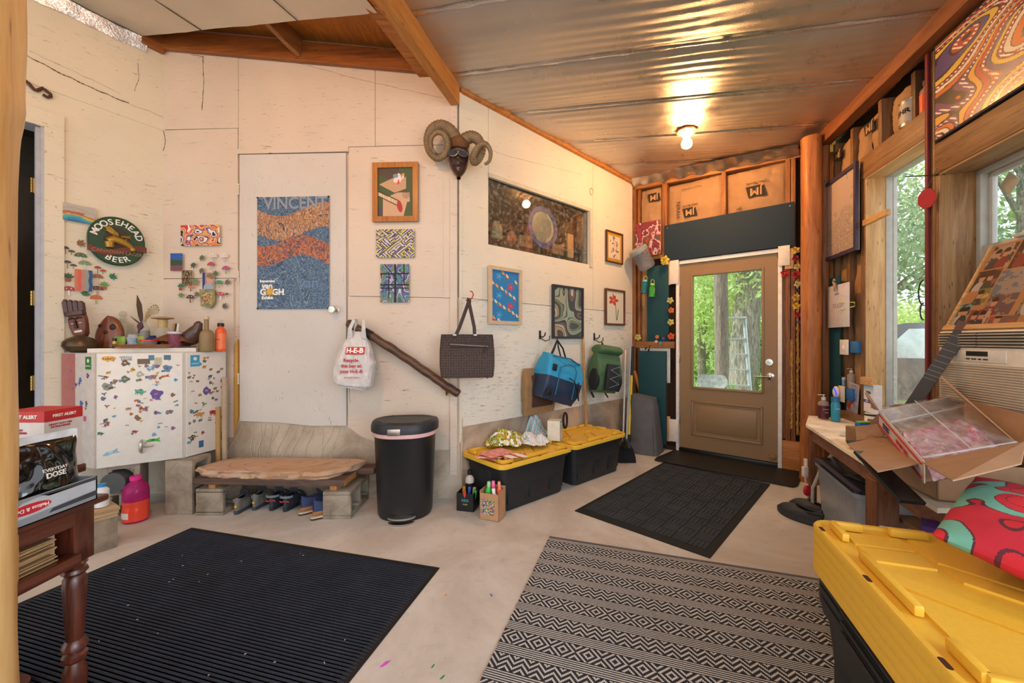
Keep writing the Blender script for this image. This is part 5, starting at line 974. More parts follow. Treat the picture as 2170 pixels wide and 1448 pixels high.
for a in ((L, 'leafy', 700, 560, 'brown spiky leaf sticker, topmost one left of the beer sign', ['9a6f44', '7a5430']), (L, 'pair', 603, 622, 'pair of dark brown mushroom stickers at far left under the postcard', ['4a4038', '6a7a52', '9a3a3a']), (L, 'mushroom', 707, 680, 'green moss mound sticker with pink cap left of the beer sign', ['4d6b42', 'd8d2c8', 'c87a7a']), (L, 'pair', 620, 745, 'cluster of grey capped mushrooms sticker above the potted leaf sticker', ['4a463f', '7a7468', '7a7468']), (L, 'mushroom', 743, 748, 'green jellyfish like mushroom sticker above the coral card', ['7a9a72', 'c8d0c0', 'a8584a']), (L, 'pair', 882, 793, 'red and green toadstool pair sticker right of the coral card top', ['a8443a', '5f7a42', 'e8dcd0']), (L, 'potted', 598, 855, 'potted green leaf sticker left of the coral card', ['35553a', '9a4a34']), (L, 'mushroom', 853, 865, 'brown layered mushroom sticker right beside the coral card', ['9a6a4c', 'd0bca6', '6f4430']), (L, 'leafy', 985, 855, 'teal green round plant sticker nearest under the beer sign', ['2f8a6e', '1f5f4e']), (L, 'mushroom', 603, 975, 'red and white toadstool sticker below the potted leaf sticker', ['a83e44', 'e8e0dc', 'f0e8e0']), (L, 'mushroom', 855, 970, 'maroon mushroom sticker right of the coral card bottom', ['6a3a3c', 'b09a88', 'c8a090']), (L, 'potted', 913, 928, 'green spider plant sticker in orange pot', ['6a9a52', 'b05a3a']), (L, 'leafy', 748, 1005, 'trailing green vine sticker below the coral card', ['4f7a46', '3f6438']), (L, 'mushroom', 843, 1050, 'orange mushroom sticker, lowest on the left wall', ['c8643c', 'a8b07a', 'd88a5a']),
          (A, 'leafy', 1767, 687, 'grey green leaf sticker, top left of the back wall group', ['6a7a58', '4f5f44']), (A, 'mushroom', 1868, 683, 'shiny white mushroom sticker, top middle of the back wall group', ['d8d0c8', 'b8a8a0', '9a6a6a']), (A, 'mushroom', 1964, 684, 'shiny white and red mushroom sticker, top right of the back wall group', ['e0d8d4', 'c8b0a8', 'b04a4a']), (A, 'leafy', 1693, 750, 'dark green bushy leaf sticker under the red line painting', ['34463a', '52604a']), (A, 'mushroom', 1850, 757, 'red pointed mushroom sticker under the shiny white one', ['a84a50', 'b8a898', 'c87a7a']), (A, 'mushroom', 1980, 792, 'magenta and green mushroom sticker right of the child photo', ['a8427a', '8aa04a', 'd0a8b8']), (A, 'leafy', 1765, 800, 'brown feathery leaf sticker left above the child photo', ['7a7458', '5a5844']), (A, 'leafy', 1893, 828, 'dark green leaf sprig sticker beside the child photo top', ['3f5a3a', '5a7450']), (A, 'potted', 1715, 897, 'green potted cactus sticker between brown photo and child photo', ['5f8a52', 'a86a4a']), (A, 'mushroom', 1920, 918, 'teal green mushroom sticker right of the child photo', ['3a8a6a', 'c8945a', '7ab094']), (A, 'leafy', 1990, 900, 'grey flower sticker nearest the door hinge', ['7a746a', '54504a']), (A, 'potted', 1583, 940, 'leafy plant in red pot sticker left of the brown photo', ['3f6a42', '9a4034']), (A, 'mushroom', 1672, 957, 'small orange mushroom sticker under the brown photo', ['c8744a', '5a4038', 'a85a3a']), (A, 'leafy', 1590, 1015, 'green leafy sprig sticker under the red pot sticker', ['4a7448', '6f9460']), (A, 'mushroom', 1668, 1045, 'dark brown and white mushroom sticker low on the back wall', ['4a322c', '7a5a4a', 'e8e0d8']), (A, 'leafy', 1730, 1010, 'brown leaf sticker left of the shield plaque', ['5f5a44', '7a6a4c']), (A, 'mushroom', 1932, 1020, 'red and white mushroom sticker right of the shield plaque', ['b04a50', 'e0d8d0', 'e8e0d8']), (A, 'mushroom', 1990, 1012, 'tiny maroon mushroom cap sticker by the door edge', ['7a3a40', '8a6a5a', 'b08a8a']), (A, 'leafy', 1966, 1113, 'grey bushy sticker, lowest right of the back wall group', ['6a6a60', '4f4a44'])):
    stk(a[1], a[0], a[2], a[3], a[4], a[5], .034 if 'tiny' in a[4] else .05 if 'small' in a[4] else .070)
# --- handrail, recycling bag, handbag, ram mask
rp = [A.hit(*q_, .10) for q_ in ((736, 684), (760, 698), (800, 720), (850, 752), (905, 790), (945, 818), (973, 836))]; c0 = rp[3]
t = thing('handrail', 'knobbly dark brown branch handrail sloping down the back wall beside the door', 'handrail', c0, 0); s = MB()
pp = []; rr_ = []
for k in range(61): f = k/60*6; i = min(5, int(f)); g = f-i; q_ = rp[i]*(1-g)+rp[i+1]*g-c0; pp.append(q_+V((0, .004*nz(k*.3, 1), .005*nz(k*.25, 7)))); rr_.append(.033*(1+.16*nz(k*.22, 4))*(1 if 0 < k < 60 else .75))
s.tube(pp, rr_, 14); s.obj('rail', wood('5f3c24', '331d12', 'X', .9, coat=.4, knots=True), t, smooth=80)
s = MB(); d = (rp[2]-rp[0]).normalized(); m_ = rp[0]*.25+rp[1]*.75-c0; s.tube([m_-d*.04+d*.1, m_+d*.04+d*.1], .040, 16); s.obj('rubber_band', M_black, t)
for k in (1, 5): s = MB(); q_ = rp[k]-c0; s.tube([q_+V((0, .0, -.028)), q_+V((0, .03, -.075)), q_+V((0, .09, -.06))], .006, 8); s.at(q_+V((0, .092, -.06)), rx=math.pi/2); s.cyl(.025, .004, 12); s.at(); s.obj('bracket', M_brass, t)
bp = A.hit(754, 822, .15); t = thing('grocery_bag', 'white plastic grocery bag stuffed with bags hanging from the handrail top', 'plastic bag', bp, .05, ry=.0); s = MB()
def bagw(z): return (.145 if z < .20 else .145-.11*((z-.20)/.24)**1.3)*(1 if z > .03 else .72+.28*z/.03)
def bagy(z): return .085*(1 if z < .25 else 1-.75*(z-.25)/.19)*(1 if z > .02 else .6)
def bagc(z): return .04*(z/.44)-.02
def bagf(u, v):
    a = u*2*math.pi; z = v*.43; c, s_ = math.cos(a), math.sin(a); n_ = .010*nz(c*3, s_*3, z*14)+.006*nz(c*9+2, s_*9, z*22); k = 1 if s_ > -.5 else .45
    return (bagc(z)+(bagw(z)+n_)*math.copysign(abs(c)**.8, c), (bagy(z)+n_*k)*math.copysign(abs(s_)**.7, s_), z-.02*c*(1-v))
s.grid(bagf, 72, 40); t_ = NT('thin_white_plastic'); t_.set(Base_Color=lin('ece6e4'), Roughness=.3, Subsurface_Weight=.2); t_.bump(t_.noise(t_.coord((1, 1, .6)), 28, 6, .75, .8), .9, .02); s.obj('bag_skin', t_.m, t, smooth=80)
s = MB()
for sg in (-1, 1): s.tube([(.02+sg*.05, -.04, .38), (.03+sg*.05, -.07, .45), (.035+sg*.035, -.045, .515), (.03+sg*.03, .01, .52), (.02+sg*.04, .05, .40)], [.022, .014, .012, .014, .022], 8, flat=(1, .35))
s.obj('bag_handle', t_.m, t); dr_ = lambda c: V((c.x, c.y-bagy(max(0, c.z))*(max(.02, 1-(min(.99, abs((c.x-bagc(c.z))/bagw(max(0, c.z)))))**2.3))**.42-.008, c.z))
M_rt = mat('c22634', .5); s = MB(); s.grid(lambda u, v: dr_(V((.02+(u-.5)*.135, -.002, .285+(v-.5)*.055))), 20, 6); s.obj('logo_patch', M_rt, t); text('H-E-B', .050, (.02, -.006, .285), M_tx, t, bold=.002, drape=dr_)
text('Recycle\nthis bag at\nyour H-E-B', .036, (-.005, -.003, .172), M_rt, t, bold=.0007, drape=dr_, lsp=1.15); text('®  PLASTIC BAGS', .014, (-.0, -.003, .085), M_rt, t, drape=dr_)
hb = aty(990, 800, 3.02); t = thing('handbag', 'dark brown quilted handbag hanging from a red hook at the wall corner', 'handbag', hb, .16); s = MB(); M_hb = None
t_ = NT('quilted_brown'); vo = t_.n('ShaderNodeTexVoronoi', feature='F1'); vo.inputs['Scale'].default_value = 52; t_.l(t_.coord((1, .3, 1)), vo.inputs[0]); vo.inputs['Randomness'].default_value = .25; t_.col(t_.ramp(vo.outputs['Distance'], [(.2, lin('54443f')), (.7, lin('352a27'))])); t_.set(Roughness=.8); t_.bump(t_.math('MULTIPLY', vo.outputs['Distance'], -1.), .9, .008); M_q = t_.m
def hbr(z, k): w0 = .195+.01*math.sin(z*9); d0 = .055*(1-.75*z/.33)+.012; return [(x*k, y*k-.0, z) for x, y in rrect(2*w0, 2*d0, min(.02, d0*.9), 5)]
s.loft([hbr(0, .96), hbr(.012, 1), hbr(.10, 1.01), hbr(.2, 1), hbr(.30, .99), hbr(.325, .985)]); s.obj('bag_body', M_q, t)
s = MB(); s.bb(-.13, .155, -.048, -.030, .228, .262, .004); s.obj('pocket_band', mat('3b302c', .8), t); s = MB(); s.tube([(-.13, -.050, .252), (.0, -.052, .244), (.155, -.050, .234)], .0035, 6); s.obj('zipper', M_chrome, t)
s = MB(); s.tube([(.14, -.055, .234), (.13, -.06, .21), (.12, -.058, .185)], .005, 6); s.obj('zipper_pull', M_black, t)
for sg, x0, x1 in ((-1, -.09, .012), (1, .055, .02)): s = MB(); s.tube([(x0, -.03, .31), (x0*.75+.01, -.03, .38), (x1-.005, -.005, .56), (x1, .03, .60), (x1, .05, .56)], .013, 8, flat=(1, .35)); s.obj('handle', mat('3b302c', .7), t)
for x0 in (-.095, .058): s = MB(); s.bb(x0-.014, x0+.014, -.040, -.030, .312, .328, .003); s.obj('ring_clip', mat('9a9894', .35, 1), t)
for x0 in (-.14, .15): s = MB(); s.sph((x0, -.04, -.004), .007, 8); s.obj('foot_stud', M_chrome, t)
hp = hb+V((.015, .03, .59)); t = thing('wall_hook', 'small red curved hook above the brown handbag', 'hook', hp, 0); s = MB(); s.tube([(-.03, .03, 0), (-.01, -.0, -.002), (.02, -.01, .012), (.03, -.01, .04), (.02, -.01, .062), (.005, -.01, .066)], .005, 8); s.obj('hook', M_red, t)
mc_ = aty(972, 330, 3.09); t = thing('ram_mask', 'carved dark face mask with curled ram horns and sunglasses at the wall corner', 'mask', mc_, .1); S_ = 3.09/845; Q = lambda x, y, d=0: ((x-972)*S_, d, (330-y)*S_)
s = MB()
def face(u, v):
    a = u*2*math.pi; z = .115-.29*v; w_ = .085*math.sin(math.pi*min(.985, .12+v*.90))**.5*(1-.12*max(0, v-.35)/.65); w_ = max(w_, .004); y = -.085*math.sin(math.pi*min(.98, .15+v*.8))**.6; c, s_ = math.cos(a), math.sin(a)
    n_ = 0
    if s_ < 0: n_ = -.028*math.exp(-((c)/.22)**2)*math.exp(-((v-.58)/.10)**2)-.016*math.exp(-(c/.6)**2)*math.exp(-((v-.36)/.05)**2)+.016*(math.exp(-((abs(c)-.42)/.16)**2))*math.exp(-((v-.46)/.06)**2)-.014*math.exp(-(c/.5)**2)*math.exp(-((v-.74)/.03)**2)-.015*math.exp(-(c/.4)**2)*math.exp(-((v-.9)/.08)**2)
    return (w_*c, (y*-s_*1.0 if s_ < 0 else .03*s_)*(-1 if s_ < 0 else 1)*(-1 if s_ < 0 else 1)+n_ if s_ >= 0 else y*(-s_)+n_, z)
s.grid(face, 40, 40); s.obj('face', mat('3c231b', .3, coat=.3, bump=.2, bscale=30, vary=.3), t, smooth=80)
s = MB(); s.sph((0, -.025, .075), .085, 18, (1, .85, .75)); s.obj('skull_cap', mat('6a4526', .85, bump=1, bscale=50, vary=.35), t, smooth=80)
def horn(pts, r0, r1):
    P_ = [V(q_) for q_ in pts]; out_ = []; R = []; n_ = len(P_)-1
    def cr(i): return P_[max(0, min(n_, i))]
    N = n_*14
    for k in range(N+1):
        f = k/N*n_; i = min(n_-1, int(f)); g = f-i; a, b_, c, d = cr(i-1), cr(i), cr(i+1), cr(i+2); out_.append(.5*((2*b_)+(-a+c)*g+(2*a-5*b_+4*c-d)*g*g+(-a+3*b_-3*c+d)*g**3)); R.append((r0+(r1-r0)*(k/N)**.8)*(1+.06*math.sin(k*1.9)))
    s = MB(); s.tube(out_, R, 12); return s
M_horn = mat('7c6547', .55, bump=.6, bscale=70, vary=.25)
horn([Q(970, 303, -.02), Q(955, 285, -.05), Q(936, 279, -.07), Q(918, 289, -.07), Q(910, 308, -.05), Q(914, 328, -.03), Q(928, 340, -.03), Q(945, 335, -.06), Q(951, 319, -.10), Q(943, 305, -.13), Q(930, 303, -.14), Q(918, 314, -.13), Q(918, 330, -.11), Q(926, 340, -.10)], .052, .010).obj('horn', M_horn, t, smooth=80)
horn([Q(978, 303, -.02), Q(997, 296, -.05), Q(1012, 302, -.06), Q(1020, 318, -.04), Q(1014, 336, -.02), Q(1004, 347, -.04), Q(1003, 338, -.08), Q(1014, 323, -.11), Q(1028, 320, -.13), Q(1038, 334, -.12), Q(1036, 350, -.10), Q(1026, 357, -.09)], .050, .010).obj('horn', M_horn, t, smooth=80)
s = MB()
for sg in (-1, 1): s.tube([(sg*.036+.032*math.cos(a)*1.05, -.118+.012*math.cos(a)*sg, -.035+.024*math.sin(a)) for a in [i*math.pi/9 for i in range(18)]], .0022, 6, closed=True); s.tube([(sg*.068, -.10, -.03), (sg*.088, -.02, -.01)], .003, 6)
s.tube([(-.008, -.12, -.028), (0, -.124, -.024), (.008, -.12, -.028)], .003, 6); g_ = s.obj('sunglasses', mat('8f8678', .3, .6), t)
s = MB()
for sg in (-1, 1): s.at((sg*.036, -.1175, -.035), rx=math.pi/2, rz=0); s.prism([(.031*math.cos(a), .023*math.sin(a)) for a in [i*math.pi/9 for i in range(18)]], -.001, .001, 'Z')
s.at(); s.obj('dark_lens', mat('241c2a', .1, coat=.5), g_)
# --- middle wall pictures
def birds(U, W_):
    c = np.zeros(U.shape+(3,))+lin('1e7ab8'); y_ = W_*5
    for (cx, cy, r, col_) in [(.28+.42*(k % 2), .12+.19*k, .11, 'c23a55' if k % 2 else '2a94d0') for k in range(5)]:
        d = np.hypot((U-cx)*.62, W_-cy); a = np.arctan2(W_-cy, (U-cx)*.62); c = over(c, d < .075*(.8+.25*np.cos(5*a)), col_); c = over(c, d < .015, 'e07a90')
    for k in range(18):
        cx, cy = ((k*.37+.1) % 1), ((k*.211+.05) % 1); a = (U-cx)*.62*.8+(W_-cy)*.5; b__ = -(U-cx)*.62*.5+(W_-cy)*.8; c = over(c, (a/.022)**2+(b__/.055)**2 < 1, 'd8cdb4' if k % 3 else 'd89a6a'); c = over(c, ((U-cx)*.62/.05)**2+((W_-cy+.035)/.012)**2 < 1, '3a7a4a' if k % 2 else 'a83a3a')
    return c
framed('framed_print', 'pale wood framed print of hummingbirds on bright blue on the middle wall', B, 1034, 568, 1103, 688, birds, mat('c8b394', .5), .030, .022, res=2.6)
framed('framed_print', 'black framed swirling striped drawing above the blue cooler bag', B, 1169, 607, 1234, 718, contour(['a8a890', '6f8a6a', '4a4a52', 'b59a72', 'c8c0b0', '7a5a5a', '3a3a44', '9ab0a0'], 12, 2.2, 15, '2f2f36', .2, .7), mat('2a2b33', .4), .022, .022, res=2.6, glass=True)
def lily(U, W_):
    c = np.zeros(U.shape+(3,))+lin('d9d4c2'); st = (np.abs(U-(.55+.12*(.5-W_))) < .018) & (W_ > .1) & (W_ < .62); c = over(c, st, '5f7a4a'); c = over(c, (np.abs(U-(.62+.25*(W_-.1))) < .02) & (W_ > .1) & (W_ < .45), '4f6a44')
    a = np.arctan2((W_-.72)*1.8, U-.42); d = np.hypot(U-.42, (W_-.72)*1.8); c = over(c, d < .13+.16*np.abs(np.cos(2.5*a)), 'c0483e'); c = over(c, d < .07, 'd98a4a'); return over(c, (np.abs(U-.4) < .03) & (W_ > .8) & (W_ < .92), 'c0483e')
framed('framed_print', 'brown framed botanical print of a red lily on the middle wall', B, 1281, 614, 1322, 690, lily, wood('6f4630', '43281b', 'Z', 1.5, knots=False), .022, .02, res=3)
framed('framed_print', 'small gold matted pencil sketch framed high at the far end of the middle wall', B, 1283, 492, 1318, 558, lambda U, W_: over(np.zeros(U.shape+(3,))+lin('d8c8b4'), (fbm(U, W_, 12, 5) > .56) & (np.hypot(U-.5, (W_-.5)*.8+.3*(U-.5)) < .38), '77685a'), wood('5f3b22', '3b2415', 'Z', 1.5, knots=False), .014, .018, res=3, matw=.035, matc=mat('c08f2c', .6))
def hook2(label, p, rz):
    t = thing('coat_hook', label, 'hook', p, rz, 'black twin prong coat hooks on the middle wall'); s = MB(); s.bb(-.012, .012, 0, .006, -.03, .05, .002); s.tube([(0, 0, .0), (0, -.03, -.015), (0, -.06, .005), (0, -.065, .03)], .006, 8); s.tube([(0, 0, -.02), (.02, -.05, -.05), (.05, -.07, -.035), (.055, -.07, .0)], .005, 8); s.obj('hook', M_black, t)
hook2('black coat hook holding the blue cooler bag', B.hit(1145, 712, .008), B.rot); hook2('black coat hook holding the green backpack', B.hit(1260, 716, .008), B.rot)
# keepsakes on the sill behind the dusty pane
def behind(name, label, cat, x0, yt, x1, yb, fn, off=-.13):
    p, w_, h_ = B.rect(x0, yt, x1, yb, off); t = thing(name, label, cat, p, B.rot); fn(t, w_, h_); return t
def f_mirror(t, w_, h_):
    s = MB(); s.at(rx=math.pi/2); s.lathe([(.155, .0), (.205, .0), (.205, .014), (.155, .014)], 40, cap=False); s.obj('mosaic_rim', mat('4a5aa0', .4, vary=.4), t); s = MB(); s.at(rx=math.pi/2); s.cyl(.157, .006, 40, z=.002); s.obj('mirror_glass', mat('a9b29c', .25, .3), t)
    s = MB(); s.prism([(.15*math.cos(a), .15*math.sin(a)) for a in [-1.3+i*.2 for i in range(14)]]+[(.03+.09*math.cos(a), .11*math.sin(a)) for a in [1.3-i*.2 for i in range(14)]], -.012, -.009); s.obj('moon_face', mat('c4c8b0', .5), t)
behind('round_mirror', 'round mirror with blue mosaic rim and crescent moon face behind the dusty interior window', 'mirror', 1112, 432, 1184, 532, f_mirror)
behind('cream_jug', 'cream enamel jug at the left end behind the dusty interior window', 'jug', 1042, 470, 1062, 508, lambda t, w_, h_: MB().at((0, 0, -h_/2)).lathe([(.05, 0), (.055, .01), (.055, .10), (.035, .14), (.03, h_)], 20).obj('jug', mat('a8a078', .5, vary=.2), t))
behind('orange_vase', 'orange wooden oval piece beside the cream jug behind the interior window', 'ornament', 1074, 492, 1094, 516, lambda t, w_, h_: MB().sph((0, 0, 0), .062, 16, (1, .35, 1)).obj('oval', mat('b86a42', .5, vary=.2), t))
def f_sign(word):
    def f(t, w_, h_): MB().box((0, 0, 0), (w_, .02, h_), .002, 1).obj('plank', mat('8a6a4c', .7), t); text(word, h_*.7, (0, -.0115, 0), mat('3a2a20'), t)
    return f
behind('wooden_sign', 'small brown wooden sign left of the round mirror behind the interior window', 'sign', 1099, 500, 1126, 524, f_sign('Trail'), -.06); behind('wooden_sign', 'small brown wooden sign right of the round mirror behind the interior window', 'sign', 1170, 518, 1193, 540, f_sign('oves'), -.06)
behind('wood_strip', 'upright tan wood strip near the right end behind the interior window', 'board', 1202, 497, 1214, 546, lambda t, w_, h_: MB().box((0, 0, 0), (w_, .02, h_), .002, 1).obj('strip', M_pine, t), -.08)
# tan bag behind the cooler
def lump(s, w_, d_, h_, r=.03, bulge=.25, tap=1., sd=1, nn=.006, nv=16, n=40):
    R = []
    for k in range(nv+1):
        v = k/nv; z = h_*(v); e = math.sin(math.pi*min(1, max(0, v)))**.30 if 0 < v < 1 else .55; kx = 1+(tap-1)*v; P_ = rrect(w_*kx*(.9+.1*e), d_*e*(1+bulge*math.sin(math.pi*v)), min(r, d_*e*.45), 6)
        R.append([(x+nn*nz(x*14+sd, y*14, z*14), y+nn*1.6*nz(x*11, y*9+sd, z*13), z+nn*nz(x*8, y*8, z*8+sd)) for x, y in P_])
    s.loft(R); return s
tp = B.hit(1143, 876, .050); t = thing('canvas_bag', 'tan canvas shoulder bag hanging behind the blue cooler', 'bag', tp, B.rot); s = MB(); lump(s, .40, .055, .42, .02, .3, 1.02, 4, .008); s.obj('bag_body', mat('9a7750', .85, bump=.4, bscale=60), t, smooth=60)
s = MB(); s.bb(-.13, .14, -.045, -.03, .07, .36, .012); s.obj('dark_inset', mat('4a3024', .85), t)
M_cb = mat('2596c4', .55, bump=.15, bscale=40); M_cn = mat('25364f', .55, bump=.15, bscale=40)
bp = B.hit(1172, 850, .17); t = thing('cooler_bag', 'bright blue and navy soft cooler bag hanging tilted from a black hook', 'cooler bag', bp, B.rot-.10, ry=.30); s = MB()
sp = MB(); lump(sp, .43, .20, .40, .03, .12, 1.08, 6, .007, 22)
for nm, m_, lo, hi in (('lower_shell', M_cn, -1, .20), ('upper_shell', M_cb, .20, 2)):
    s = MB(); idx = {}
    for f in sp.f:
        z = sum(sp.v[i].z for i in f)/len(f)
        if lo <= z < hi:
            g = []
            for i in f:
                if i not in idx: idx[i] = len(s.v); s.v.append(sp.v[i].copy())
                g.append(idx[i])
            s.f.append(g); s.mi.append(0); s.c.append(None)
    s.obj(nm, m_, t, smooth=60)
s = MB(); s.tube([(-.10, -.118, .30), (-.02, -.125, .345), (.05, -.125, .345), (.10, -.118, .30), (.11, -.118, .05)], .005, 6); s.tube([(-.10, -.118, .30), (-.10, -.120, .05)], .005, 6); s.obj('pocket_seam', mat('1d6f98', .5), t)
s = MB(); s.tube([(-.17, -.06, .385), (0, -.105, .40), (.17, -.06, .385)], .007, 6); s.obj('lid_zip', mat('156a90', .5), t)
s = MB(); s.tube([(.02, -.125, .23), (.05, -.16, .21), (.10, -.165, .14), (.16, -.15, .06), (.175, -.12, .12), (.16, -.11, .22)], .014, 8, flat=(1, .35)); s.obj('grab_strap', M_black, t)
s = MB(); s.tube([(-.17, -.02, .36), (-.13, -.0, .46), (-.08, .04, .56), (-.04, .05, .50), (-.02, .0, .40)], .014, 8, flat=(1, .4)); s.tube([(-.08, .04, .555), (.0, .03, .50), (.04, .0, .41)], .013, 8, flat=(1, .4)); s.obj('shoulder_strap', mat('1d2026', .7), t)
s = MB(); s.bb(-.185, -.14, -.115, -.095, .25, .31, .004); s.bb(-.19, -.14, -.115, -.09, .03, .09, .004); s.obj('buckle', M_black, t)
bp = B.hit(1277, 832, .15); t = thing('backpack', 'green and black hiking backpack hanging beside the bamboo stick', 'backpack', bp, B.rot-.25, ry=.12); M_bg = mat('4a6b48', .8, bump=.3, bscale=90); s = MB(); lump(s, .33, .17, .42, .04, .2, .95, 9, .008, 20); s.obj('main_body', M_bg, t, smooth=60)
s = MB(); s.at((0, -.01, .40)); lump(s, .31, .19, .09, .04, .1, .9, 3, .004, 10); s.at(); s.obj('top_lid', M_bg, t, smooth=60); s = MB(); s.at((0, -.125, .03)); lump(s, .17, .06, .27, .02, .1, .95, 5, .004, 14); s.at(); s.obj('front_pocket', mat('20252b', .75, bump=.3, bscale=90), t, smooth=60)
for sx_k in (-1, 1): s = MB(); s.at((sx_k*.15, -.03, .02)); lump(s, .05, .12, .22, .02, .1, .95, 7+sx_k, .004, 12); s.at(); s.obj('side_pocket', mat('1b1f24', .8), t, smooth=60)
s = MB()
for k in range(5): s.tube([(-.06+.12*(k % 2), -.163, .06+.045*k), (.06-.12*(k % 2), -.166, .105+.045*k)], .0025, 5)
s.obj('bungee_cord', mat('8a8f92', .6), t); s = MB(); s.tube([(-.08, .08, .35), (-.15, .06, .2), (-.13, .05, .02), (-.09, .02, -.06)], .014, 8, flat=(1, .4)); s.tube([(.05, .05, .02), (.08, .0, -.05)], .008, 6); s.tube([(-.02, .05, .46), (.0, .09, .53), (.02, .05, .46)], .008, 6); s.obj('strap', M_black, t)
s = MB(); s.bb(-.012, .012, -.05, .05, .488, .492); s.obj('orange_tab', mat('e0703a', .5), t)
# bamboo stick, broom, poles, covered thing by the corner
def pole(name, label, a, b_, r, m, cat='pole', n=10, nodes=0, group=None, extra=None):
    a, b_ = V(a), V(b_); t = thing(name, label, cat, a, 0, group); s = MB(); N = 40; s.tube([(b_-a)*(k/N) for k in range(N+1)], [r*(1.18 if nodes and k % nodes == 0 else 1) for k in range(N+1)], n); s.obj('shaft', m, t)
    if extra: extra(t, b_-a)
    return t
pole('bamboo_stick', 'thin tan bamboo stick leaning between the cooler bag and the green backpack', B.pt(1.50, .02, .10), B.hit(1235, 708, .02), .013, mat('b98a52', .5, vary=.2), 'stick', nodes=6)
pole('broom_handle', 'blue grey broom pole leaning in the far corner with black bristles', atz(1326, 968, .055), B.hit(1337, 722, .13), .011, mat('9fb0bf', .35, .3), 'broom', extra=lambda t, d: (MB().at((.0, 0, .05)).tube([(-.02, 0, .14), (0, 0, .11), (.0, 0, .06)], [.02, .05, .10], 14, flat=(1, .5)).obj('broom_cap', M_black, t), MB().at().loft([[(x, y, z) for x, y in rrect(w_, d__, .015, 4)] for w_, d__, z in ((.20, .075, -.055), (.19, .065, 0), (.15, .05, .08), (.08, .045, .13))]).obj('bristles', mat('17181a', .9, bump=1, bscale=200), t)))
pole('mop_pole', 'yellow and black telescopic pole standing in the far corner', atz(1331, 962, .01), B.hit(1341, 735, .12), .015, mat('e0c62a', .4), 'pole', extra=lambda t, d: (MB().tube([d*.72, d*1.0], .017, 12).obj('black_grip', M_black, t), MB().tube([d*.10, d*.17], .018, 12).obj('joint', M_black, t)))
pole('white_pole', 'thin white pole leaning just left of the yellow one', atz(1320, 955, .01), B.hit(1326, 742, .06), .010, mat('e6e6e2', .4), 'pole')
bt_ = B.pt(2.20, 0, .25); t = thing('scrub_brush', 'small grey scrub brush lying behind the broom bristles', 'brush', atz(1365, 958), .3); s = MB(); s.box((0, 0, .035), (.10, .06, .035), .006); s.obj('brush_block', mat('b4b6b8', .6), t); s = MB(); s.box((0, 0, .01), (.09, .05, .02)); s.obj('bristles', mat('5a5c60', .9), t)
t = thing('covered_stack', 'tall thing under a draped dark grey fabric cover beside the door', 'covered item', (1.475, 4.455, 0), C.rot+.10); s = MB(); R = []
for k in range(25):
    v = k/24; z = v*.62; w_ = .27*(1.25-.30*v) if v < .9 else .25*(1-.5*(v-.9)); d_ = .22*(1.25-.25*v); P_ = rrect(w_, d_, .04, 7); R.append([(x*(1+.10*(1-v)*math.sin(i*.8+1)), y*(1+.12*(1-v)*math.sin(i*.9)), z+.01*nz(x*9, y*9, v*3)-.02*(x/.13)*v) for i, (x, y) in enumerate(P_)])
s.loft(R); s.obj('fabric_cover', mat('5e5f62', .75, bump=.25, bscale=30, vary=.1), t, smooth=70)
pole('axe_handle', 'orange wooden tool handle rising behind the grey covered thing', C.pt(.14, .58, .05), C.hit(1344, 786, .07), .022, wood('b8702f', '8a4b1c', 'Z', 1), 'tool handle')
# --- corner cabinet covered with stickers
ca, cb_, cc_, cd_ = V((-3.12, 2.78)), V((-2.76, 2.65)), V((-2.385, 2.90)), V((-2.302, 3.20)); CZ0, CZ1 = .387, 1.155
ctr = V((-2.75, 2.95, CZ0)); t = thing('corner_cabinet', 'white corner cabinet covered in small animal stickers standing on cinder blocks', 'cabinet', ctr, 0); cab = t
loc = lambda p: (p.x-ctr.x, p.y-ctr.y); s = MB(); back = [V((-2.86, 3.235))]; s.prism([loc(p) for p in (ca, cb_, cc_, cd_, back[0], V((-3.06, 2.90)))], 0, CZ1-CZ0, 'Z'); M_cab = mat('dedad2', .4, vary=.04, bump=.05); s.obj('cabinet_body', M_cab, t)
def panel(p, q_, name, m, inset=.004, th=.016, mx=.006):
    d = (q_-p); Lp = d.length; o = thing_part(name, t, V((*loc(p), 0)), math.atan2(d.y, d.x)); s = MB(); s.bb(mx, Lp-mx, -th, -.0005, .004, CZ1-CZ0-.004, .003); b__ = s.obj(name, m, t, loc=(*loc(p), 0), rz=math.atan2(d.y, d.x)); return b__, Lp
def thing_part(*a): return None
FH = CZ1-CZ0
pl, Ll = panel(ca, cb_, 'left_side', mat('cfc6bf', .5)); pf, Lf = panel(cb_, cc_, 'door', M_cab); pr, Lr = panel(cc_, cd_, 'right_side', M_cab)
s = MB(); s.bb(.006, .17, -.0175, -.016, .25, FH-.004); s.obj('pink_paint', mat('b5716c', .6), pl)
blobc = ['8a5a3a', 'b4643a', '4a6a8a', '5f7f4a', '3a4048', 'a83f3a', 'c8a04a', '5aa0c8', '7a5a8a', '9a8a70', '2f6a52', 'd08a5a', '6a6a70', 'c86a8a']
nst = [0]; extra = {}
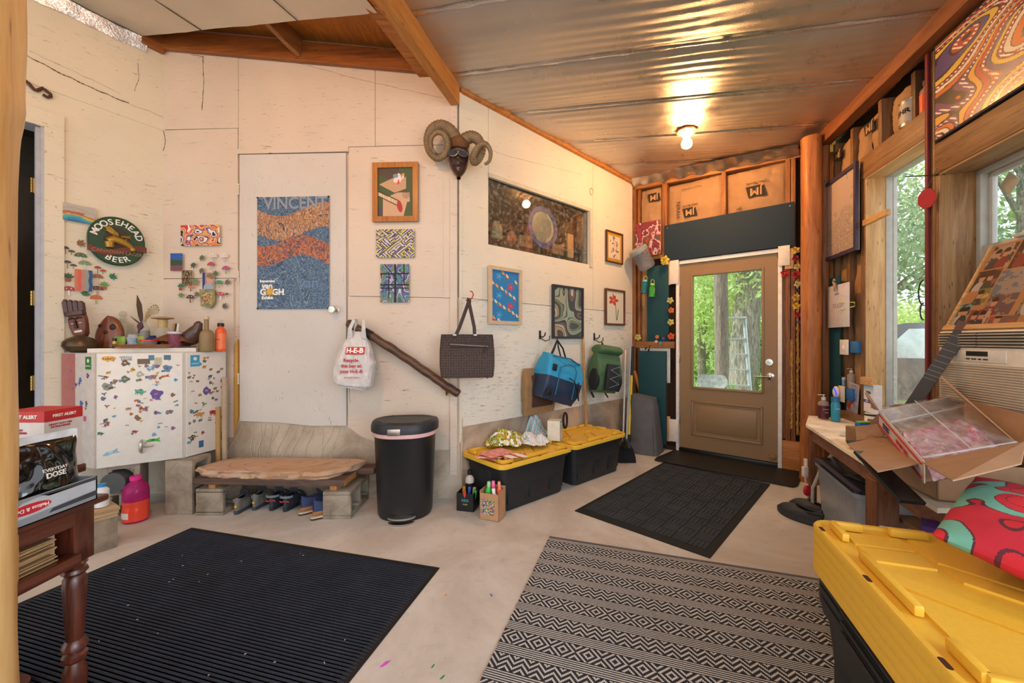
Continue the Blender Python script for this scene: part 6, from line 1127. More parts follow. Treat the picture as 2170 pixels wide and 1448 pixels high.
def sticker(par, x, z, sz, c1, c2=None, kind=None):
    s = MB(); kind = kind or random.choice('ABCD'); r = sz/2; yy = -.0168-random.random()*.0006; a0 = random.uniform(-.4, .4); ca_, sa_ = math.cos(a0), math.sin(a0)
    T = lambda pts: [(x+r*(px*ca_-py*sa_), z+r*(px*sa_+py*ca_)) for px, py in pts]
    s.col = lin(c1)
    if kind == 'A': s.prism(T([(.95*math.cos(a), .5*math.sin(a)) for a in [i*math.pi/6 for i in range(12)]]), yy, -.016); s.prism(T([(.6, .1), (1.1, .5), (1.2, .2), (.9, -.1)]), yy-.0002, -.016); [s.prism(T([(q_, -.9), (q_+.14, -.9), (q_+.2, -.2), (q_-.05, -.2)]), yy, -.016) for q_ in (-.7, -.35, .25, .55)]
    elif kind == 'B': s.prism(T([(.8*math.cos(a)*(1+.25*math.cos(3*a)), .8*math.sin(a)*(1+.2*math.cos(4*a))) for a in [i*math.pi/9 for i in range(18)]]), yy, -.016)
    elif kind == 'C': s.prism(T([(0, -1), (.2, -.2), (.9, .5), (.3, .5), (0, .2), (-.3, .6), (-.9, .4), (-.2, -.2)]), yy, -.016)
    else: s.prism(T([(-1, -.1), (-.4, .25), (.3, .2), (.9, .4), (.7, 0), (1, -.35), (.2, -.2), (-.5, -.3)]), yy, -.016)
    s.col = lin(c2 or random.choice(blobc)); s.prism(T([(.3*math.cos(a), .2*math.sin(a)+.05) for a in [i*math.pi/4 for i in range(8)]]), yy-.0006, -.016)
    nst[0] += 1
    if nst[0] <= 96: s.obj('sticker', M_print, par, smooth=0)
    else:
        e = extra.setdefault(par.name, (MB(), par))[0]; b__ = len(e.v); e.v += s.v; e.f += [[i+b__ for i in f] for f in s.f]; e.mi += s.mi; e.c += s.c
sticker(pf, .30, .475, .085, '5f4a96', 'b05a8a', 'B'); sticker(pf, .215, .50, .055, '5aa882', '8a7ac0', 'A'); sticker(pf, .285, .155, .085, '4aa83a', '2f7a2a', 'D'); sticker(pf, .215, .62, .05, 'a8b09a', 'd8d8c8', 'B'); sticker(pf, .28, .60, .05, '9a7a44', '7a5a30', 'A'); sticker(pf, .27, .66, .045, '7a9ab8', 'e8e8e8', 'A'); sticker(pf, .345, .60, .06, 'b0542a', 'd0743a', 'D'); sticker(pf, .14, .70, .05, '6a5a48', 'c8b890', 'B'); sticker(pf, .36, .655, .06, '5f7f9a', '3a5a78', 'B'); sticker(pf, .05, .545, .06, '8a8a80', '4a5a6a', 'B'); sticker(pf, .14, .59, .055, '5f6f5a', 'a8a890', 'B'); sticker(pf, .07, .10, .09, '8ab0c8', 'a8c8d8', 'D'); sticker(pr, .15, .47, .07, '6a4a9a', '8aa8d0', 'B'); sticker(pr, .2, .30, .06, 'a84030', '7a2a20', 'A'); sticker(pr, .10, .30, .06, 'c89a54', 'a87a3a', 'A'); sticker(pr, .13, .37, .05, '5a8a3a', '7a9a4a', 'C')
random.seed(5)
for k in range(92):
    x = .02+random.random()*(Lf-.04); z = .12+random.random()**.8*(FH-.16)
    if z < .2 and random.random() < .6: z += .25
    sticker(pf, x, z, random.uniform(.018, .034), random.choice(blobc))
for k in range(64): sticker(pr, .02+random.random()*(Lr-.04), .08+random.random()*(FH-.11), random.uniform(.02, .036), random.choice(blobc))
for k in range(14): sticker(pl, .06+random.random()*.27, .28+random.random()*.44, random.uniform(.03, .05), random.choice(['3a8a8a', '6a4a8a', '2a2a30', '8a3a6a', '4a6aa8', '5a5048']), kind=random.choice('BBC'))
for e, par in extra.values(): o = e.obj('sticker', M_print, par, smooth=0); o['kind'] = 'stuff'
def plate(par, x, z, w_, h_, c, name='label_print', y=-.0178):
    s = MB(); s.bb(x-w_/2, x+w_/2, y, -.016, z-h_/2, z+h_/2); return s.obj(name, mat(c, .5), par)
plate(pl, .325, FH-.065, .065, .085, '3f7f3a'); text('BuddhaFruit', .0105, (.325, -.0183, FH-.085), M_tx, pl); plate(pr, .065, FH-.065, .065, .085, '3fa0cc'); text('BuddhaFruit', .0105, (.065, -.0183, FH-.085), M_tx, pr)
for par, x in ((pl, .325), (pr, .065)): s = MB(); s.at((x, -.0182, FH-.05), rx=math.pi/2); s.cyl(.013, .0005, 14); s.obj('round_mark', mat('dfe8dc', .5), par)
s = MB(); s.at((.06, -.0178, FH-.035), rx=math.pi/2); s.prism([(.036*math.cos(a), .017*math.sin(a)) for a in [i*math.pi/8 for i in range(16)]], -.0003, .0003, 'Z'); s.obj('label_print', mat('e6a94a', .5), pf); text("Luke's", .022, (.06, -.0185, FH-.036), M_ink, pf); text('EVERYDAY', .013, (.145, -.0172, FH-.028), mat('3a4a78', .5), pf); text('DOSE', .022, (.148, -.0172, FH-.044), mat('2a3a68', .5), pf)
plate(pf, .235, FH-.06, .065, .036, '6a5644'); plate(pf, .31, FH-.06, .04, .05, 'b9b094'); plate(pf, .36, FH-.035, .038, .034, '4a6a80'); plate(pf, .275, FH-.035, .03, .036, '4f7a9a'); plate(pr, .11, .075, .034, .05, '2f6a94'); plate(pr, .265, .10, .022, .06, '4a5a3a'); text('CRISPY', .014, (.30, -.0172, .545), mat('a8c0d0', .6), pf)
text('Yoga', .03, (.30, -.0178, .42), mat('6a3a3a', .6), pl, rot=(math.pi/2, -math.pi/2, 0)); plate(pl, .285, .33, .03, .032, 'c85a8a')
s = MB(); s.tube([(.225, -.02, .075), (.225, -.045, .095), (.225, -.05, .12), (.225, -.045, .145), (.225, -.02, .165)], [.006, .011, .013, .011, .006], 10); s.at((.235, -.02, .118), ry=math.pi/2); s.cyl(.008, .05, 8); s.at(); s.obj('pull_handle', mat('b8b0a2', .35, .8), pf)
t = thing('shelf_board', 'white painted board lying on top of the sticker cabinet', 'shelf', (-2.70, 2.98, CZ1+.001), 0); s = MB(); s.prism([(-2.85+2.70, 2.675-2.98), (-2.37+2.70, 2.99-2.98), (-2.45+2.70, 3.22-2.98), (-2.98+2.70, 3.10-2.98)], 0, .030, 'Z'); s.obj('board', mat('dcd6ca', .5), t); TZ = CZ1+.031
t = thing('leaning_trim', 'tan wooden strips standing between the cabinet and the painted door', 'lumber', A.pt(.60, 0, .13), A.rot, None); 
for k, x in enumerate((-.025, .02)): s = MB(); s.at((x, .01*k, 0)); s.cyl(.019, .95 if k else .72, 12); s.obj('pipe', mat('b09a80' if k else 'b58e58', .6), t)
# ================================================================== CABINET TOP, TABLE, DOOR WALL, WINDOW WALL, BENCH
def T3(px, py, Y): return aty(px, py, Y)
# things on the cabinet
p = T3(170, 746, 2.80); t = thing('bronze_pot', 'squat dark bronze round pot on the left end of the sticker cabinet', 'pot', (p.x, p.y, CZ1+.001), 0); s = MB(); s.lathe([(.04, 0), (.075, .015), (.092, .045), (.088, .075), (.065, .10), (.035, .112), (.03, .118), (.025, .112)], 32); s.obj('pot', mat('5a4632', .35, .5), t)
p = T3(172, 716, 2.84); t = thing('tiki_mask', 'carved reddish wooden face mask with tall spiked crown leaning on the bronze pot', 'mask', (p.x+.02, p.y-.01, CZ1+.112), .2, ry=-.17); M_mh = wood('7a3f26', '40190f', 'Z', 1.5, coat=.3, knots=False); s = MB()
s.loft([[(x, y-.008*math.sin(k*.7), z) for x, y in rrect(w_, .045, .015, 4)] for k, (w_, z) in enumerate(((.05, 0), (.085, .02), (.10, .07), (.105, .12), (.095, .15)))]); s.obj('face_block', M_mh, t)
s = MB(); s.box((0, -.02, .165), (.11, .04, .03), .004); 
for k in range(4): x = -.045+k*.03; s.prism([(x-.012, .18), (x+.014, .18), (x+.016, .25-.006*k), (x+.004, .272-.008*k), (x-.010, .25-.006*k)], -.035, -.008)
s.obj('crown', mat('4a2015', .4, coat=.3), t); s = MB(); s.tube([(-.04, -.026, .128), (-.02, -.032, .135), (0, -.03, .125), (.02, -.032, .135), (.04, -.026, .128)], .006, 6); s.prism([(-.009, .06), (.009, .06), (.005, .115), (-.005, .115)], -.042, -.02); s.obj('brow_and_nose', mat('2c120c', .5), t)
s = MB(); s.bb(-.034, -.010, -.030, -.022, .092, .099, .002); s.bb(.010, .034, -.030, -.022, .092, .099, .002); s.bb(-.022, .026, -.032, -.022, .030, .046, .004); s.obj('white_inlay', mat('cfd2c8', .4), t)
p = T3(231, 735, 2.95); t = thing('round_mask', 'rounded knotty wood face carving leaning on the wall behind the cabinet top', 'carving', (p.x, p.y, TZ), .15, rx=-.12); s = MB(); R = []
s.grid(lambda u, v: (lambda a, w_: (w_*math.cos(a), -.035*max(0, -math.sin(a))*1.2+.015*max(0, math.sin(a)), v*.235))(u*2*math.pi, .005+.088*math.sin(math.pi*min(1, .22+v*.78))**.6), 30, 20); s.obj('carving', wood('8a4a2a', '3a1a10', 'Z', 2.2, coat=.4), t, smooth=80)
s = MB(); s.sph((-.04, -.04, .16), .015, 10, (1, .4, .8)); s.sph((.038, -.04, .15), .02, 10, (1, .4, 1.1)); s.sph((0, -.045, .11), .014, 10, (1, .5, 1)); s.obj('dark_hollow', mat('2a120c', .6), t)
M_cg = glass_mat('e6e4d8', .25, .05)
p = T3(268, 690, 3.08); bz = TZ+.055
t = thing('whisky_box', 'black carton lying behind the bottles on the cabinet top', 'box', (T3(297, 735, 3.05).x, 3.05, TZ), .05); s = MB(); s.box((0, 0, .027), (.42, .11, .054), .002); s.obj('carton', mat('14161a', .4), t); text('OLD CR', .036, (.155, -.057, .027), mat('c8b58a', .5), t, bold=.0008)
for k, (x, hh) in enumerate(((-.175, .0),)): pass
for lb, px, r, hh, ng in (('clear square cut glass decanter with ball stopper on the black carton', 258, .045, .235, 1), ('clear slim bottle holding dried twigs and a feather', 303, .033, .15, 0)):
    q_ = T3(px, 690, 3.04); t = thing('glass_bottle' if not ng else 'decanter', lb, 'bottle', (q_.x, 3.05, TZ+.056), .1); s = MB()
    if ng: rings(s, [(.095, .075, .01, 0), (.10, .08, .012, .01), (.10, .08, .012, .12), (.04, .04, .015, .145), (.034, .034, .015, .17)], 4); s.sph((0, 0, .20), .024, 12)
    else: s.lathe([(r, 0), (r, .09), (.014, .12), (.013, .15), (.016, .152)], 20)
    s.obj('glass_body', M_cg, t)
    if not ng:
        s = MB(); s.lathe([(r*1.02, .02), (r*1.02, .075)], 20, cap=False); s.obj('paper_label', mat('8a8a84', .6), t)
        s = MB(); F_ = [(-.01, 0, .10), (-.018, -.01, .19), (-.028, -.01, .27), (-.042, -.01, .345)]; s.tube(F_, [.004, .018, .020, .002], 8, flat=(1, .2)); s.obj('feather', mat('4a382c', .8), t)
        s = MB(); s.tube([(0, 0, .1), (-.05, -.01, .15), (-.09, -.01, .185)], [.006, .012, .003], 8, flat=(1, .3)); s.sph((-.005, -.03, .105), .022, 10, (1, .6, 1.3)); s.sph((-.012, -.03, .07), .012, 8, (1, .5, 1.6)); s.obj('yarn_wrap', mat('5a3a4a', .9, bump=.5), t)
        s = MB()
        for k in range(7): a = .25+k*.17; s.tube([(0, 0, .14), (.03*math.cos(a)*1.5, 0, .18+.03*math.sin(a)), (.05*math.cos(a)*1.8, .01, .19+.05*math.sin(a*1.7)), (.09*math.cos(a)*1.2, 0, .20+.07*math.sin(a*2))], .0022, 5); s.sph((.09*math.cos(a)*1.2, 0, .20+.07*math.sin(a*2)), .006, 6)
        s.obj('dried_twig', mat('a08a5a', .8), t)
q_ = T3(340, 700, 3.06); t = thing('carafe', 'clear glass carafe with wide wooden lid and paper neck label', 'carafe', (q_.x, 3.08, TZ+.056), 0); s = MB(); s.lathe([(.055, 0), (.06, .01), (.058, .06), (.03, .10), (.026, .12), (.03, .165)], 24); s.obj('glass_body', M_cg, t); s = MB(); s.lathe([(.028, .10), (.031, .155)], 20, cap=False); s.obj('paper_label', mat('c8a86a', .6), t); s = MB(); s.lathe([(.03, .160), (.072, .168), (.066, .176), (.02, .182)], 28); s.obj('wooden_lid', mat('a5855f', .6), t)
q_ = T3(368, 700, 3.0); t = thing('wooden_pyramid', 'brown wooden pyramid box behind the pink jar on the cabinet', 'box', (q_.x+.01, 3.02, TZ), .1); s = MB(); s.bb(-.06, .06, -.05, .05, 0, .05, .003); s.add([(-.125, -.10, .05), (.125, -.10, .05), (.125, .10, .05), (-.125, .10, .05), (0, 0, .135)], [[0, 3, 2, 1], [0, 1, 4], [1, 2, 4], [2, 3, 4], [3, 0, 4]]); s.obj('pyramid', wood('8a5630', '5c3319', 'X', 1.5, knots=False), t)
q_ = T3(326, 712, 2.98); t = thing('blue_vase', 'small round cobalt blue vase behind the red lidded tub', 'vase', (q_.x, 2.97, TZ), 0); s = MB(); s.lathe([(.02, 0), (.048, .03), (.052, .05), (.035, .075), (.02, .08), (.022, .09)], 20); s.obj('vase', mat('22285a', .2, coat=.5), t)
q_ = T3(306, 738, 2.83); t = thing('wooden_dish', 'long shallow wooden dish of odds and ends at the front of the cabinet top', 'dish', (q_.x, 2.835, TZ), .55); s = MB(); R = [[(x, y, z) for x, y in rrect(w_, d_, d_*.48, 6)] for w_, d_, z in ((.26, .07, 0), (.34, .12, .025), (.33, .11, .027), (.26, .06, .008))]; s.loft(R); s.obj('dish', wood('a5714a', '7c4c2c', 'X', 1.3, knots=False), t); dsh = t
q_ = T3(310, 725, 2.84); t = thing('snack_tub', 'clear plastic tub with red lid in the wooden dish', 'tub', (q_.x, 2.86, TZ+.012), 0); s = MB(); s.lathe([(.035, 0), (.05, .035)], 20); s.obj('tub', M_cg, t); s = MB(); s.cyl(.054, .012, 24, z=.036); s.obj('red_lid', mat('c42a38', .35), t)
q_ = T3(283, 720, 2.82); t = thing('plastic_pouch', 'crinkled clear plastic bag of small items in the wooden dish', 'plastic bag', (q_.x, 2.81, TZ+.012), 0); s = MB(); s.grid(lambda u, v: (lambda a: ((.035-.015*v)*math.cos(a)*(1+.3*nz(u*9, v*6)), .028*math.sin(a)*(1+.3*nz(v*8, u*7)), v*.085))(u*6.283), 20, 12); s.obj('clear_bag', glass_mat('dfe6ee', .35, .1), t); s = MB()
for k, c in enumerate(('2f5fa8', '3aa0c8', '2a2a30', 'c8442f')): s.at((-.01+.008*k, 0, 0), ry=-.3+.2*k); s.cyl(.006, .06, 8)
s.at(); s.obj('small_tube', mat('3f7fb0', .4), t)
for lb, px, c in (('green and yellow candy bag behind the clear pouch', 262, '7a9a3a'), ('yellow green wrapped snack behind the red lidded tub', 301, '9aa83a')):
    q_ = T3(px, 712, 2.95); t = thing('snack_bag', lb, 'snack bag', (q_.x, 2.92, TZ), 0); s = MB(); s.grid(lambda u, v: (lambda a: (.045*math.cos(a)*(1-.3*abs(v-.5)), .018*math.sin(a)*(1-abs(v-.5)*1.8)*(1+.4*nz(u*9, v*7)), v*.085))(u*6.283), 20, 12); s.obj('wrapper', mat(c, .3, bump=.6, bscale=40, vary=.5), t)
q_ = T3(240, 735, 2.76); t = thing('lighter', 'small black and yellow lighter standing beside the wooden dish', 'lighter', (q_.x, 2.77, TZ), 0); s = MB(); s.cyl(.012, .07, 12); s.obj('body', M_black, t); s = MB(); s.cyl(.0125, .02, 12, z=.03); s.obj('yellow_band', mat('c8a82a', .4), t)
t = thing('orange_pen', 'orange pen lying along the front edge of the white board', 'pen', (T3(265, 738, 2.75).x, 2.762, TZ+.005), .5); s = MB(); s.at(ry=math.pi/2); s.cyl(.005, .13, 8, z=-.06); s.at(); s.obj('barrel', mat('e0602a', .4), t)
q_ = T3(371, 733, 2.96); t = thing('candle_jar', 'dusty pink glass jar holding markers on the cabinet top', 'jar', (q_.x, 2.96, TZ), 0); s = MB(); s.lathe([(.038, 0), (.042, .01), (.040, .09), (.047, .105), (.047, .118), (.04, .118)], 20); s.obj('jar', mat('8a4a60', .25), t); s = MB(); s.lathe([(.048, .104), (.048, .12)], 20, cap=False); s.obj('rim', mat('b8c4c0', .3), t)
for k, (c, dx) in enumerate((('a5774f', -.015), ('1b1a1c', .0), ('d8cdb8', .015))):
    t = thing('marker', ['thick cork brown', 'black', 'cream'][k]+' marker standing in the pink jar', 'marker', (q_.x+dx, 2.96, TZ+.095), 0, 'markers in the pink jar', 0, .15); s = MB(); s.cyl(.009, .085, 10); s.obj('barrel', mat(c, .5), t)
t = thing('sunglasses', 'folded dark sunglasses with red mark lying behind the pink jar', 'sunglasses', (T3(392, 700, 3.08).x, 3.06, TZ+.0), .2, rx=.0); s = MB(); s.box((0, 0, .07), (.09, .03, .03), .012); s.bb(-.04, .04, .02, .03, 0, .07, .004); s.obj('frame', M_black, t)
q_ = T3(405, 735, 3.0); t = thing('carved_bird', 'dark reddish carved coconut figure with round head on the cabinet top', 'carving', (q_.x, 3.02, TZ), 0); s = MB(); s.tube([(-.035, 0, .025), (-.03, 0, .05), (-.01, 0, .09), (.02, 0, .13), (.035, 0, .16), (.04, 0, .185), (.038, 0, .20)], [.03, .055, .058, .045, .03, .026, .010], 18); s.obj('figure', mat('4a2a1e', .4, bump=1, bscale=40, vary=.5, coat=.3), t)
q_ = T3(434, 743, 3.02); bottle('bottle', 'matte tan glass bottle with cream stopper at the right end of the cabinet', (q_.x-.01, 3.05, CZ1+.002), .047, .27, mat('8f7650', .5), mat('c8b490', .5), neck=.32, sh=.50, cap_h=.09, band=None)
q_ = T3(460, 745, 3.08); bottle('sunscreen_bottle', 'bright orange sunscreen bottle with black cap at the right end of the cabinet', (q_.x-.008, 3.13, CZ1+.002), .036, .22, mat('e8602a', .35), M_black, neck=.5, cap_h=.12, band=mat('ee7a4a', .4), label_h=(.08, .62), text_=[('SUN BUM', .010, .09, mat('4a1a10'))])
t = thing('phone_case', 'dark flat case lying on the white board beside the dish', 'case', (T3(392, 738, 2.98).x, 2.985, TZ), .6); s = MB(); s.box((0, 0, .006), (.12, .05, .011), .003); s.obj('case', mat('2a2224', .4), t)
# table at left
TX, TY, TH = -1.31, 1.285, .745; t = thing('side_table', 'dark red brown wooden table with turned leg behind the peeled post', 'table', (TX-.30, TY-.40, 0), 0); M_tb = wood('6a3322', '35150f', 'Y', 1.1, rough=.35, coat=.5, knots=False); M_tbz = wood('6a3322', '35150f', 'Z', 1.1, rough=.35, coat=.5, knots=False)
s = MB(); s.bb(-.30, .302, -.42, .412, TH-.022, TH, .006); s.obj('table_top', M_tb, t)
for sy in (-1, 1):
    for sx in (-1, 1):
        lx, ly = sx*.245, sy*.36; s = MB(); s.bb(lx-.030, lx+.030, ly-.030, ly+.030, .555, TH-.022, .002); s.obj('leg_block', M_tbz, t); s = MB(); s.at((lx, ly, 0))
        s.lathe([(0.0140, 0), (0.0187, .04), (0.0234, .07), (0.0187, .09), (0.0265, .10), (0.0281, .115), (0.0203, .13), (0.0281, .17), (0.0289, .21), (0.0203, .24), (0.0296, .25), (0.0296, .262), (0.0211, .27), (0.0304, .282), (0.0304, .295), (0.0203, .31), (0.0234, .36), (0.0281, .47), (0.0273, .50), (0.0218, .51), (0.0312, .52), (0.0281, .53), (0.0211, .535), (0.0296, .545), (0.0234, .555)], 28); s.at(); s.obj('leg', M_tbz, t)
s = MB(); s.bb(.262, .282, -.33, .33, .675, TH-.022, .002); s.bb(.255, .30, -.33, .33, .560, .592, .003); s.bb(-.26, .26, .34, .36, .66, TH-.022, .002); s.bb(-.26, .26, -.36, -.34, .66, TH-.022, .002); s.bb(-.28, -.26, -.33, .33, .56, TH-.022, .002); s.bb(-.28, .27, -.33, .33, .562, .578); s.obj('apron', M_tb, t)
for k in range(13):
    z = .5935+k*.0052; b__ = thing('paper_bag', ('lowest', 'second', 'third', 'fourth', 'fifth', 'sixth', 'middle', 'eighth', 'ninth', 'tenth', 'eleventh', 'twelfth', 'topmost')[k]+' folded brown paper bag, counted upward, in the stack inside the side table', 'paper bag', (TX-.19+random.uniform(-.01, .01), TY-.40, z), random.uniform(-.03, .03), 'folded paper bags inside the table'); s = MB(); s.grid(lambda u, v: ((u-.5)*.30, (v-.5)*.58, .0025+.0016*nz(u*3, v*6, k)), 4, 14); s.grid(lambda u, v: ((u-.5)*.30, (v-.5)*.58, .0005+.0016*nz(u*3, v*6, k)), 4, 14); s.bb(.148, .152, -.29, .29, .0, .0032); s.obj('folded_paper', mat('b3936a' if k % 3 else 'a5855c', .85), b__)
t = thing('game_tray', 'grey open cardboard tray with upside down printed game labels on the table', 'tray', (TX-.065, TY-.29, TH+.001), math.pi/2); trw, trd, trh = .50, .16, .072; M_gy = mat('8d9299', .4)
s = MB(); s.bb(-trw/2, trw/2, -trd/2, -trd/2+.004, 0, trh); s.bb(-trw/2, trw/2, trd/2-.004, trd/2, 0, trh); s.bb(-trw/2, -trw/2+.004, -trd/2, trd/2, 0, trh); s.bb(trw/2-.004, trw/2, -trd/2, trd/2, 0, trh); s.bb(-trw/2, trw/2, -trd/2, trd/2, 0, .003); s.obj('tray', M_gy, t)
s = MB(); yf = -trd/2-.0008; s.prism([(.02, .040), (.06, .062), (.10, .066), (.245, .060), (.245, .030), (.12, .024), (.02, .02)], yf, -trd/2); s.obj('light_panel', mat('b8bdc4', .4), t); s = MB(); s.prism([(.10, .070), (.248, .070), (.248, .062), (.12, .060)], yf, -trd/2); s.prism([(.13, .022), (.248, .028), (.248, .014), (.12, .012)], yf, -trd/2); s.obj('dark_panel', mat('3f444b', .4), t)
s = MB(); s.at((.075, -trd/2-.001, .042), rx=math.pi/2); s.prism([(.05*math.cos(a), .0135*math.sin(a)) for a in [i*math.pi/12 for i in range(24)]], 0, .0008, 'Z'); s.obj('red_oval', M_rt, t); text('Melissa & Doug', .014, (.075, -trd/2-.0022, .042), M_tx, t, rot=(math.pi/2, math.pi, 0))
s = MB(); s.bb(-.19, -.01, -trd/2-.001, -trd/2, .006, .066); s.obj('grill_label', mat('221a18', .4), t)
for k in range(6): s = MB(); s.bb(-.12+k*.02, -.113+k*.02, -trd/2-.0016, -trd/2, .008, .04); s.obj('orange_stripe', mat('d8862a', .5), t)
text('BBQ', .040, (-.075, -trd/2-.002, .048), mat('e8a060', .5), t, rot=(math.pi/2, math.pi, 0), bold=.001); text('Grill &', .022, (-.09, -trd/2-.002, .022), mat('d8c8e0', .5), t, rot=(math.pi/2, math.pi, 0))
pz = TH+.01; p1_ = V((TX-.055, TY-.10, pz)); t = thing('foil_pouch', 'glossy black pouch with silver top edge standing in the grey tray', 'pouch', (TX-.045, TY-.13, pz), math.pi/2-.08, rx=-.05); s = MB(); pw, ph = .170, .195
def pf_(sg): return lambda u, v: ((u-.5)*pw, sg*.036*(math.sin(math.pi*u)**.6)*(max(0, 1-v)**.5)*(1+.25*nz(u*4, v*5, sg))+sg*.001+.006*nz(u*5, v*5, 3), v*ph+.012*(u-.5)*0)
s.grid(pf_(-1), 40, 30); s.grid(pf_(1), 40, 30); s.obj('pouch', mat('0a0b0f', .12, coat=1), t, smooth=80); M_holo = mat('dfe5ec', .45, .15, bump=.5, bscale=50, vary=.2); s = MB()
for sg in (-1, 1): s.grid(lambda u, v: ((u-.5)*(pw+.006), sg*.002+.006*nz(u*5, 5, 3)+.001*sg, ph-.012+v*.030), 40, 3)
s.grid(lambda u, v: (-.5*pw-.003+u*.020, -.0045+.006*nz(u*5, v*5, 3)-.002, v*ph), 3, 12); s.obj('silver_seal', M_holo, t)
yp = lambda c: V((c.x, c.y+pf_(-1)(c.x/pw+.5, c.z/ph)[1]-.0015, c.z)); text('EVERYDAY', .013, (.012, 0, .110), M_tx, t, drape=yp); text('DOSE', .021, (.012, 0, .094), M_tx, t, bold=.0005, drape=yp)
t = thing('foil_pouch', 'second black foil pouch mostly hidden behind the peeled post', 'pouch', (TX-.07, TY-.38, pz), math.pi/2+.1, rx=-.05); s = MB(); s.grid(pf_(-1), 30, 24); s.grid(pf_(1), 30, 24); s.obj('pouch', mat('0a0b0f', .12, coat=1), t, smooth=80)
t = thing('extinguisher_box', 'red and white fire extinguisher carton standing behind the black pouch', 'box', (TX-.145, TY+.005, TH+.001), math.pi/2-.40); s = MB(); bw, bd, bh = .15, .12, .215; s.box((0, 0, bh/2), (bw, bd, bh), .001, 1); s.obj('carton', mat('dcd6d2', .45), t)
t.location = (-1.675, 1.425, .781); t.rotation_euler[2] = 0
for nm, y_, rz_ in (('front', -1, 0),): pass
def fpl(x0, x1, z0_, z1_, c, side='F', nm='print_block', e=.0006):
    s = MB()
    if side == 'F': s.bb(x0, x1, -.0605-e, -.06, z0_, z1_)
    else: s.bb(.075, .0755+e, x0, x1, z0_, z1_)
    return s.obj(nm, mat(c, .45), t)
fpl(-.075, .075, .178, .215, 'c02a30'); fpl(-.06, .06, .178, .215, 'c02a30', 'R'); fpl(-.075, .02, .0, .115, '2f2828'); fpl(.025, .075, .0, .175, 'd8d0cc'); s = MB(); s.box((0, 0, bh+.0005), (.149, .119, .001)); s.obj('red_top', mat('b8262c', .45), t)
text('FIRST ALERT', .0165, (.005, -.0615, .196), M_tx, t, bold=.0005); text('HEAVY DUTY\nFIRE EXTINGUISHER', .0095, (-.028, -.061, .146), M_rt, t, bold=.0003); text('FIRST ALERT', .0135, (.0768, 0, .196), M_tx, t, rot=(math.pi/2, 0, math.pi/2), bold=.0004); text('HEAVY DUTY FIRE\nEXTINGUISHER', .009, (.0768, -.012, .162), M_rt, t, rot=(math.pi/2, 0, math.pi/2))
for k in range(3): s = MB(); s.at((-.058+k*.026, -.0612, .085), rx=math.pi/2); s.lathe([(.009, 0), (.009, .0006), (.0065, .0006), (.0065, .0002)], 14, cap=False); s.obj('round_icon', M_tx, t)
s = MB(); s.bb(.0, .034, -.0612, -.0608, .05, .115); s.obj('extinguisher_picture', mat('c83038', .5), t)
t = thing('wooden_stand', 'dark wooden stand behind the side table carrying the fire extinguisher carton', 'stand', (-1.72, 1.425, 0), 0); s = MB(); s.bb(-.10, .12, -.075, .075, .75, .78, .004); s.obj('stand_top', M_tb, t)
s = MB(); s.at((-.07, -.045, 0)); s.cyl(.02, .75, 14); s.cyl(.08, .02, 20); s.at(); s.obj('pedestal', M_tbz, t)
# --- door wall things
def board(name, label, cat, W, x0, yt, x1, yb, m, off=.0, th=.02, group=None, part='board'):
    p, w_, h_ = W.rect(x0, yt, x1, yb, off+th); t = thing(name, label, cat, p, W.rot, group); s = MB(); s.bb(-w_/2, w_/2, 0, th, -h_/2, h_/2, .003); s.obj(part, m, t); return t, w_, h_
def quad(name, label, cat, pts, m, th=.004, up=False, part='sheet', n=1, grp=None):   # solid plate through 4 world points
    P_ = [V(p) for p in pts]; c = sum(P_, V())/4; t = thing(name, label, cat, c, 0, grp); nr = (P_[1]-P_[0]).cross(P_[3]-P_[0]).normalized()*th; s = MB(); a = [p-c for p in P_]; s.add(a+[p-nr for p in a], [[0, 1, 2, 3], [7, 6, 5, 4], [0, 4, 5, 1], [1, 5, 6, 2], [2, 6, 7, 3], [3, 7, 4, 0]]); s.obj(part, m, t, smooth=0); return t
M_teal2 = mat('09283a', .75, bump=.12, bscale=160, vary=.12, name='navy_board'); t = thing('teal_board', 'wide dark teal board screwed on above the exterior door', 'board', C.pt(1.0, 2.34, .02), C.rot); s = MB(); s.prism([(-.605, -.205), (.605, -.205), (.605, .205), (-.605, .205)], -.012, 0); s.obj('board', M_teal2, t)
for x in (-.57, .57): s = MB(); s.at((x, -.013, .17), rx=math.pi/2); s.cyl(.005, .002, 8); s.obj('screw', M_chrome, t)
board('teal_board', 'upper narrow teal board on the studs left of the exterior door', 'board', C, 1371, 563, 1417, 727, M_teal, .005)
board('teal_board', 'lower teal padded board hung from black hooks left of the exterior door', 'board', C, 1353, 744, 1411, 938, M_teal, .055, .035)
board('white_board', 'white painted plywood offcut behind the lower teal board', 'board', C, 1356, 735, 1420, 810, mat('d8d4ca', .6), .008, .012)
board('wood_offcut', 'orange plywood offcut screwed beside the door bottom left', 'board', C, 1402, 882, 1420, 935, M_pine, .012, .012); board('wood_offcut', 'orange plywood offcut at the upper left of the door frame', 'board', C, 1403, 548, 1420, 605, M_pine, .012, .012); board('wood_offcut', 'orange plywood offcut at the upper right of the door frame', 'board', C, 1663, 527, 1682, 570, M_pine, .012, .012)
s_, w_, h_ = board('ledge', 'brown horizontal ledge board left of the door holding artificial flowers', 'shelf', C, 1347, 724, 1428, 738, M_studx, .0, .045)
for k, x in enumerate((1376, 1381)): pass
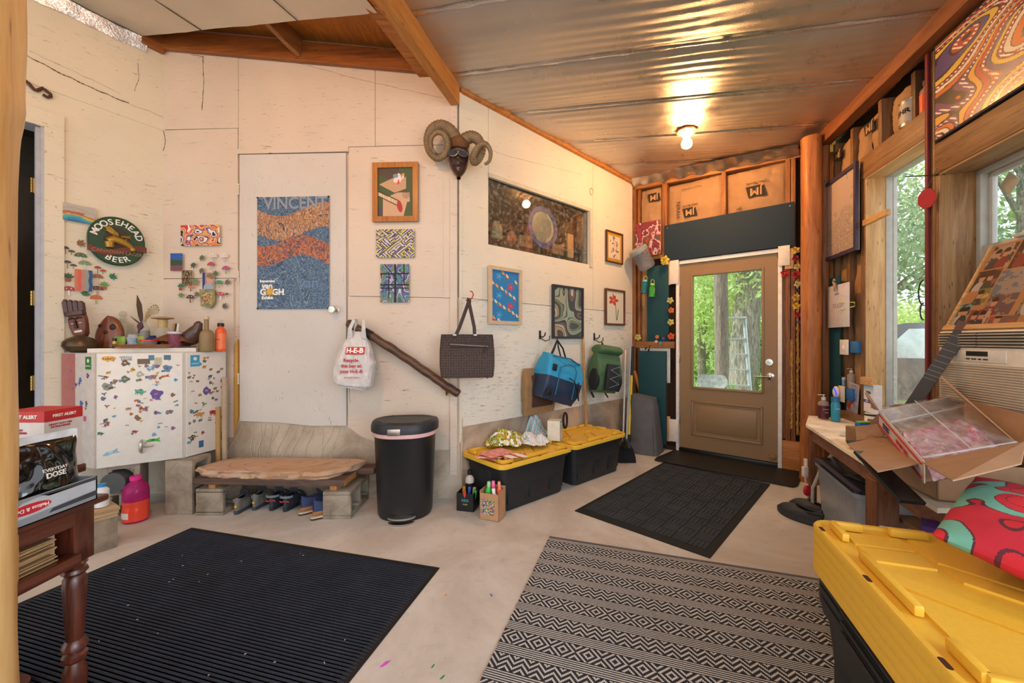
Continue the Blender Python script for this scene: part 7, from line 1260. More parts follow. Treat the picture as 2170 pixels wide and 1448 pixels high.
for lb, px, py in (('black double hook over the lower teal board', 1378, 738),): p = C.hit(px, py, .10); t = thing('coat_hook', lb, 'hook', p, C.rot); s = MB(); s.tube([(0, .0, .03), (0, -.02, .03), (0, -.03, -.02), (0, -.05, -.04), (0, -.065, -.01)], .006, 8); s.tube([(-.04, .0, .01), (-.04, -.02, -.01), (-.04, -.04, -.02), (-.04, -.045, .01)], .005, 8); s.obj('hook', M_black, t)
sheetpic('red_painting', 'unframed red and purple abstract painting on the studs above the hanging jar', C, 1346.5, 470, 1400, 542, lambda U, W_: pal(np.floor(fbm(U, W_*.8, 5, 7)*13), ['7a2a38', '9a2a34', '5a2a48', 'b8342c', '4a4a34', '8a3a4a', 'c8a8a8', '6a2038']), 'painting', .03, 2.5, part='canvas_face')
# flowers
def flower(px, py, W, c, c2, r, label, off=.05, kind=0):
    p = W.hit(px, py, off); t = thing('artificial_flower', label, 'flower', p, W.rot, 'artificial flowers around the door'); s = MB(); np_ = 5+kind
    for ring_, (rr2, tz, n_) in enumerate(((1, -.2, np_), (.7, -.5, np_), (.4, -.75, 4))):
        for i in range(n_):
            a = 2*math.pi*(i+.5*ring_)/n_+px; ca_, sa_ = math.cos(a), math.sin(a)
            def pet(u, v): w_ = .48*math.sin(math.pi*min(1, v*.9+.06))*(u-.5)*2; q_ = v*rr2; return (r*(ca_*q_-sa_*w_*rr2*.8), r*(-.25-ring_*.22-.35*v*v*(ring_+.4)+.15*abs(u-.5))+.002*nz(u*5, v*5, i), r*(sa_*q_+ca_*w_*rr2*.8))
            s.grid(pet, 4, 5)
    s.obj('petals', mat(c, .7, vary=.25), t, smooth=80); s = MB(); s.at((0, -r*.75, 0)); s.sph((0, 0, 0), r*.2, 8); s.at(); s.obj('centre', mat(c2, .7), t); s = MB(); s.tube([(0, 0, 0), (0, r*.3, -r*.6), (.0, off*.5, -r*1.1)], .0025, 5); s.obj('stem', mat('4a6a3a', .8), t)
for a in ((1410, 552, 'd8c64a', 'b8862a', .055, 'large yellow artificial flower at the upper left door corner'), (1421, 637, 'cfc67a', 'a8a04a', .04, 'pale yellow flower on the left door jamb, upper one'), (1423, 658, 'e07a3a', 'c04a2a', .036, 'orange rose on the left door jamb'), (1422, 683, 'cfc86a', '9aa04a', .04, 'pale yellow flower just below the orange rose'), (1423, 713, 'e0632f', 'b83a2a', .042, 'bright orange flower beside the ledge left of the door'), (1353, 715, 'c9c06a', '8a8a4a', .042, 'pale yellow rose at the left end of the ledge'), (1393, 714, 'e08a4a', 'b84a3a', .024, 'small orange flower on the ledge'), (1406, 717, '6a4a8a', 'd8b04a', .022, 'small purple flower on the ledge'), (1400, 727, '4aa0c0', 'd8b04a', .022, 'small turquoise flower below the purple one'), (1391, 724, 'd8c8b0', 'c8a05a', .02, 'small cream flower below the small orange one')):
    flower(a[0], a[1], C, a[2], a[3], a[4], a[5], .085)
for a in ((1687, 531, 'd8b84a', 'a8783a', .045, 'yellow flower, topmost in the garland right of the door'), (1686, 548, '8a1f34', '5a1424', .04, 'crimson flower under the topmost yellow one'), (1690, 566, 'd0b47a', '9a7a4a', .04, 'cream yellow flower above the large red ones'), (1664, 580, 'a81f2c', 'd8a03a', .05, 'large red flower on the right door frame'), (1688, 583, 'b0202e', '6a1420', .05, 'large red flower in the garland beside the log'), (1691, 603, 'd0c49a', 'a89a6a', .042, 'cream flower under the large red ones'), (1690, 616, '3a3a6a', '2a2a4a', .024, 'small navy flower in the garland'), (1687, 631, 'd0b05a', '8a6a3a', .045, 'yellow flower with dark centre in the garland'), (1688, 649, 'dcb84a', 'b0862a', .045, 'golden yellow flower low in the garland'), (1692, 668, 'a8283a', '6a1424', .040, 'crimson flower near the garland bottom'), (1693, 683, '5a5a8a', '3a3a5a', .024, 'small violet blue flower, lowest in the garland')):
    flower(a[0], a[1], C, a[2], a[3], a[4]*.8, a[5], .06)
p = C.hit(1362, 548, .13); t = thing('plastic_jar', 'large clear plastic jar with lid hung upside down on the far wall', 'jar', p, C.rot, rx=.5, ry=-.35); s = MB(); s.lathe([(.02, -.13), (.085, -.125), (.095, -.10), (.092, .07), (.10, .085)], 28); s.obj('jar_body', glass_mat('bfc4c8', .28, .1), t); s = MB(); s.lathe([(.104, .08), (.108, .09), (.106, .125), (.09, .135), (.02, .13)], 28); s.obj('lid', mat('9aa0a6', .3, alpha=.9), t)
for lb, px, py, c, cc, ry in (('teal sports water bottle hanging by a clip on the far wall', 1364, 622, '1f6f7a', '7ac8d0', .12), ('green sports water bottle hanging beside the teal one', 1381, 630, '3a9a3a', '9ad84a', .06)):
    p = C.hit(px, py, .12); t = bottle('water_bottle', lb, p, .034, .155, mat(c, .15, alpha=.9), mat(cc, .3), group='water bottles clipped to the far wall', ry=ry, neck=.6, cap_h=.14, sh=.7); s = MB(); s.tube([(.02*math.cos(a), 0, .175+.025*math.sin(a)) for a in [i*math.pi/6 for i in range(12)]], .003, 6, closed=True); s.obj('carabiner', mat('c8c84a', .4), t)
    if 'green' in lb: text('nalgene', .022, (.012, -.0355, .07), M_tx, t, rot=(math.pi/2, math.pi/2, 0), drape=lambda q_: V((q_.x, -math.sqrt(max(1e-6, .035**2-min(.034, abs(q_.x))**2))-.001, q_.z)))
# --- window wall things
lin_art = contour(['a8978c', 'b0a096', 'a08f84', 'b8a89c'], 6, 9, 12, '5a4a42', .14)
framed('framed_drawing', 'large intricate pencil drawing in a dark purple frame beside the corner logs', D, 1740, 371, 1820, 545, lambda U, W_: np.where(((W_ < .45+.25*vn(U, W_, 4, 3)) | (fbm(U, W_, 9, 8) > .62))[..., None], lin_art(U, W_), np.zeros(U.shape+(3,))+lin('b39f92')), mat('37304a', .45), .030, .022, res=2, off=.028)
board('teal_board', 'tall narrow teal board beside the corner logs above the soap bottles', 'board', D, 1741, 590, 1778, 891, M_teal, .002, .018)
t, w_, h_ = wthing('dry_erase_board', 'small white dry erase board hanging over the tall teal board', 'whiteboard', D, 1755, 603, 1800, 694, .05); s = MB(); s.bb(-w_/2, w_/2, -.004, .004, -h_/2, h_/2, .004); s.obj('board', mat('d5cfd6', .35), t); text('TRASH', .055, (0, -.0045, -.0), mat('a89aa0', .6), t); s = MB(); s.tube([(-.05+.012*k, -.0046, h_*.28+.008*(-1)**k) for k in range(7)], .002, 5); s.obj('blue_scribble', mat('3a6a9a', .5), t)
t = thing('seahorse_ornament', 'small cream and brown seahorse shaped ornament at the top of the dry erase board', 'ornament', D.hit(1771, 605, .06), D.rot); s = MB(); s.tube([(.0, -.01, -.05), (.012, -.012, -.02), (.01, -.012, .01), (-.008, -.012, .03), (.005, -.012, .045), (.02, -.012, .038)], [.006, .010, .012, .011, .012, .004], 8); s.obj('figure', mat('a88a70', .6, vary=.3), t)
t = thing('hair_clip', 'pale yellow bent wire clip on the stud beside the dry erase board', 'clip', D.hit(1808, 650, .02), D.rot); s = MB(); s.tube([(-.10, -.05, .045), (.04, -.01, .03), (.045, -.01, .0), (-.10, -.05, -.02)], .004, 6); s.obj('wire', mat('d8e07a', .4), t)
t, w_, h_ = board('switch_plate', 'white light switch plate beside the blue electrical box', 'switch', D, 1779, 720, 1797, 752, M_white, .03, .006, part='plate'); s = MB(); s.box((0, -.005, 0), (.012, .012, .03), .002); s.obj('toggle', M_white, t)
board('outlet_box', 'bright blue plastic electrical box right of the switch plate', 'electrical box', D, 1798, 723, 1817, 748, mat('1f66a8', .4), -.03, .055, part='box')
t, w_, h_ = board('night_light', 'oval white night light plugged in a cream outlet plate', 'night light', D, 1776, 818, 1789, 852, mat('e0d6c0', .5), .03, .006, part='plate'); s = MB(); s.sph((-.035, -.02, .01), .045, 16, (.7, .5, 1.1)); s.obj('lamp_body', M_white, t); s = MB(); s.tube([(-.02, -.043, .045), (-.005, -.035, .02), (-.008, -.03, -.015)], .005, 6); s.obj('blue_light', mat('2a3ad0', .4, emit=1.5), t)
board('outlet_box', 'bright blue plastic electrical box behind the night light', 'electrical box', D, 1790, 824, 1806, 848, mat('1f66a8', .4), -.03, .055, part='box')
board('shelf_cleat', 'small horizontal block carrying two clear bottles between studs', 'shelf', D, 1779, 822, 1818, 828, M_sdx, -.06, .05)
q_ = D.hit(1804, 822, -.02); bottle('soap_bottle', 'clear pump bottle standing between the studs above the lobster print', q_, .028, .14, glass_mat('c8beb4', .5, .1), mat('d8d0cc', .4), pump=True, neck=.35)
q_ = D.hit(1787, 822, -.02); bottle('lotion_bottle', 'small pale blue lotion bottle beside the clear pump bottle', q_, .018, .09, mat('9ab8c8', .3), M_white, neck=.8, cap_h=.25)
q_ = D.hit(1736, 892, .10); BZ = .612
bottle('soap_pump', 'dark red labelled soap pump bottle at the far left of the bench', (2.50, 3.20, BZ), .036, .175, glass_mat('d8c0b8', .4, .1), mat('d8d4cc', .4), pump=True, neck=.35, band=mat('5a1f2c', .5), label_h=(.04, .62), text_=[('EUCALYPTUS', .009, .08, M_tx), ('SOAP', .012, .055, M_tx)])
bottle('sunscreen_spray', 'bright blue spray bottle next to the soap pump on the bench', (2.515, 3.10, BZ), .030, .19, mat('2f93b8', .3), mat('2a6f9a', .35), neck=.75, cap_h=.2, sh=.68, text_=[('MINERAL', .009, .10, M_tx)])
t, w_, h_ = board('lobster_print', 'small painted print of a red lobster leaning between studs', 'print', D, 1795, 812, 1818, 878, mat('c8c0c8', .6), .0, .006); canvas(w_*.96, h_*.97, 30, 44, lambda U, W_: over(pal(np.floor(fbm(U, W_, 8, 5)*8), ['8a90a8', 'a8a0b0', 'b8a8a8', '7a86a0']), (np.abs(U-.5+.25*np.sin(W_*8)) < .15) & (W_ > .12) & (W_ < .55), 'a8402f'), M_print, 'picture', t, -.001)
t.rotation_euler[1] = .12
board('wood_block', 'pale wood block screwed to the stud above the insect trap carton', 'block', D, 1822, 800, 1846, 816, M_pinex, .0, .035)
board('wood_block', 'pale wood strip nailed across the window jamb', 'block', D, 1827, 455, 1877, 468, M_pinex, -.02, .03)
t = thing('lidded_tub', 'white and black round tub standing on the window sill under the purple and white carton', 'tub', D.pt(.735, .621, .0), D.rot); s = MB(); s.cyl(.045, .085, 24); s.obj('tub', M_white, t); s = MB(); s.cyl(.047, .012, 24, z=.07); s.obj('dark_ring', M_black, t)
t = thing('refill_carton', 'white and purple insect trap refill carton at the foot of the narrow window', 'box', D.pt(.74, .7105, .0), D.rot-.12); s = MB(); s.box((0, 0, .105), (.155, .05, .205), .001, 1); s.obj('carton', mat('e6e6ec', .4), t)
canvas(.153, .205, 8, 24, lambda U, W_: np.where((W_ > .68)[..., None], np.array(lin('5aa8d8'))*(W_[..., None]-.68)*3+np.array(lin('e8ecf2'))*(1-(W_[..., None]-.68)*3), np.zeros(U.shape+(3,))+lin('ececf2')), M_print, 'printed_face', t, -.0256).location = (0, 0, .105)
s = MB(); s.prism([(-.077, .093), (.035, .093), (.025, .072), (-.077, .072)], -.027, -.0258); s.obj('purple_band', mat('5a3a9a', .5), t); s = MB(); s.at((.055, -.0262, .055), rx=math.pi/2); s.cyl(.014, .001, 16); s.obj('purple_dot', mat('5a3a9a', .5), t)
text('zevo', .042, (0, -.0268, .152), mat('2a3a7a', .5), t, bold=.0006); text('FLYING INSECT\nTRAP', .010, (0, -.0268, .118), mat('7a8aa8', .5), t); text('REFILLS', .012, (-.02, -.0275, .082), M_tx, t, bold=.0004); text('2', .02, (.055, -.028, .055), M_tx, t)
# paint can and orange bottle on the header, painting, hanging tag, cords
q_ = D.hit(1912, 262, .0); t = thing('paint_can', 'paint can with white label standing on the header over the narrow window', 'paint can', D.pt((q_-D.o).dot(D.u), 2.634, -.06), D.rot); s = MB(); s.cyl(.068, .165, 28); s.lathe([(.07, .16), (.072, .165), (.068, .17), (.06, .166)], 28); s.obj('can', mat('b8b4b0', .3, .8), t); s = MB(); s.lathe([(.0695, .02), (.0695, .145)], 28, cap=False); s.obj('paper_label', mat('a8a09a', .5), t); text('BEHR', .045, (0, -.072, .09), M_ink, t, bold=.001, drape=lambda c: V((c.x, -math.sqrt(max(1e-5, .071**2-c.x**2)), c.z)))
q_ = D.hit(1944, 235, .0); bottle('spirit_bottle', 'flat bottle of orange liquid with black cap beside the paint can', D.pt((q_-D.o).dot(D.u), 2.634, -.05), .036, .215, mat('a88a72', .15, alpha=.85), M_black, neck=.5, cap_h=.16, sh=.68, band=mat('d8502a', .4), label_h=(.08, .6))
ga = contour(['b0322e', 'd8a03a', '6a3a6a', 'c8662a', 'e0d2c0', '8a2a3a', 'd8b84a', '4a3a7a', 'a8463a'], 14, 2.4, 20, '1c1220', .20, .9, dash='efe6d6')
q0, q1 = D.uz(1990, 300)[0], 2.62; t = thing('large_painting', 'large multicoloured swirling line painting above the double hung window', 'painting', D.pt((q0+q1)/2, 2.665, .022), D.rot); gw, gh = q1-q0, .55; s = MB(); s.bb(-gw/2, gw/2, -.0, .02, -gh/2, gh/2); s.obj('canvas', mat('1c1830', .7), t); canvas(gw-.02, gh-.02, 300, 140, ga, M_gloss, 'painted_face', t, -.0015)
t = thing('hanging_tag', 'red octagonal tag hanging from a nail between the two windows', 'tag', D.hit(1964, 421, .04), D.rot+.5); s = MB(); s.prism([(.045*math.cos(a+.39), .06*math.sin(a+.39)) for a in [i*math.pi/4 for i in range(8)]], -.003, .003); s.obj('tag', mat('b0252c', .4), t); s = MB(); s.tube([(0, 0, .055), (.02, 0, .10), (.05, .0, .16)], .002, 5); s.obj('string', mat('5a4630', .9), t); s = MB(); s.tube([(.06, .04, .12), (-.05, -.09, .14)], .003, 6); s.obj('nail', M_black, t)
for lb, y0_, r in (('upper dark cord loop hanging on the stud edge', 620, .075), ('lower dark cord loop hanging on the stud edge', 660, .05)):
    t = thing('cord_loop', lb, 'cord', D.hit(1966, y0_, .02), D.rot, 'cord loops between the windows'); s = MB(); s.tube([(-r*.55*math.sin(a), -.02, r*math.cos(a)) for a in [i*math.pi/14 for i in range(15)]], .004, 6); s.obj('cord', mat('24303a', .5), t)
t = thing('suncatcher', 'pale diamond shaped suncatcher hanging in the upper sash of the large window', 'suncatcher', D.hit(2140, 388, -.19), D.rot); s = MB(); s.prism([(0, -.06), (.055, 0), (0, .06), (-.055, 0)], -.003, .003); s.obj('tile', mat('a8a898', .5), t)
# air conditioner
t = thing('air_conditioner', 'cream window air conditioner under the photo collage', 'air conditioner', D.pt(1.80, .925, .10), D.rot); aw, ah = .50, .365; M_ac = mat('e6dccb', .45); s = MB(); s.box((0, .05, ah/2), (aw, .13, ah), .012, 3); s.bb(-aw/2+.03, aw/2-.03, .10, .38, .02, ah-.02); s.obj('housing', M_ac, t)
s = MB(); s.bb(-aw/2+.012, aw/2-.012, -.019, -.010, ah-.085, ah-.01); s.obj('vent_recess', mat('3a3836', .7), t)
for x0, x1 in ((-aw/2+.015, -.005), (.005, aw/2-.015)):
    for k in range(5): s = MB(); s.at((0, -.022, ah-.020-k*.014), rx=.5); s.box(((x0+x1)/2, 0, 0), (x1-x0, .010, .003)); s.at(); s.obj('louver', mat('b9b0a2', .5), t)
s = MB(); s.bb(-aw/2+.10, aw/2-.10, -.021, -.012, ah-.155, ah-.095, .008); s.obj('control_panel', mat('dcd6cc', .4), t); s = MB(); s.bb(-.06, .06, -.0225, -.02, ah-.125, ah-.102); s.obj('display', mat('101214', .2), t)
text('TEMP   MODE   FAN   TIMER', .010, (0, -.022, ah-.140), M_ink, t)
for k in range(16): s = MB(); s.box((0, -.018, .015+k*.0118), (aw-.03, .008, .0045), .001, 1); s.obj('grille_slat', mat('cfc4b2', .5), t)
s = MB(); s.bb(-aw/2+.012, aw/2-.012, -.0155, -.010, .008, .20); s.obj('grille_recess', mat('b5aa98', .8), t)
# collage board
def ph(k, U, W_, x0, y0, x1, y1, c, bg, sh, hd=1): 
    m = (U > x0) & (U < x1) & (W_ > y0) & (W_ < y1); c = over(c, m, bg); n_ = fbm(U, W_, 22, k)
    c = over(c, m & (n_ > .55), sh)
    for j in range(hd):
        cx = x0+(x1-x0)*(.3+.35*j); cy = y0+(y1-y0)*.62; c = over(c, m & (((U-cx)/.028)**2+((W_-cy)/.05)**2 < 1), 'b08468'); c = over(c, m & (((U-cx)/.05)**2+((W_-cy+.14)/.10)**2 < 1), ['2f3a34', '3a3440', '7a2a2a', 'a8a09a'][(k+j) % 4]); c = over(c, m & (((U-cx)/.03)**2+((W_-cy-.03)/.035)**2 < 1) & (W_ > cy+.01), '2a1a14')
    return c
def collage(U, W_):
    c = np.zeros(U.shape+(3,))+lin('a5754a')
    for a in ((1, .02, .70, .24, .98, 'a08a7a', '4a3a38', 2), (2, .26, .66, .52, .99, '2a2428', '6a3a34', 1), (3, .0, .44, .22, .69, '3a2a2a', '6a5048', 2), (4, .23, .36, .50, .65, '8a8078', '5a6a78', 0), (5, .10, .26, .22, .46, '6a6a3a', 'b89a4a', 1), (6, .24, .12, .50, .36, '5a4650', '8a705a', 1), (7, .0, .0, .13, .30, '7a8a8a', '3a4a3a', 2), (8, .14, .0, .34, .20, '7a3a30', 'b09080', 2), (9, .36, .0, .6, .11, '6a5048', '9a4a34', 1), (10, .54, .5, .78, .97, '5a5a6a', '8a7a70', 2), (11, .55, .1, .8, .48, '7a6a5a', '3a3a3a', 1), (12, .8, .2, .98, .8, '8a7a8a', '4a3a3a', 2)): c = ph(a[0], U, W_, a[1], a[2], a[3], a[4], c, a[5], a[6], a[7])
    return c
bl, br = D.pt(1.575, 1.305, .09), D.pt(2.20, 1.305, .09); t = thing('photo_collage', 'board of overlapping family photographs leaning in the window above the air conditioner', 'photo collage', (bl+br)/2, D.rot, rx=-.42); cw_, ch_ = .62, .47; s = MB(); s.bb(-cw_/2, cw_/2, 0, .008, 0, ch_); s.obj('backing_board', M_card, t); o = canvas(cw_-.01, ch_-.01, 190, 150, collage, M_gloss, 'photographs', t, -.0012); o.location = (0, 0, ch_/2)
s = MB(); s.bb(-cw_/2-.02, cw_/2, -.012, .012, -.012, .012); s.bb(-cw_/2-.015, -cw_/2, -.008, .012, .0, ch_); s.obj('wood_edge', M_pinex, t)
# guitar
ga_, gb_ = T3(1925, 872, 2.16), T3(2038, 703, 2.02); d = (gb_-ga_); t = thing('guitar', 'acoustic guitar with dark fretboard leaning behind the open cartons', 'guitar', ga_, 0); q4 = d.to_track_quat('Z', 'Y'); t.rotation_mode = 'QUATERNION'; nf = V((-.80, -.58, .1)); zax = d.normalized(); yax = -(nf-nf.dot(zax)*zax).normalized(); xax = yax.cross(zax); t.rotation_quaternion = Matrix((xax, yax, zax)).transposed().to_quaternion(); Lg = d.length
s = MB(); s.box((0, .012, Lg/2-.02), (.050, .022, Lg+.04), .008); s.obj('neck', wood('6a3f26', '3f2012', 'Z', 1, knots=False), t); s = MB(); s.box((0, -.003, Lg/2-.03), (.056, .008, Lg+.06), .001, 1); s.obj('fretboard', mat('3a302c', .5), t)
for k in range(9): s = MB(); s.box((0, -.0078, Lg-.03-k*.042*(.96**k)), (.056, .0015, .002)); s.obj('fret', mat('8a8478', .5), t)
s = MB(); s.prism([(-.03, Lg), (.03, Lg), (.036, Lg+.05), (-.036, Lg+.05)], .0, .015); s.obj('headstock', wood('7a4a2c', '4a2816', 'Z', 1, knots=False), t)
s = MB(); out_ = []
for i in range(48): a = 2*math.pi*i/48; r_ = .125+.022*math.cos(2*a)+.016*math.cos(a); out_.append((r_*math.sin(a), -.10-r_*1.0*math.cos(a)))
s.prism(out_, .0, .085); s.obj('guitar_body', wood('9a5f38', '6a3a20', 'Z', .8, knots=False, coat=.4), t)
# --- workbench
p1b, p2b, p3b = V((2.21, 3.0)), V((2.50, 3.36)), V((2.70, 3.22)); near = [V((1.60, 1.50)), V((2.18, 1.50))]
bn = thing('workbench', 'low workbench with pale plywood top along the window wall', 'bench', (2.2, 2.4, 0), 0); lc = lambda p: (p.x-2.2, p.y-2.4); s = MB(); s.prism([lc(p) for p in (p1b, p2b, p3b, near[1], near[0])], .59, .609, 'Z'); s.obj('bench_top', t_flk('worn_plywood_top', 'd8cdb8', '9a8468', 9, .6), bn)
M_lg = wood('8a5a3a', '57341f', 'Z', 1); s = MB(); d_ = (near[0]-p1b).normalized(); 
for a_, b_ in ((p1b+V((.03, 0)), near[0]+V((.03, 0))),):
    s.prism([lc(a_), lc(b_), lc(b_+V((.035, -.01))), lc(a_+V((.035, -.01)))], .50, .589, 'Z')
s.obj('apron', wood('9a6a50', '6f4534', 'Y', 1), bn)
for k, (x, y) in enumerate(((2.235, 2.965), (1.735, 1.87), (2.52, 3.20), (1.95, 1.62))): s = MB(); s.at((x-2.2, y-2.4, 0), rz=D.rot); s.box((0, 0, .295), (.085 if k == 1 else .04, .04 if k != 1 else .09, .589), .002, 1); s.at(); s.obj('leg', M_lg, bn)
board('bench_ledge', 'brown ledge board running along the wall behind the bench', 'ledge', D, 1779, 880, 1850, 899, M_sdx, .0, .04)
# clear bin below
t = thing('clear_bin', 'translucent grey plastic bin with dark lid under the workbench', 'storage bin', (2.13, 2.33, 0), math.atan2(-.91, -.36)); s = MB(); rings(s, [(.56, .34, .03, 0), (.58, .36, .03, .01), (.63, .40, .035, .40), (.66, .43, .04, .405), (.66, .43, .04, .43)]); s.obj('bin_body', mat('8f959c', .25), t); s = MB(); s.at((0, .0, .43)); rings(s, [(.67, .44, .04, 0), (.67, .44, .04, .02), (.60, .36, .03, .024)]); s.at(); s.obj('lid', mat('1c2236', .2, coat=.5), t)
t = thing('dark_cloth', 'dark fuzzy cloth bunched on the lid of the clear bin', 'cloth', (2.05, 2.22, .456), 0); s = MB(); s.grid(lambda u, v: ((u-.5)*.24, (v-.5)*.22, .002+.028*math.sin(math.pi*u)*math.sin(math.pi*v)*(1+nz(u*6, v*6))), 24, 24); s.obj('fabric', mat('1c1a1a', .95, bump=1, bscale=60), t)
# power cord, outlet and orange strap
t = thing('extension_lead', 'pale grey extension lead looping down from the bench edge to the floor', 'cord', (2.16, 2.60, 0), 0); s = MB(); cp_ = [(1815, 948, 2.5), (1790, 946, 2.62), (1765, 962, 2.72), (1742, 990, 2.80), (1722, 1035, 2.84), (1722, 1075, 2.84), (1732, 1088, 2.86)]; s.tube([T3(*q_)-V((2.16, 2.60, 0)) for q_ in cp_], .011, 10); s.obj('cord', mat('b5aca4', .5), t)
t = thing('power_plug', 'white extension plug with red strap hanging beside the bench leg', 'plug', T3(1706, 1000, 2.93), 0); s = MB(); s.box((0, 0, 0), (.035, .03, .075), .006); s.box((.02, .02, .02), (.012, .03, .14), .003); s.obj('plug', mat('d8d4c8', .5), t); s = MB(); s.sph((.01, -.01, -.135), .04, 10, (.8, .4, 1)); s.obj('red_strap', mat('c8242a', .5), t); s = MB(); s.tube([(0, 0, -.03), (.0, -.01, -.10), (.02, 0, -.2), (.06, 0, -.28)], .005, 6); s.obj('cable', mat('d8d0c8', .5), t)
# --- cartons on the bench
M_kb = mat('a98566', .8, bump=.1, bscale=40); fl = [(1796, 942, 1.93), (1877, 923, 2.05), (1950, 984, 1.52), (1860, 1002, 1.46)]
cx_, cy_ = 1.93, 1.73; t = thing('shipping_carton', 'large open brown carton with spread flaps on the bench', 'cardboard box', (cx_, cy_, BZ), D.rot+math.pi/2); s = MB(); cw2, cd2, chh = .42, .46, .15; rz_ = D.rot+math.pi/2
for q_ in ((-cw2/2, cw2/2, -cd2/2, -cd2/2+.005, 0, chh), (-cw2/2, cw2/2, cd2/2-.005, cd2/2, 0, chh), (-cw2/2, -cw2/2+.005, -cd2/2, cd2/2, 0, chh), (cw2/2-.005, cw2/2, -cd2/2, cd2/2, 0, chh), (-cw2/2, cw2/2, -cd2/2, cd2/2, 0, .005)): s.bb(*q_)
s.obj('carton', M_kb, t); ctn = t; Mi = Matrix.Translation(V((cx_, cy_, BZ))) @ Matrix.Rotation(rz_, 4, 'Z'); Mi = Mi.inverted()
def flapq(name, pts, parent, m=M_kb, th=.004, inv=Mi):
    P_ = [inv @ V(p) for p in pts]; nr = (P_[1]-P_[0]).cross(P_[-1]-P_[0]).normalized()*th; n_ = len(P_); s = MB(); s.add(P_+[p-nr for p in P_], [list(range(n_)), list(range(2*n_-1, n_-1, -1))]+[[i, i+n_, (i+1) % n_+n_, (i+1) % n_] for i in range(n_)]); return s.obj(name, m, parent, smooth=0)
flapq('flap', [T3(*q_) for q_ in fl], ctn); flapq('flap', [T3(1952, 980, 1.50), T3(2175, 938, 1.30), T3(2165, 985, 1.2), T3(2020, 1021, 1.18)], ctn); flapq('flap', [T3(2046, 846, 1.95), T3(2180, 880, 1.62), T3(2180, 985, 1.55), T3(2046, 930, 1.90)], ctn); flapq('flap', [T3(1812, 905, 2.1), T3(1858, 900, 2.12), T3(1872, 925, 2.02), T3(1815, 935, 2.0)], ctn)
a_, b_, c_, d_ = T3(1862, 870, 2.02), T3(2030, 838, 2.10), T3(2158, 944, 1.55), T3(1957, 978, 1.47); ctr4 = (a_+b_+c_+d_)/4; nn_ = (b_-a_).cross(d_-a_).normalized(); nn_ = nn_ if nn_.z < 0 else -nn_
t = thing('mailing_box', 'white cardboard mailing box with red side lines tilted in the open carton', 'mailing box', ctr4, 0); I4 = Matrix.Translation(ctr4).inverted(); dp = .085; M_wb = mat('d8d2ca', .5)
for k, (x, y) in enumerate(((a_, b_), (b_, c_), (c_, d_), (d_, a_))): flapq('box_side', [x, y, y+nn_*dp, x+nn_*dp], t, M_wb if k in (0, 3) else M_kb, .004, I4)
flapq('box_base', [a_+nn_*dp, b_+nn_*dp, c_+nn_*dp, d_+nn_*dp], t, mat('b08c6c', .8), .004, I4); flapq('box_flap', [T3(1832, 833, 2.02), T3(1836, 831, 2.05), a_+V((.0, .03, 0)), a_], t, M_kb, .004, I4)
flapq('box_flap', [b_, c_, T3(2004, 812, 1.95), T3(1992, 797, 2.0)], t, M_kb, .004, I4)
e_ = nn_*.0; sd_ = (a_-d_); off_ = (nn_.cross(sd_)).normalized()
for f0, f1, m in ((.16, .21, M_rt), (.80, .85, M_rt)): flapq('red_line', [d_+nn_*dp*f0+sd_*.02+off_*.0, d_+nn_*dp*f1+sd_*.02, a_+nn_*dp*f1-sd_*.02, a_+nn_*dp*f0-sd_*.02], t, m, .0055, I4)
Xd = -sd_.normalized(); Zd = -nn_; Yd = Zd.cross(Xd); outn = (V((-1, -1, 0))); Yd2 = Zd.cross(Xd).normalized(); 
def on_side(body, size, f, g, m, bold=0):
    o = text(body, size, (0, 0, 0), m, None, rot=(0, 0, 0), bold=bold); z_ = Xd.cross(Zd).normalized(); z_ = z_ if z_.dot(V((-1, -.6, .2))) > 0 else z_; R = Matrix((Xd, Zd, Xd.cross(Zd))).transposed().to_4x4(); o.data.transform(Matrix.Translation(a_-sd_*f+nn_*dp*g-ctr4+Xd.cross(Zd)*.006) @ R); o.parent = t; return o
on_side('PRIORITY MAIL', .024, .62, .5, M_rt, .0004); on_side('UNITED STATES\nPOSTAL SERVICE', .014, .24, .5, mat('2a3a6a'), .0003)
s = MB(); M4 = lambda u, v: a_*(1-u)*(1-v)+b_*u*(1-v)+c_*u*v+d_*(1-u)*v-ctr4
s.grid(lambda u, v: M4(u*.98+.01, v*1.0)-nn_*(.006+.010*nz(u*7, v*7)+.006*abs(nz(u*19, v*15, 3))), 60, 60); tp_ = thing('clear_packaging', 'sheet of crinkled clear plastic packaging lying over the mailing box', 'plastic packaging', ctr4, 0); s.obj('clear_sheet', glass_mat('e6e2e4', .13, .06), tp_, smooth=80)
s = MB(); s.tube([M4(.45, 0)-nn_*.014, M4(.5, 1)-nn_*.014], .003, 5); s.tube([M4(0, .35)-nn_*.014, M4(1, .3)-nn_*.014], .002, 5); s.tube([M4(0.01, .99)-nn_*.012, M4(.99, .99)-nn_*.012], .003, 5); s.obj('fold_ridge', glass_mat('f2f2f4', .4, .05), tp_)
t = thing('pink_wrap', 'crumpled pink tinted plastic wrap spilling from the mailing box', 'plastic wrap', ctr4, 0)
def pk(u, v): q_ = M4(.02+u*.80, .50+v*.62); return q_+V((0, 0, -.03+.035*abs(nz(u*4, v*4, 2))+.010*nz(u*11, v*11)+(.0 if v < .8 else -(v-.8)*.15)))-nn_*.02
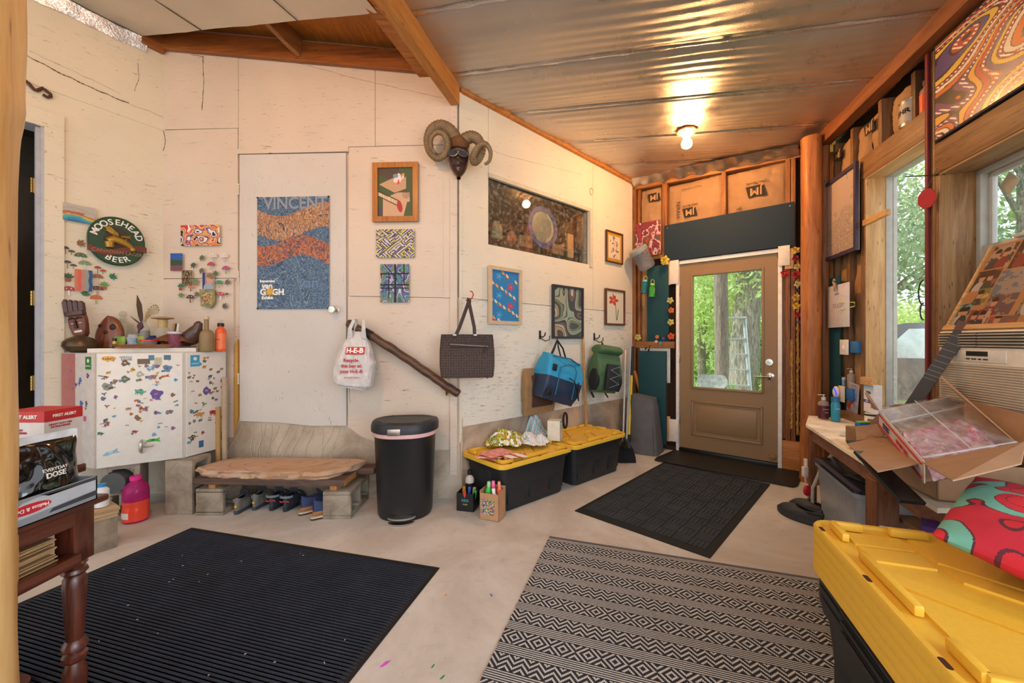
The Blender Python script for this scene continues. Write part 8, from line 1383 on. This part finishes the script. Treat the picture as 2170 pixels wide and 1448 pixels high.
t_ = NT('pink_film'); n1 = t_.noise(t_.coord(), 16, 6, .7, 1); t_.col(t_.ramp(n1, [(.35, lin('c04a72')), (.5, lin('d9a0ac')), (.65, lin('e9dcd8'))])); t_.set(Roughness=.2, Alpha=.85, Coat_Weight=.6); t_.bump(n1, .8, .01); s = MB(); s.grid(pk, 70, 50); s.obj('film', t_.m, t, smooth=80)
quad('black_panel', 'long black glossy carton panel leaning below the brown flap', 'panel', [T3(1808, 960, 1.75), T3(1845, 962, 1.78), T3(1960, 1072, 1.42), T3(1905, 1066, 1.40)], mat('101114', .25), .012); t = quad('barcode_label', 'small white label on the black panel', 'label', [T3(1812, 966, 1.73), T3(1818, 965, 1.735), T3(1826, 975, 1.70), T3(1820, 977, 1.695)], M_white, .001)
t = thing('glue_bottle', 'small white glue bottle with orange cap lying on the bench', 'bottle', T3(1800, 925, 2.62), 0); t.location.z = BZ+.018; s = MB(); s.at(rz=-.3, ry=math.pi/2); s.cyl(.017, .05, 14, z=-.06); s.at(); s.obj('white_cap', M_white, t); s = MB(); s.at(rz=-.3, ry=math.pi/2); s.cyl(.0185, .03, 14, z=-.012); s.at(); s.obj('orange_ring', mat('e0602a', .4), t); s = MB(); s.at(rz=-.3, ry=math.pi/2); s.cyl(.018, .07, 14, z=.018); s.at(); s.obj('label_body', mat('4a6aa8', .4), t)
t = thing('blue_gadget', 'small bright blue and green plastic tape dispenser on the bench', 'tape dispenser', T3(1830, 897, 2.4), 0); t.location.z = BZ+.12; s = MB(); s.box((0, 0, .0), (.08, .04, .032), .008); s.obj('case', mat('1f7ac8', .3), t); s = MB(); s.box((0, 0, .018), (.07, .035, .008), .003); s.obj('green_top', mat('8ac83a', .3), t)
t = thing('small_carton', 'small open brown carton under the blue tape dispenser', 'cardboard box', (t.location.x+.02, t.location.y, BZ), -.2); s = MB(); s.box((0, 0, .05), (.16, .12, .10), .002); s.obj('carton', M_cardd, t)
quad('teal_notebook', 'teal notebook lying flat at the bench edge beside the cord', 'book', [V((1.98, 2.36, BZ+.02)), V((2.10, 2.32, BZ+.02)), V((2.04, 2.16, BZ+.02)), V((1.92, 2.20, BZ+.02))], mat('1f4a5a', .5), .018)
# lower boxes beside the tote stack
t = thing('low_shelf', 'dark low shelf beside the bench leg holding toy cartons', 'shelf', (1.95, 1.62, 0), D.rot+math.pi/2); s = MB(); s.box((0, 0, .41), (.42, .44, .02), .002, 1); s.obj('shelf_board', M_cardd, t)
for x in (-.19, .19):
    for y in (-.2, .2): s = MB(); s.box((x, y, .2), (.035, .035, .4)); s.obj('leg', M_lg, t)
t = thing('keyboard_box', 'colourful toy piano carton reading built in songs behind the red pillow', 'box', (1.80, 1.36, .421), D.rot+math.pi/2-.9); s = MB(); s.box((0, 0, .075), (.36, .10, .15), .001, 1); s.obj('carton', mat('1a2432', .4), t); o = canvas(.355, .148, 60, 26, lambda U, W_: over(pal(np.floor(U*7)+np.floor(W_*2.4)*3, ['2a6aa8', '2a8a5a', 'a8b03a', '3a3a8a', '2f9ac0', 'a8402f']), ((U*7) % 1 < .05) | ((W_*2.4) % 1 < .08), '10141c'), M_print, 'printed_face', t, -.0506); o.location = (0, 0, .075)
s = MB(); s.at((-.04, -.052, .075), rx=math.pi/2); s.cyl(.034, .001, 20); s.obj('black_disc', M_black, t); text('25\nBuilt-in\nSongs', .016, (-.04, -.0535, .075), M_tx, t)
t = thing('purple_box', 'purple carton side showing under the carton flap', 'box', (1.625, 1.50, .421), D.rot+math.pi/2-.5); s = MB(); s.box((0, 0, .06), (.12, .10, .12), .001); s.obj('carton', mat('4a2a7a', .5), t)
q_ = T3(1978, 1092, 1.36); t = thing('bulb_box', 'white green and blue light carton lying upside down behind the yellow lids', 'box', (1.50, 1.50, .421), -.50, rx=-.0); s = MB(); s.box((0, 0, .045), (.16, .08, .09), .001, 1); s.obj('carton', mat('dcd6d0', .4), t); o = canvas(.158, .088, 20, 20, lambda U, W_: over(over(np.zeros(U.shape+(3,))+lin('ddd6d0'), W_ < .55, '3a8a4a'), W_ < .25, '3a4a8a'), M_print, 'printed_face', t, -.0406); o.location = (0, 0, .045); text('BOLDERGLOW', .018, (0, -.042, .068), M_ink, t, rot=(math.pi/2, math.pi, 0))
t = thing('plastic_bottle', 'crumpled clear plastic bottle beside the light carton', 'bottle', (1.42, 1.60, .40), .3, rx=0); s = MB(); s.at((0, 0, .0), ry=1.2); s.lathe([(.02, -.08), (.034, -.06), (.030, -.04), (.036, -.02), (.031, 0), (.036, .02), (.03, .05), (.012, .08)], 16); s.at(); s.obj('clear_body', glass_mat('e2e6ea', .3, .1), t)
t = thing('storage_crate', 'grey clear crate under the light carton beside the bench', 'storage bin', (1.50, 1.60, 0), D.rot+math.pi/2); s = MB(); rings(s, [(.26, .30, .03, 0), (.30, .34, .03, .38), (.31, .35, .03, .39), (.30, .34, .03, .395)]); s.obj('crate', mat('3f444c', .3), t)
# pillows
def pillow(name, label, c, sz, cols, rz, rx, sd, ry=0):
    t = thing(name, label, 'pillow', c, rz, None, rx, ry); s = MB(); n_ = 150
    n_ = 220; g_ = (np.arange(n_)+.5)/n_; UU, VV = np.meshgrid(g_, g_); CC = cols(UU, VV)
    for sg in (1, -1):
        b__ = len(s.v)
        for j in range(n_+1):
            for i in range(n_+1):
                u, v = i/n_*2-1, j/n_*2-1; k = (max(0, 1-u*u)*max(0, 1-v*v))**.42; pin = 1-.10*(1-abs(u))*abs(v)**3-.10*(1-abs(v))*abs(u)**3; s.v.append(V((u*sz/2*(1-.08*(1-u*u)*(abs(v) > .0)*v*v), v*sz/2*(1-.08*(1-v*v)*u*u), sg*(.075*k+.005*nz(u*4, v*4, sd)*k)+.006*nz(u*2.5, v*2.5, sd))))
        for j in range(n_):
            for i in range(n_): f = [b__+j*(n_+1)+i, b__+j*(n_+1)+i+1, b__+(j+1)*(n_+1)+i+1, b__+(j+1)*(n_+1)+i]; s.f.append(f); s.mi.append(0); s.c.append(tuple(CC[j, i]))
    s.obj('cover', attr_mat(.85, bump=.35), t, smooth=80)
def redp(u, v):
    h = vn(u, v, 4, 11)*6+vn(u, v, 9, 5)*1.5; f = h % 1; c = pal(np.floor(h)+1, ['c4202e', '4a7f86', 'c8242c', 'c4202e', '6aa894', 'b81f30', 'c4202e']); return over(c, f < .10, '5a1f2a')
def blup(u, v):
    a, b__ = (u*5) % 1-.5, (v*5+.5*(np.floor(u*5) % 2)) % 1-.5; r = np.hypot(a, b__); c = np.zeros(u.shape+(3,))+lin('1d2f5a'); c = over(c, vn(u, v, 6, 2) < .35, '4a8f8a'); c = over(c, r < .3, '1d2f5a'); return over(c, ((r > .30) & (r < .40)) | (r < .12), 'c8983a')
pillow('pillow', 'red throw pillow with teal leaf pattern lying on the yellow lids', (1.50, 1.02, TOPZ+.105), .50, redp, .55, .16, 3, -.14)
pillow('pillow', 'navy and gold patterned pillow behind the red throw pillow', (1.86, 1.20, TOPZ+.13), .42, blup, .3, -.35, 5, .2)
# long cracks and chipped seams in the painted sheets
def crack(W, par, pts, r, off, sd):
    P_ = [W.uz(x, y) for x, y in pts]; s = MB(); out_ = []; R = []
    for k in range(len(P_)-1):
        for i in range(16): f = i/16; u = P_[k][0]*(1-f)+P_[k+1][0]*f; z = P_[k][1]*(1-f)+P_[k+1][1]*f; out_.append((u+.006*nz(u*20, z*20, sd), -off, z+.008*nz(u*18, z*18, sd+3))); R.append(max(.0004, r*(.35+1.6*abs(nz(k*3+f*9, sd)))))
    s.tube(out_, R, 5, flat=(1, .3)); s.obj('crack_line', mat('5c4028', .9), par)
for W, par, pts, r in ((L, wallL, [(48, 115), (130, 158), (200, 190), (275, 222)], .0075), (L, wallL, [(275, 222), (318, 238), (344, 250)], .003), (L, wallL, [(60, 108), (150, 150), (262, 203)], .002), (L, wallL, [(290, 135), (294, 165), (284, 195)], .002), (A, wallA, [(430, 118), (432, 180), (428, 238)], .0035), (A, wallA, [(345, 272), (352, 300), (343, 326)], .003), (A, wallA, [(600, 125), (760, 168), (880, 195), (955, 212)], .002), (A, wallA, [(405, 115), (432, 122)], .006), (A, wallA, [(740, 690), (738, 760), (742, 860)], .002), (B, wallB, [(985, 300), (1090, 335), (1240, 372)], .0014), (B, wallB, [(990, 640), (1020, 636), (1034, 640)], .003)): crack(W, par, pts, r, {A: .0015, B: .0015, L: .011}[W], len(pts)+int(pts[0][0]))
# ================================================================== OUTSIDE
t_ = NT('grass'); n1 = t_.noise(t_.coord(), 3, 6, .7); t_.col(t_.ramp(n1, [(.3, lin('6a8a3a')), (.55, lin('9ab85a')), (.8, lin('b8b078'))])); t_.set(Roughness=.9); t_.bump(t_.noise(t_.coord(), 30, 4), .8, .03)
s = MB(); s.prism([(-40, -20), (60, -20), (60, 70), (-40, 70)], -.45, -.14, 'Z'); gr_ = s.obj('ground', t_.m); struct(gr_)
s = MB(); s.prism([(-30, -19), (40, -19), (12, 2.5), (4.2, 4.6), (-30, 9)], -.139, -.125, 'Z'); struct(s.obj('bounce_ground', mat('c2b09c', .9, bump=1, bscale=30, vary=.2)))  # unseen neutral ground, added so the grass bounces no green into the room
def leafm(c1, c2):
    t = NT('leaf_'+c1); n1 = t.noise(t.coord(), 1.5, 3, .7); c = t.ramp(n1, [(.35, lin(c2)), (.65, lin(c1))]); t.col(c); t.set(Roughness=.6); tr = t.n('ShaderNodeBsdfTranslucent'); t.l(c, tr.inputs[0]); mx = t.n('ShaderNodeMixShader'); mx.inputs[0].default_value = .6; t.l(t.b.outputs[0], mx.inputs[1]); t.l(tr.outputs[0], mx.inputs[2]); t.l(mx.outputs[0], t.t.nodes['Material Output'].inputs[0]); return t.m
LM = [leafm('cfe0a0', '94b470'), leafm('bccdb0', '8aa488'), leafm('e0eca8', 'b2cc78')]
def bark(c1, c2):
    t = NT('bark_'+c1); n1 = t.noise(t.coord((9, 9, 1.6)), 3.5, 6, .7, 1); t.col(t.ramp(n1, [(.38, lin(c2)), (.6, lin(c1))])); t.set(Roughness=.9); t.bump(n1, 1, .05); return t.m
MBK = bark('c0b6ac', '7a6f68'); MBP = bark('b0a298', '8a7a70')
def foliage(par, centres, n, size, m, sd, name='foliage'):
    n = int(n*2.2); size *= .62
    r = np.random.RandomState(sd); V_ = []; k = len(centres); C_ = np.array([c[:3] for c in centres]); R_ = np.array([c[3] for c in centres]); idx = r.choice(k, n, p=R_**2/np.sum(R_**2)); d = r.normal(size=(n, 3)); d /= np.linalg.norm(d, axis=1)[:, None]; P_ = C_[idx]+d*(R_[idx]*r.rand(n)**.45)[:, None]*np.array([1, 1, .8])
    a = r.normal(size=(n, 3)); a /= np.linalg.norm(a, axis=1)[:, None]; b_ = np.cross(a, r.normal(size=(n, 3))); b_ /= np.linalg.norm(b_, axis=1)[:, None]; sz = size*(.6+.8*r.rand(n))[:, None]
    q_ = np.stack([P_-a*sz, P_-b_*sz*.45, P_+a*sz, P_+b_*sz*.45], 1).reshape(-1, 3); me = bpy.data.meshes.new(name); me.vertices.add(4*n); me.vertices.foreach_set('co', q_.ravel().astype(np.float32)); me.loops.add(4*n); me.loops.foreach_set('vertex_index', np.arange(4*n, dtype=np.int32)); me.polygons.add(n); me.polygons.foreach_set('loop_start', np.arange(0, 4*n, 4, dtype=np.int32)); me.update(calc_edges=True); me.materials.append(m); o = bpy.data.objects.new(name, me); COL.objects.link(o); o.parent = par; return o
def tree(name, label, x, y, h, tr_, cr, n, size, m, sd, mb=None, lean=(0, 0), z0=.35, trunk_h=.75):
    t = thing(name, label, 'tree', (x, y, -.14), 0, 'trees outside the windows'); r = random.Random(sd); s = MB(); pts = [(lean[0]*k/10*h+.05*nz(k*.5, sd), lean[1]*k/10*h, h*trunk_h*k/10) for k in range(11)]; s.tube(pts, [tr_*(1.25-.05*k) if k else tr_*1.5 for k in range(11)], 14)
    cs = []
    for k in range(9): a = r.random()*6.28; zz = h*(z0+(1-z0)*r.random()); rr2 = cr*(.35+.4*r.random()); q_ = (lean[0]*zz+cr*.75*math.cos(a)*r.random(), lean[1]*zz+cr*.75*math.sin(a)*r.random(), zz, rr2); cs.append(q_); b0 = pts[min(10, int(zz/h/trunk_h*7))]; s.tube([b0, ((b0[0]+q_[0])/2, (b0[1]+q_[1])/2, (b0[2]+q_[2])/2+.1), q_[:3]], [tr_*.4, tr_*.25, tr_*.08], 6)
    s.obj('trunk', mb or MBK, t); foliage(t, cs, n, size, m, sd); return t
def bush(label, x, y, r, h, n, size, m, sd):
    t = thing('bush', label, 'bush', (x, y, -.14), 0, 'bushes outside'); rr2 = random.Random(sd); cs = [(rr2.uniform(-r, r), rr2.uniform(-r, r), rr2.uniform(.1, h), r*rr2.uniform(.35, .6)) for k in range(8)]; foliage(t, cs, n, size, m, sd); return t
# seen through the door
t = thing('yard_post', 'weathered cedar post standing outside the glazed door', 'post', (3.14, 6.0, -.14), 0); s = MB(); s.grid(lambda u, v: (lambda a: ((.095+.012*nz(math.cos(a)*2, math.sin(a)*2, v*5))*math.cos(a)+.02*math.sin(v*5), (.095+.012*nz(math.cos(a)*2, math.sin(a)*2, v*5))*math.sin(a), v*3.6))(u*6.2832), 20, 50); s.obj('log', MBP, t)
tree('oak_tree', 'big rough barked tree trunk just behind the stepladder outside the door', 4.62, 8.0, 7.5, .23, 2.6, 5200, .11, LM[0], 3, lean=(.035, 0), z0=.42)
tree('slim_tree', 'slim pale trunk at the left of the door glass', 4.75, 10.0, 6, .085, 1.8, 2600, .10, LM[2], 5, MBP, z0=.30)
tree('slim_tree', 'second slim pale trunk behind the cedar post', 6.3, 12.0, 6.5, .09, 2.2, 3000, .11, LM[0], 8, MBP, z0=.25)
tree('leafy_tree', 'bushy bright green tree beyond the trunks seen through the door', 8.4, 15.5, 8, .15, 3.4, 6500, .15, LM[2], 11, z0=.08)
tree('leafy_tree', 'grey green tree filling the upper left of the door glass', 6.6, 15.0, 9, .15, 3.2, 3000, .15, LM[1], 14, z0=.12)
bush('bright low bush left outside the door', 3.55, 7.2, .55, .55, 1700, .055, LM[0], 21); bush('bright green bush right outside the door', 4.9, 7.2, .55, .8, 1700, .055, LM[2], 22); bush('tall bush behind the stepladder', 5.6, 9.5, .9, 1.3, 2400, .08, LM[0], 23); bush('yellow green thicket behind the slim trunks', 6.0, 11.2, 1.3, 1.6, 3000, .10, LM[2], 24)
bush('dense thicket at the far left behind the slim trunk', 5.2, 11.6, 1.1, 1.5, 2600, .09, LM[0], 27)
t = thing('stepladder', 'grey aluminium stepladder leaning by the tree trunk outside the door', 'ladder', (3.55, 6.35, -.14), -.5); s = MB(); M_al = mat('b9bfc2', .4, .5)
for sg in (-1, 1): s = MB(); s.tube([(sg*.24, -.35, 0), (sg*.13, 0, 1.72)], .026, 6, flat=(1, .5)); s.obj('rail', M_al, t); s = MB(); s.tube([(sg*.26, .45, 0), (sg*.14, .02, 1.72)], .020, 6); s.obj('rear_leg', M_al, t)
for k in range(6): f = .12+k*.14; s = MB(); s.box((0, -.35*(1-f), 1.72*f), (2*(.24-.11*f), .07, .02)); s.obj('step', M_al, t)
s = MB(); s.box((0, 0, 1.74), (.32, .14, .03), .005); s.obj('top_cap', M_al, t)
t = thing('metal_chair', 'old white painted metal garden chair seen at the bottom of the door glass', 'chair', (2.87, 5.72, -.14), -.55); s = MB(); s.grid(lambda u, v: ((u-.5)*.40*(1-.25*(2*v-1)**2), .02*math.sin(math.pi*u), .70+.19*v), 12, 6); s.grid(lambda u, v: ((u-.5)*.40*(1-.25*(2*v-1)**2), .02*math.sin(math.pi*u)+.012, .70+.19*v), 12, 6); s.obj('backrest', mat('b4b8ba', .5, vary=.3), t); s = MB(); s.box((0, -.24, .45), (.42, .42, .02), .01); s.obj('seat', mat('a8acb0', .5), t)
for sx in (-1, 1): s = MB(); s.tube([(sx*.19, .03, .78), (sx*.20, .0, .45), (sx*.21, .04, 0)], .012, 8); s.obj('leg', M_al, t); s = MB(); s.tube([(sx*.19, -.42, .45), (sx*.20, -.44, 0)], .012, 8); s.obj('leg', M_al, t)
# seen through the right windows
tree('oak_tree', 'broad leafy oak filling the upper part of the narrow window', 9.6, 10.4, 8, .16, 3.2, 4200, .12, LM[1], 31, z0=.38)
tree('oak_tree', 'tall oak right of the narrow window beyond the car', 11.6, 9.0, 7.5, .16, 3.0, 3200, .13, LM[0], 35, z0=.40)
bush('sunlit meadow shrubs beyond the car', 14.6, 15.0, 3.0, 2.5, 6000, .13, LM[2], 37)
# parked car
t = thing('parked_car', 'dark grey off road car parked outside the narrow window', 'car', (7.35, 7.35, -.14), 2.45); M_cr = mat('3a3f46', .25, .3, coat=1); s = MB(); body = [(-2.1, .35), (-2.1, .95), (-1.85, 1.02), (.75, 1.05), (1.95, .98), (2.1, .8), (2.1, .38)]; s.prism(body, -.88, .88); s.obj('body', M_cr, t); s = MB(); cab = [(-2.0, 1.02), (-1.9, 1.62), (-1.75, 1.68), (.15, 1.68), (.35, 1.62), (.80, 1.05)]; s.prism(cab, -.80, .80); s.obj('cabin', M_cr, t)
s = MB(); s.prism([(-1.85, 1.08), (-1.78, 1.56), (-.95, 1.58), (-.95, 1.08)], -.815, .815); s.prism([(-.85, 1.08), (-.85, 1.58), (.10, 1.58), (.50, 1.08)], -.815, .815); s.obj('side_window', mat('b8c8d0', .1, coat=1), t); s = MB(); s.add([(.36, -.72, 1.60), (.36, .72, 1.60), (.82, .76, 1.07), (.82, -.76, 1.07), (.38, -.72, 1.61), (.38, .72, 1.61), (.84, .76, 1.08), (.84, -.76, 1.08)], [[0, 1, 2, 3], [7, 6, 5, 4], [0, 4, 5, 1], [2, 6, 7, 3], [1, 5, 6, 2], [3, 7, 4, 0]]); s.obj('windscreen', mat('c8d6dc', .1, coat=1), t)
for x in (-1.35, 1.35):
    for y in (-.84, .84): s = MB(); s.at((x, y+.1, .38), rx=math.pi/2); s.lathe([(.20, 0), (.37, .0), (.38, .05), (.38, .17), (.36, .2), (.2, .2)], 24); s.at(); s.obj('wheel', mat('1c1c1e', .7), t)
for y in (-.62, .62): s = MB(); s.at((2.10, y, .78), ry=math.pi/2); s.cyl(.11, .03, 18); s.obj('headlight', mat('e8ecec', .1), t)
s = MB(); s.box((.55, -.98, 1.14), (.12, .16, .14), .03); s.box((.55, .98, 1.14), (.12, .16, .14), .03); s.obj('side_mirror', M_black, t); s = MB(); s.bb(1.98, 2.2, -.8, .8, .42, .62, .03); s.obj('bumper', mat('2a2c2e', .6), t)
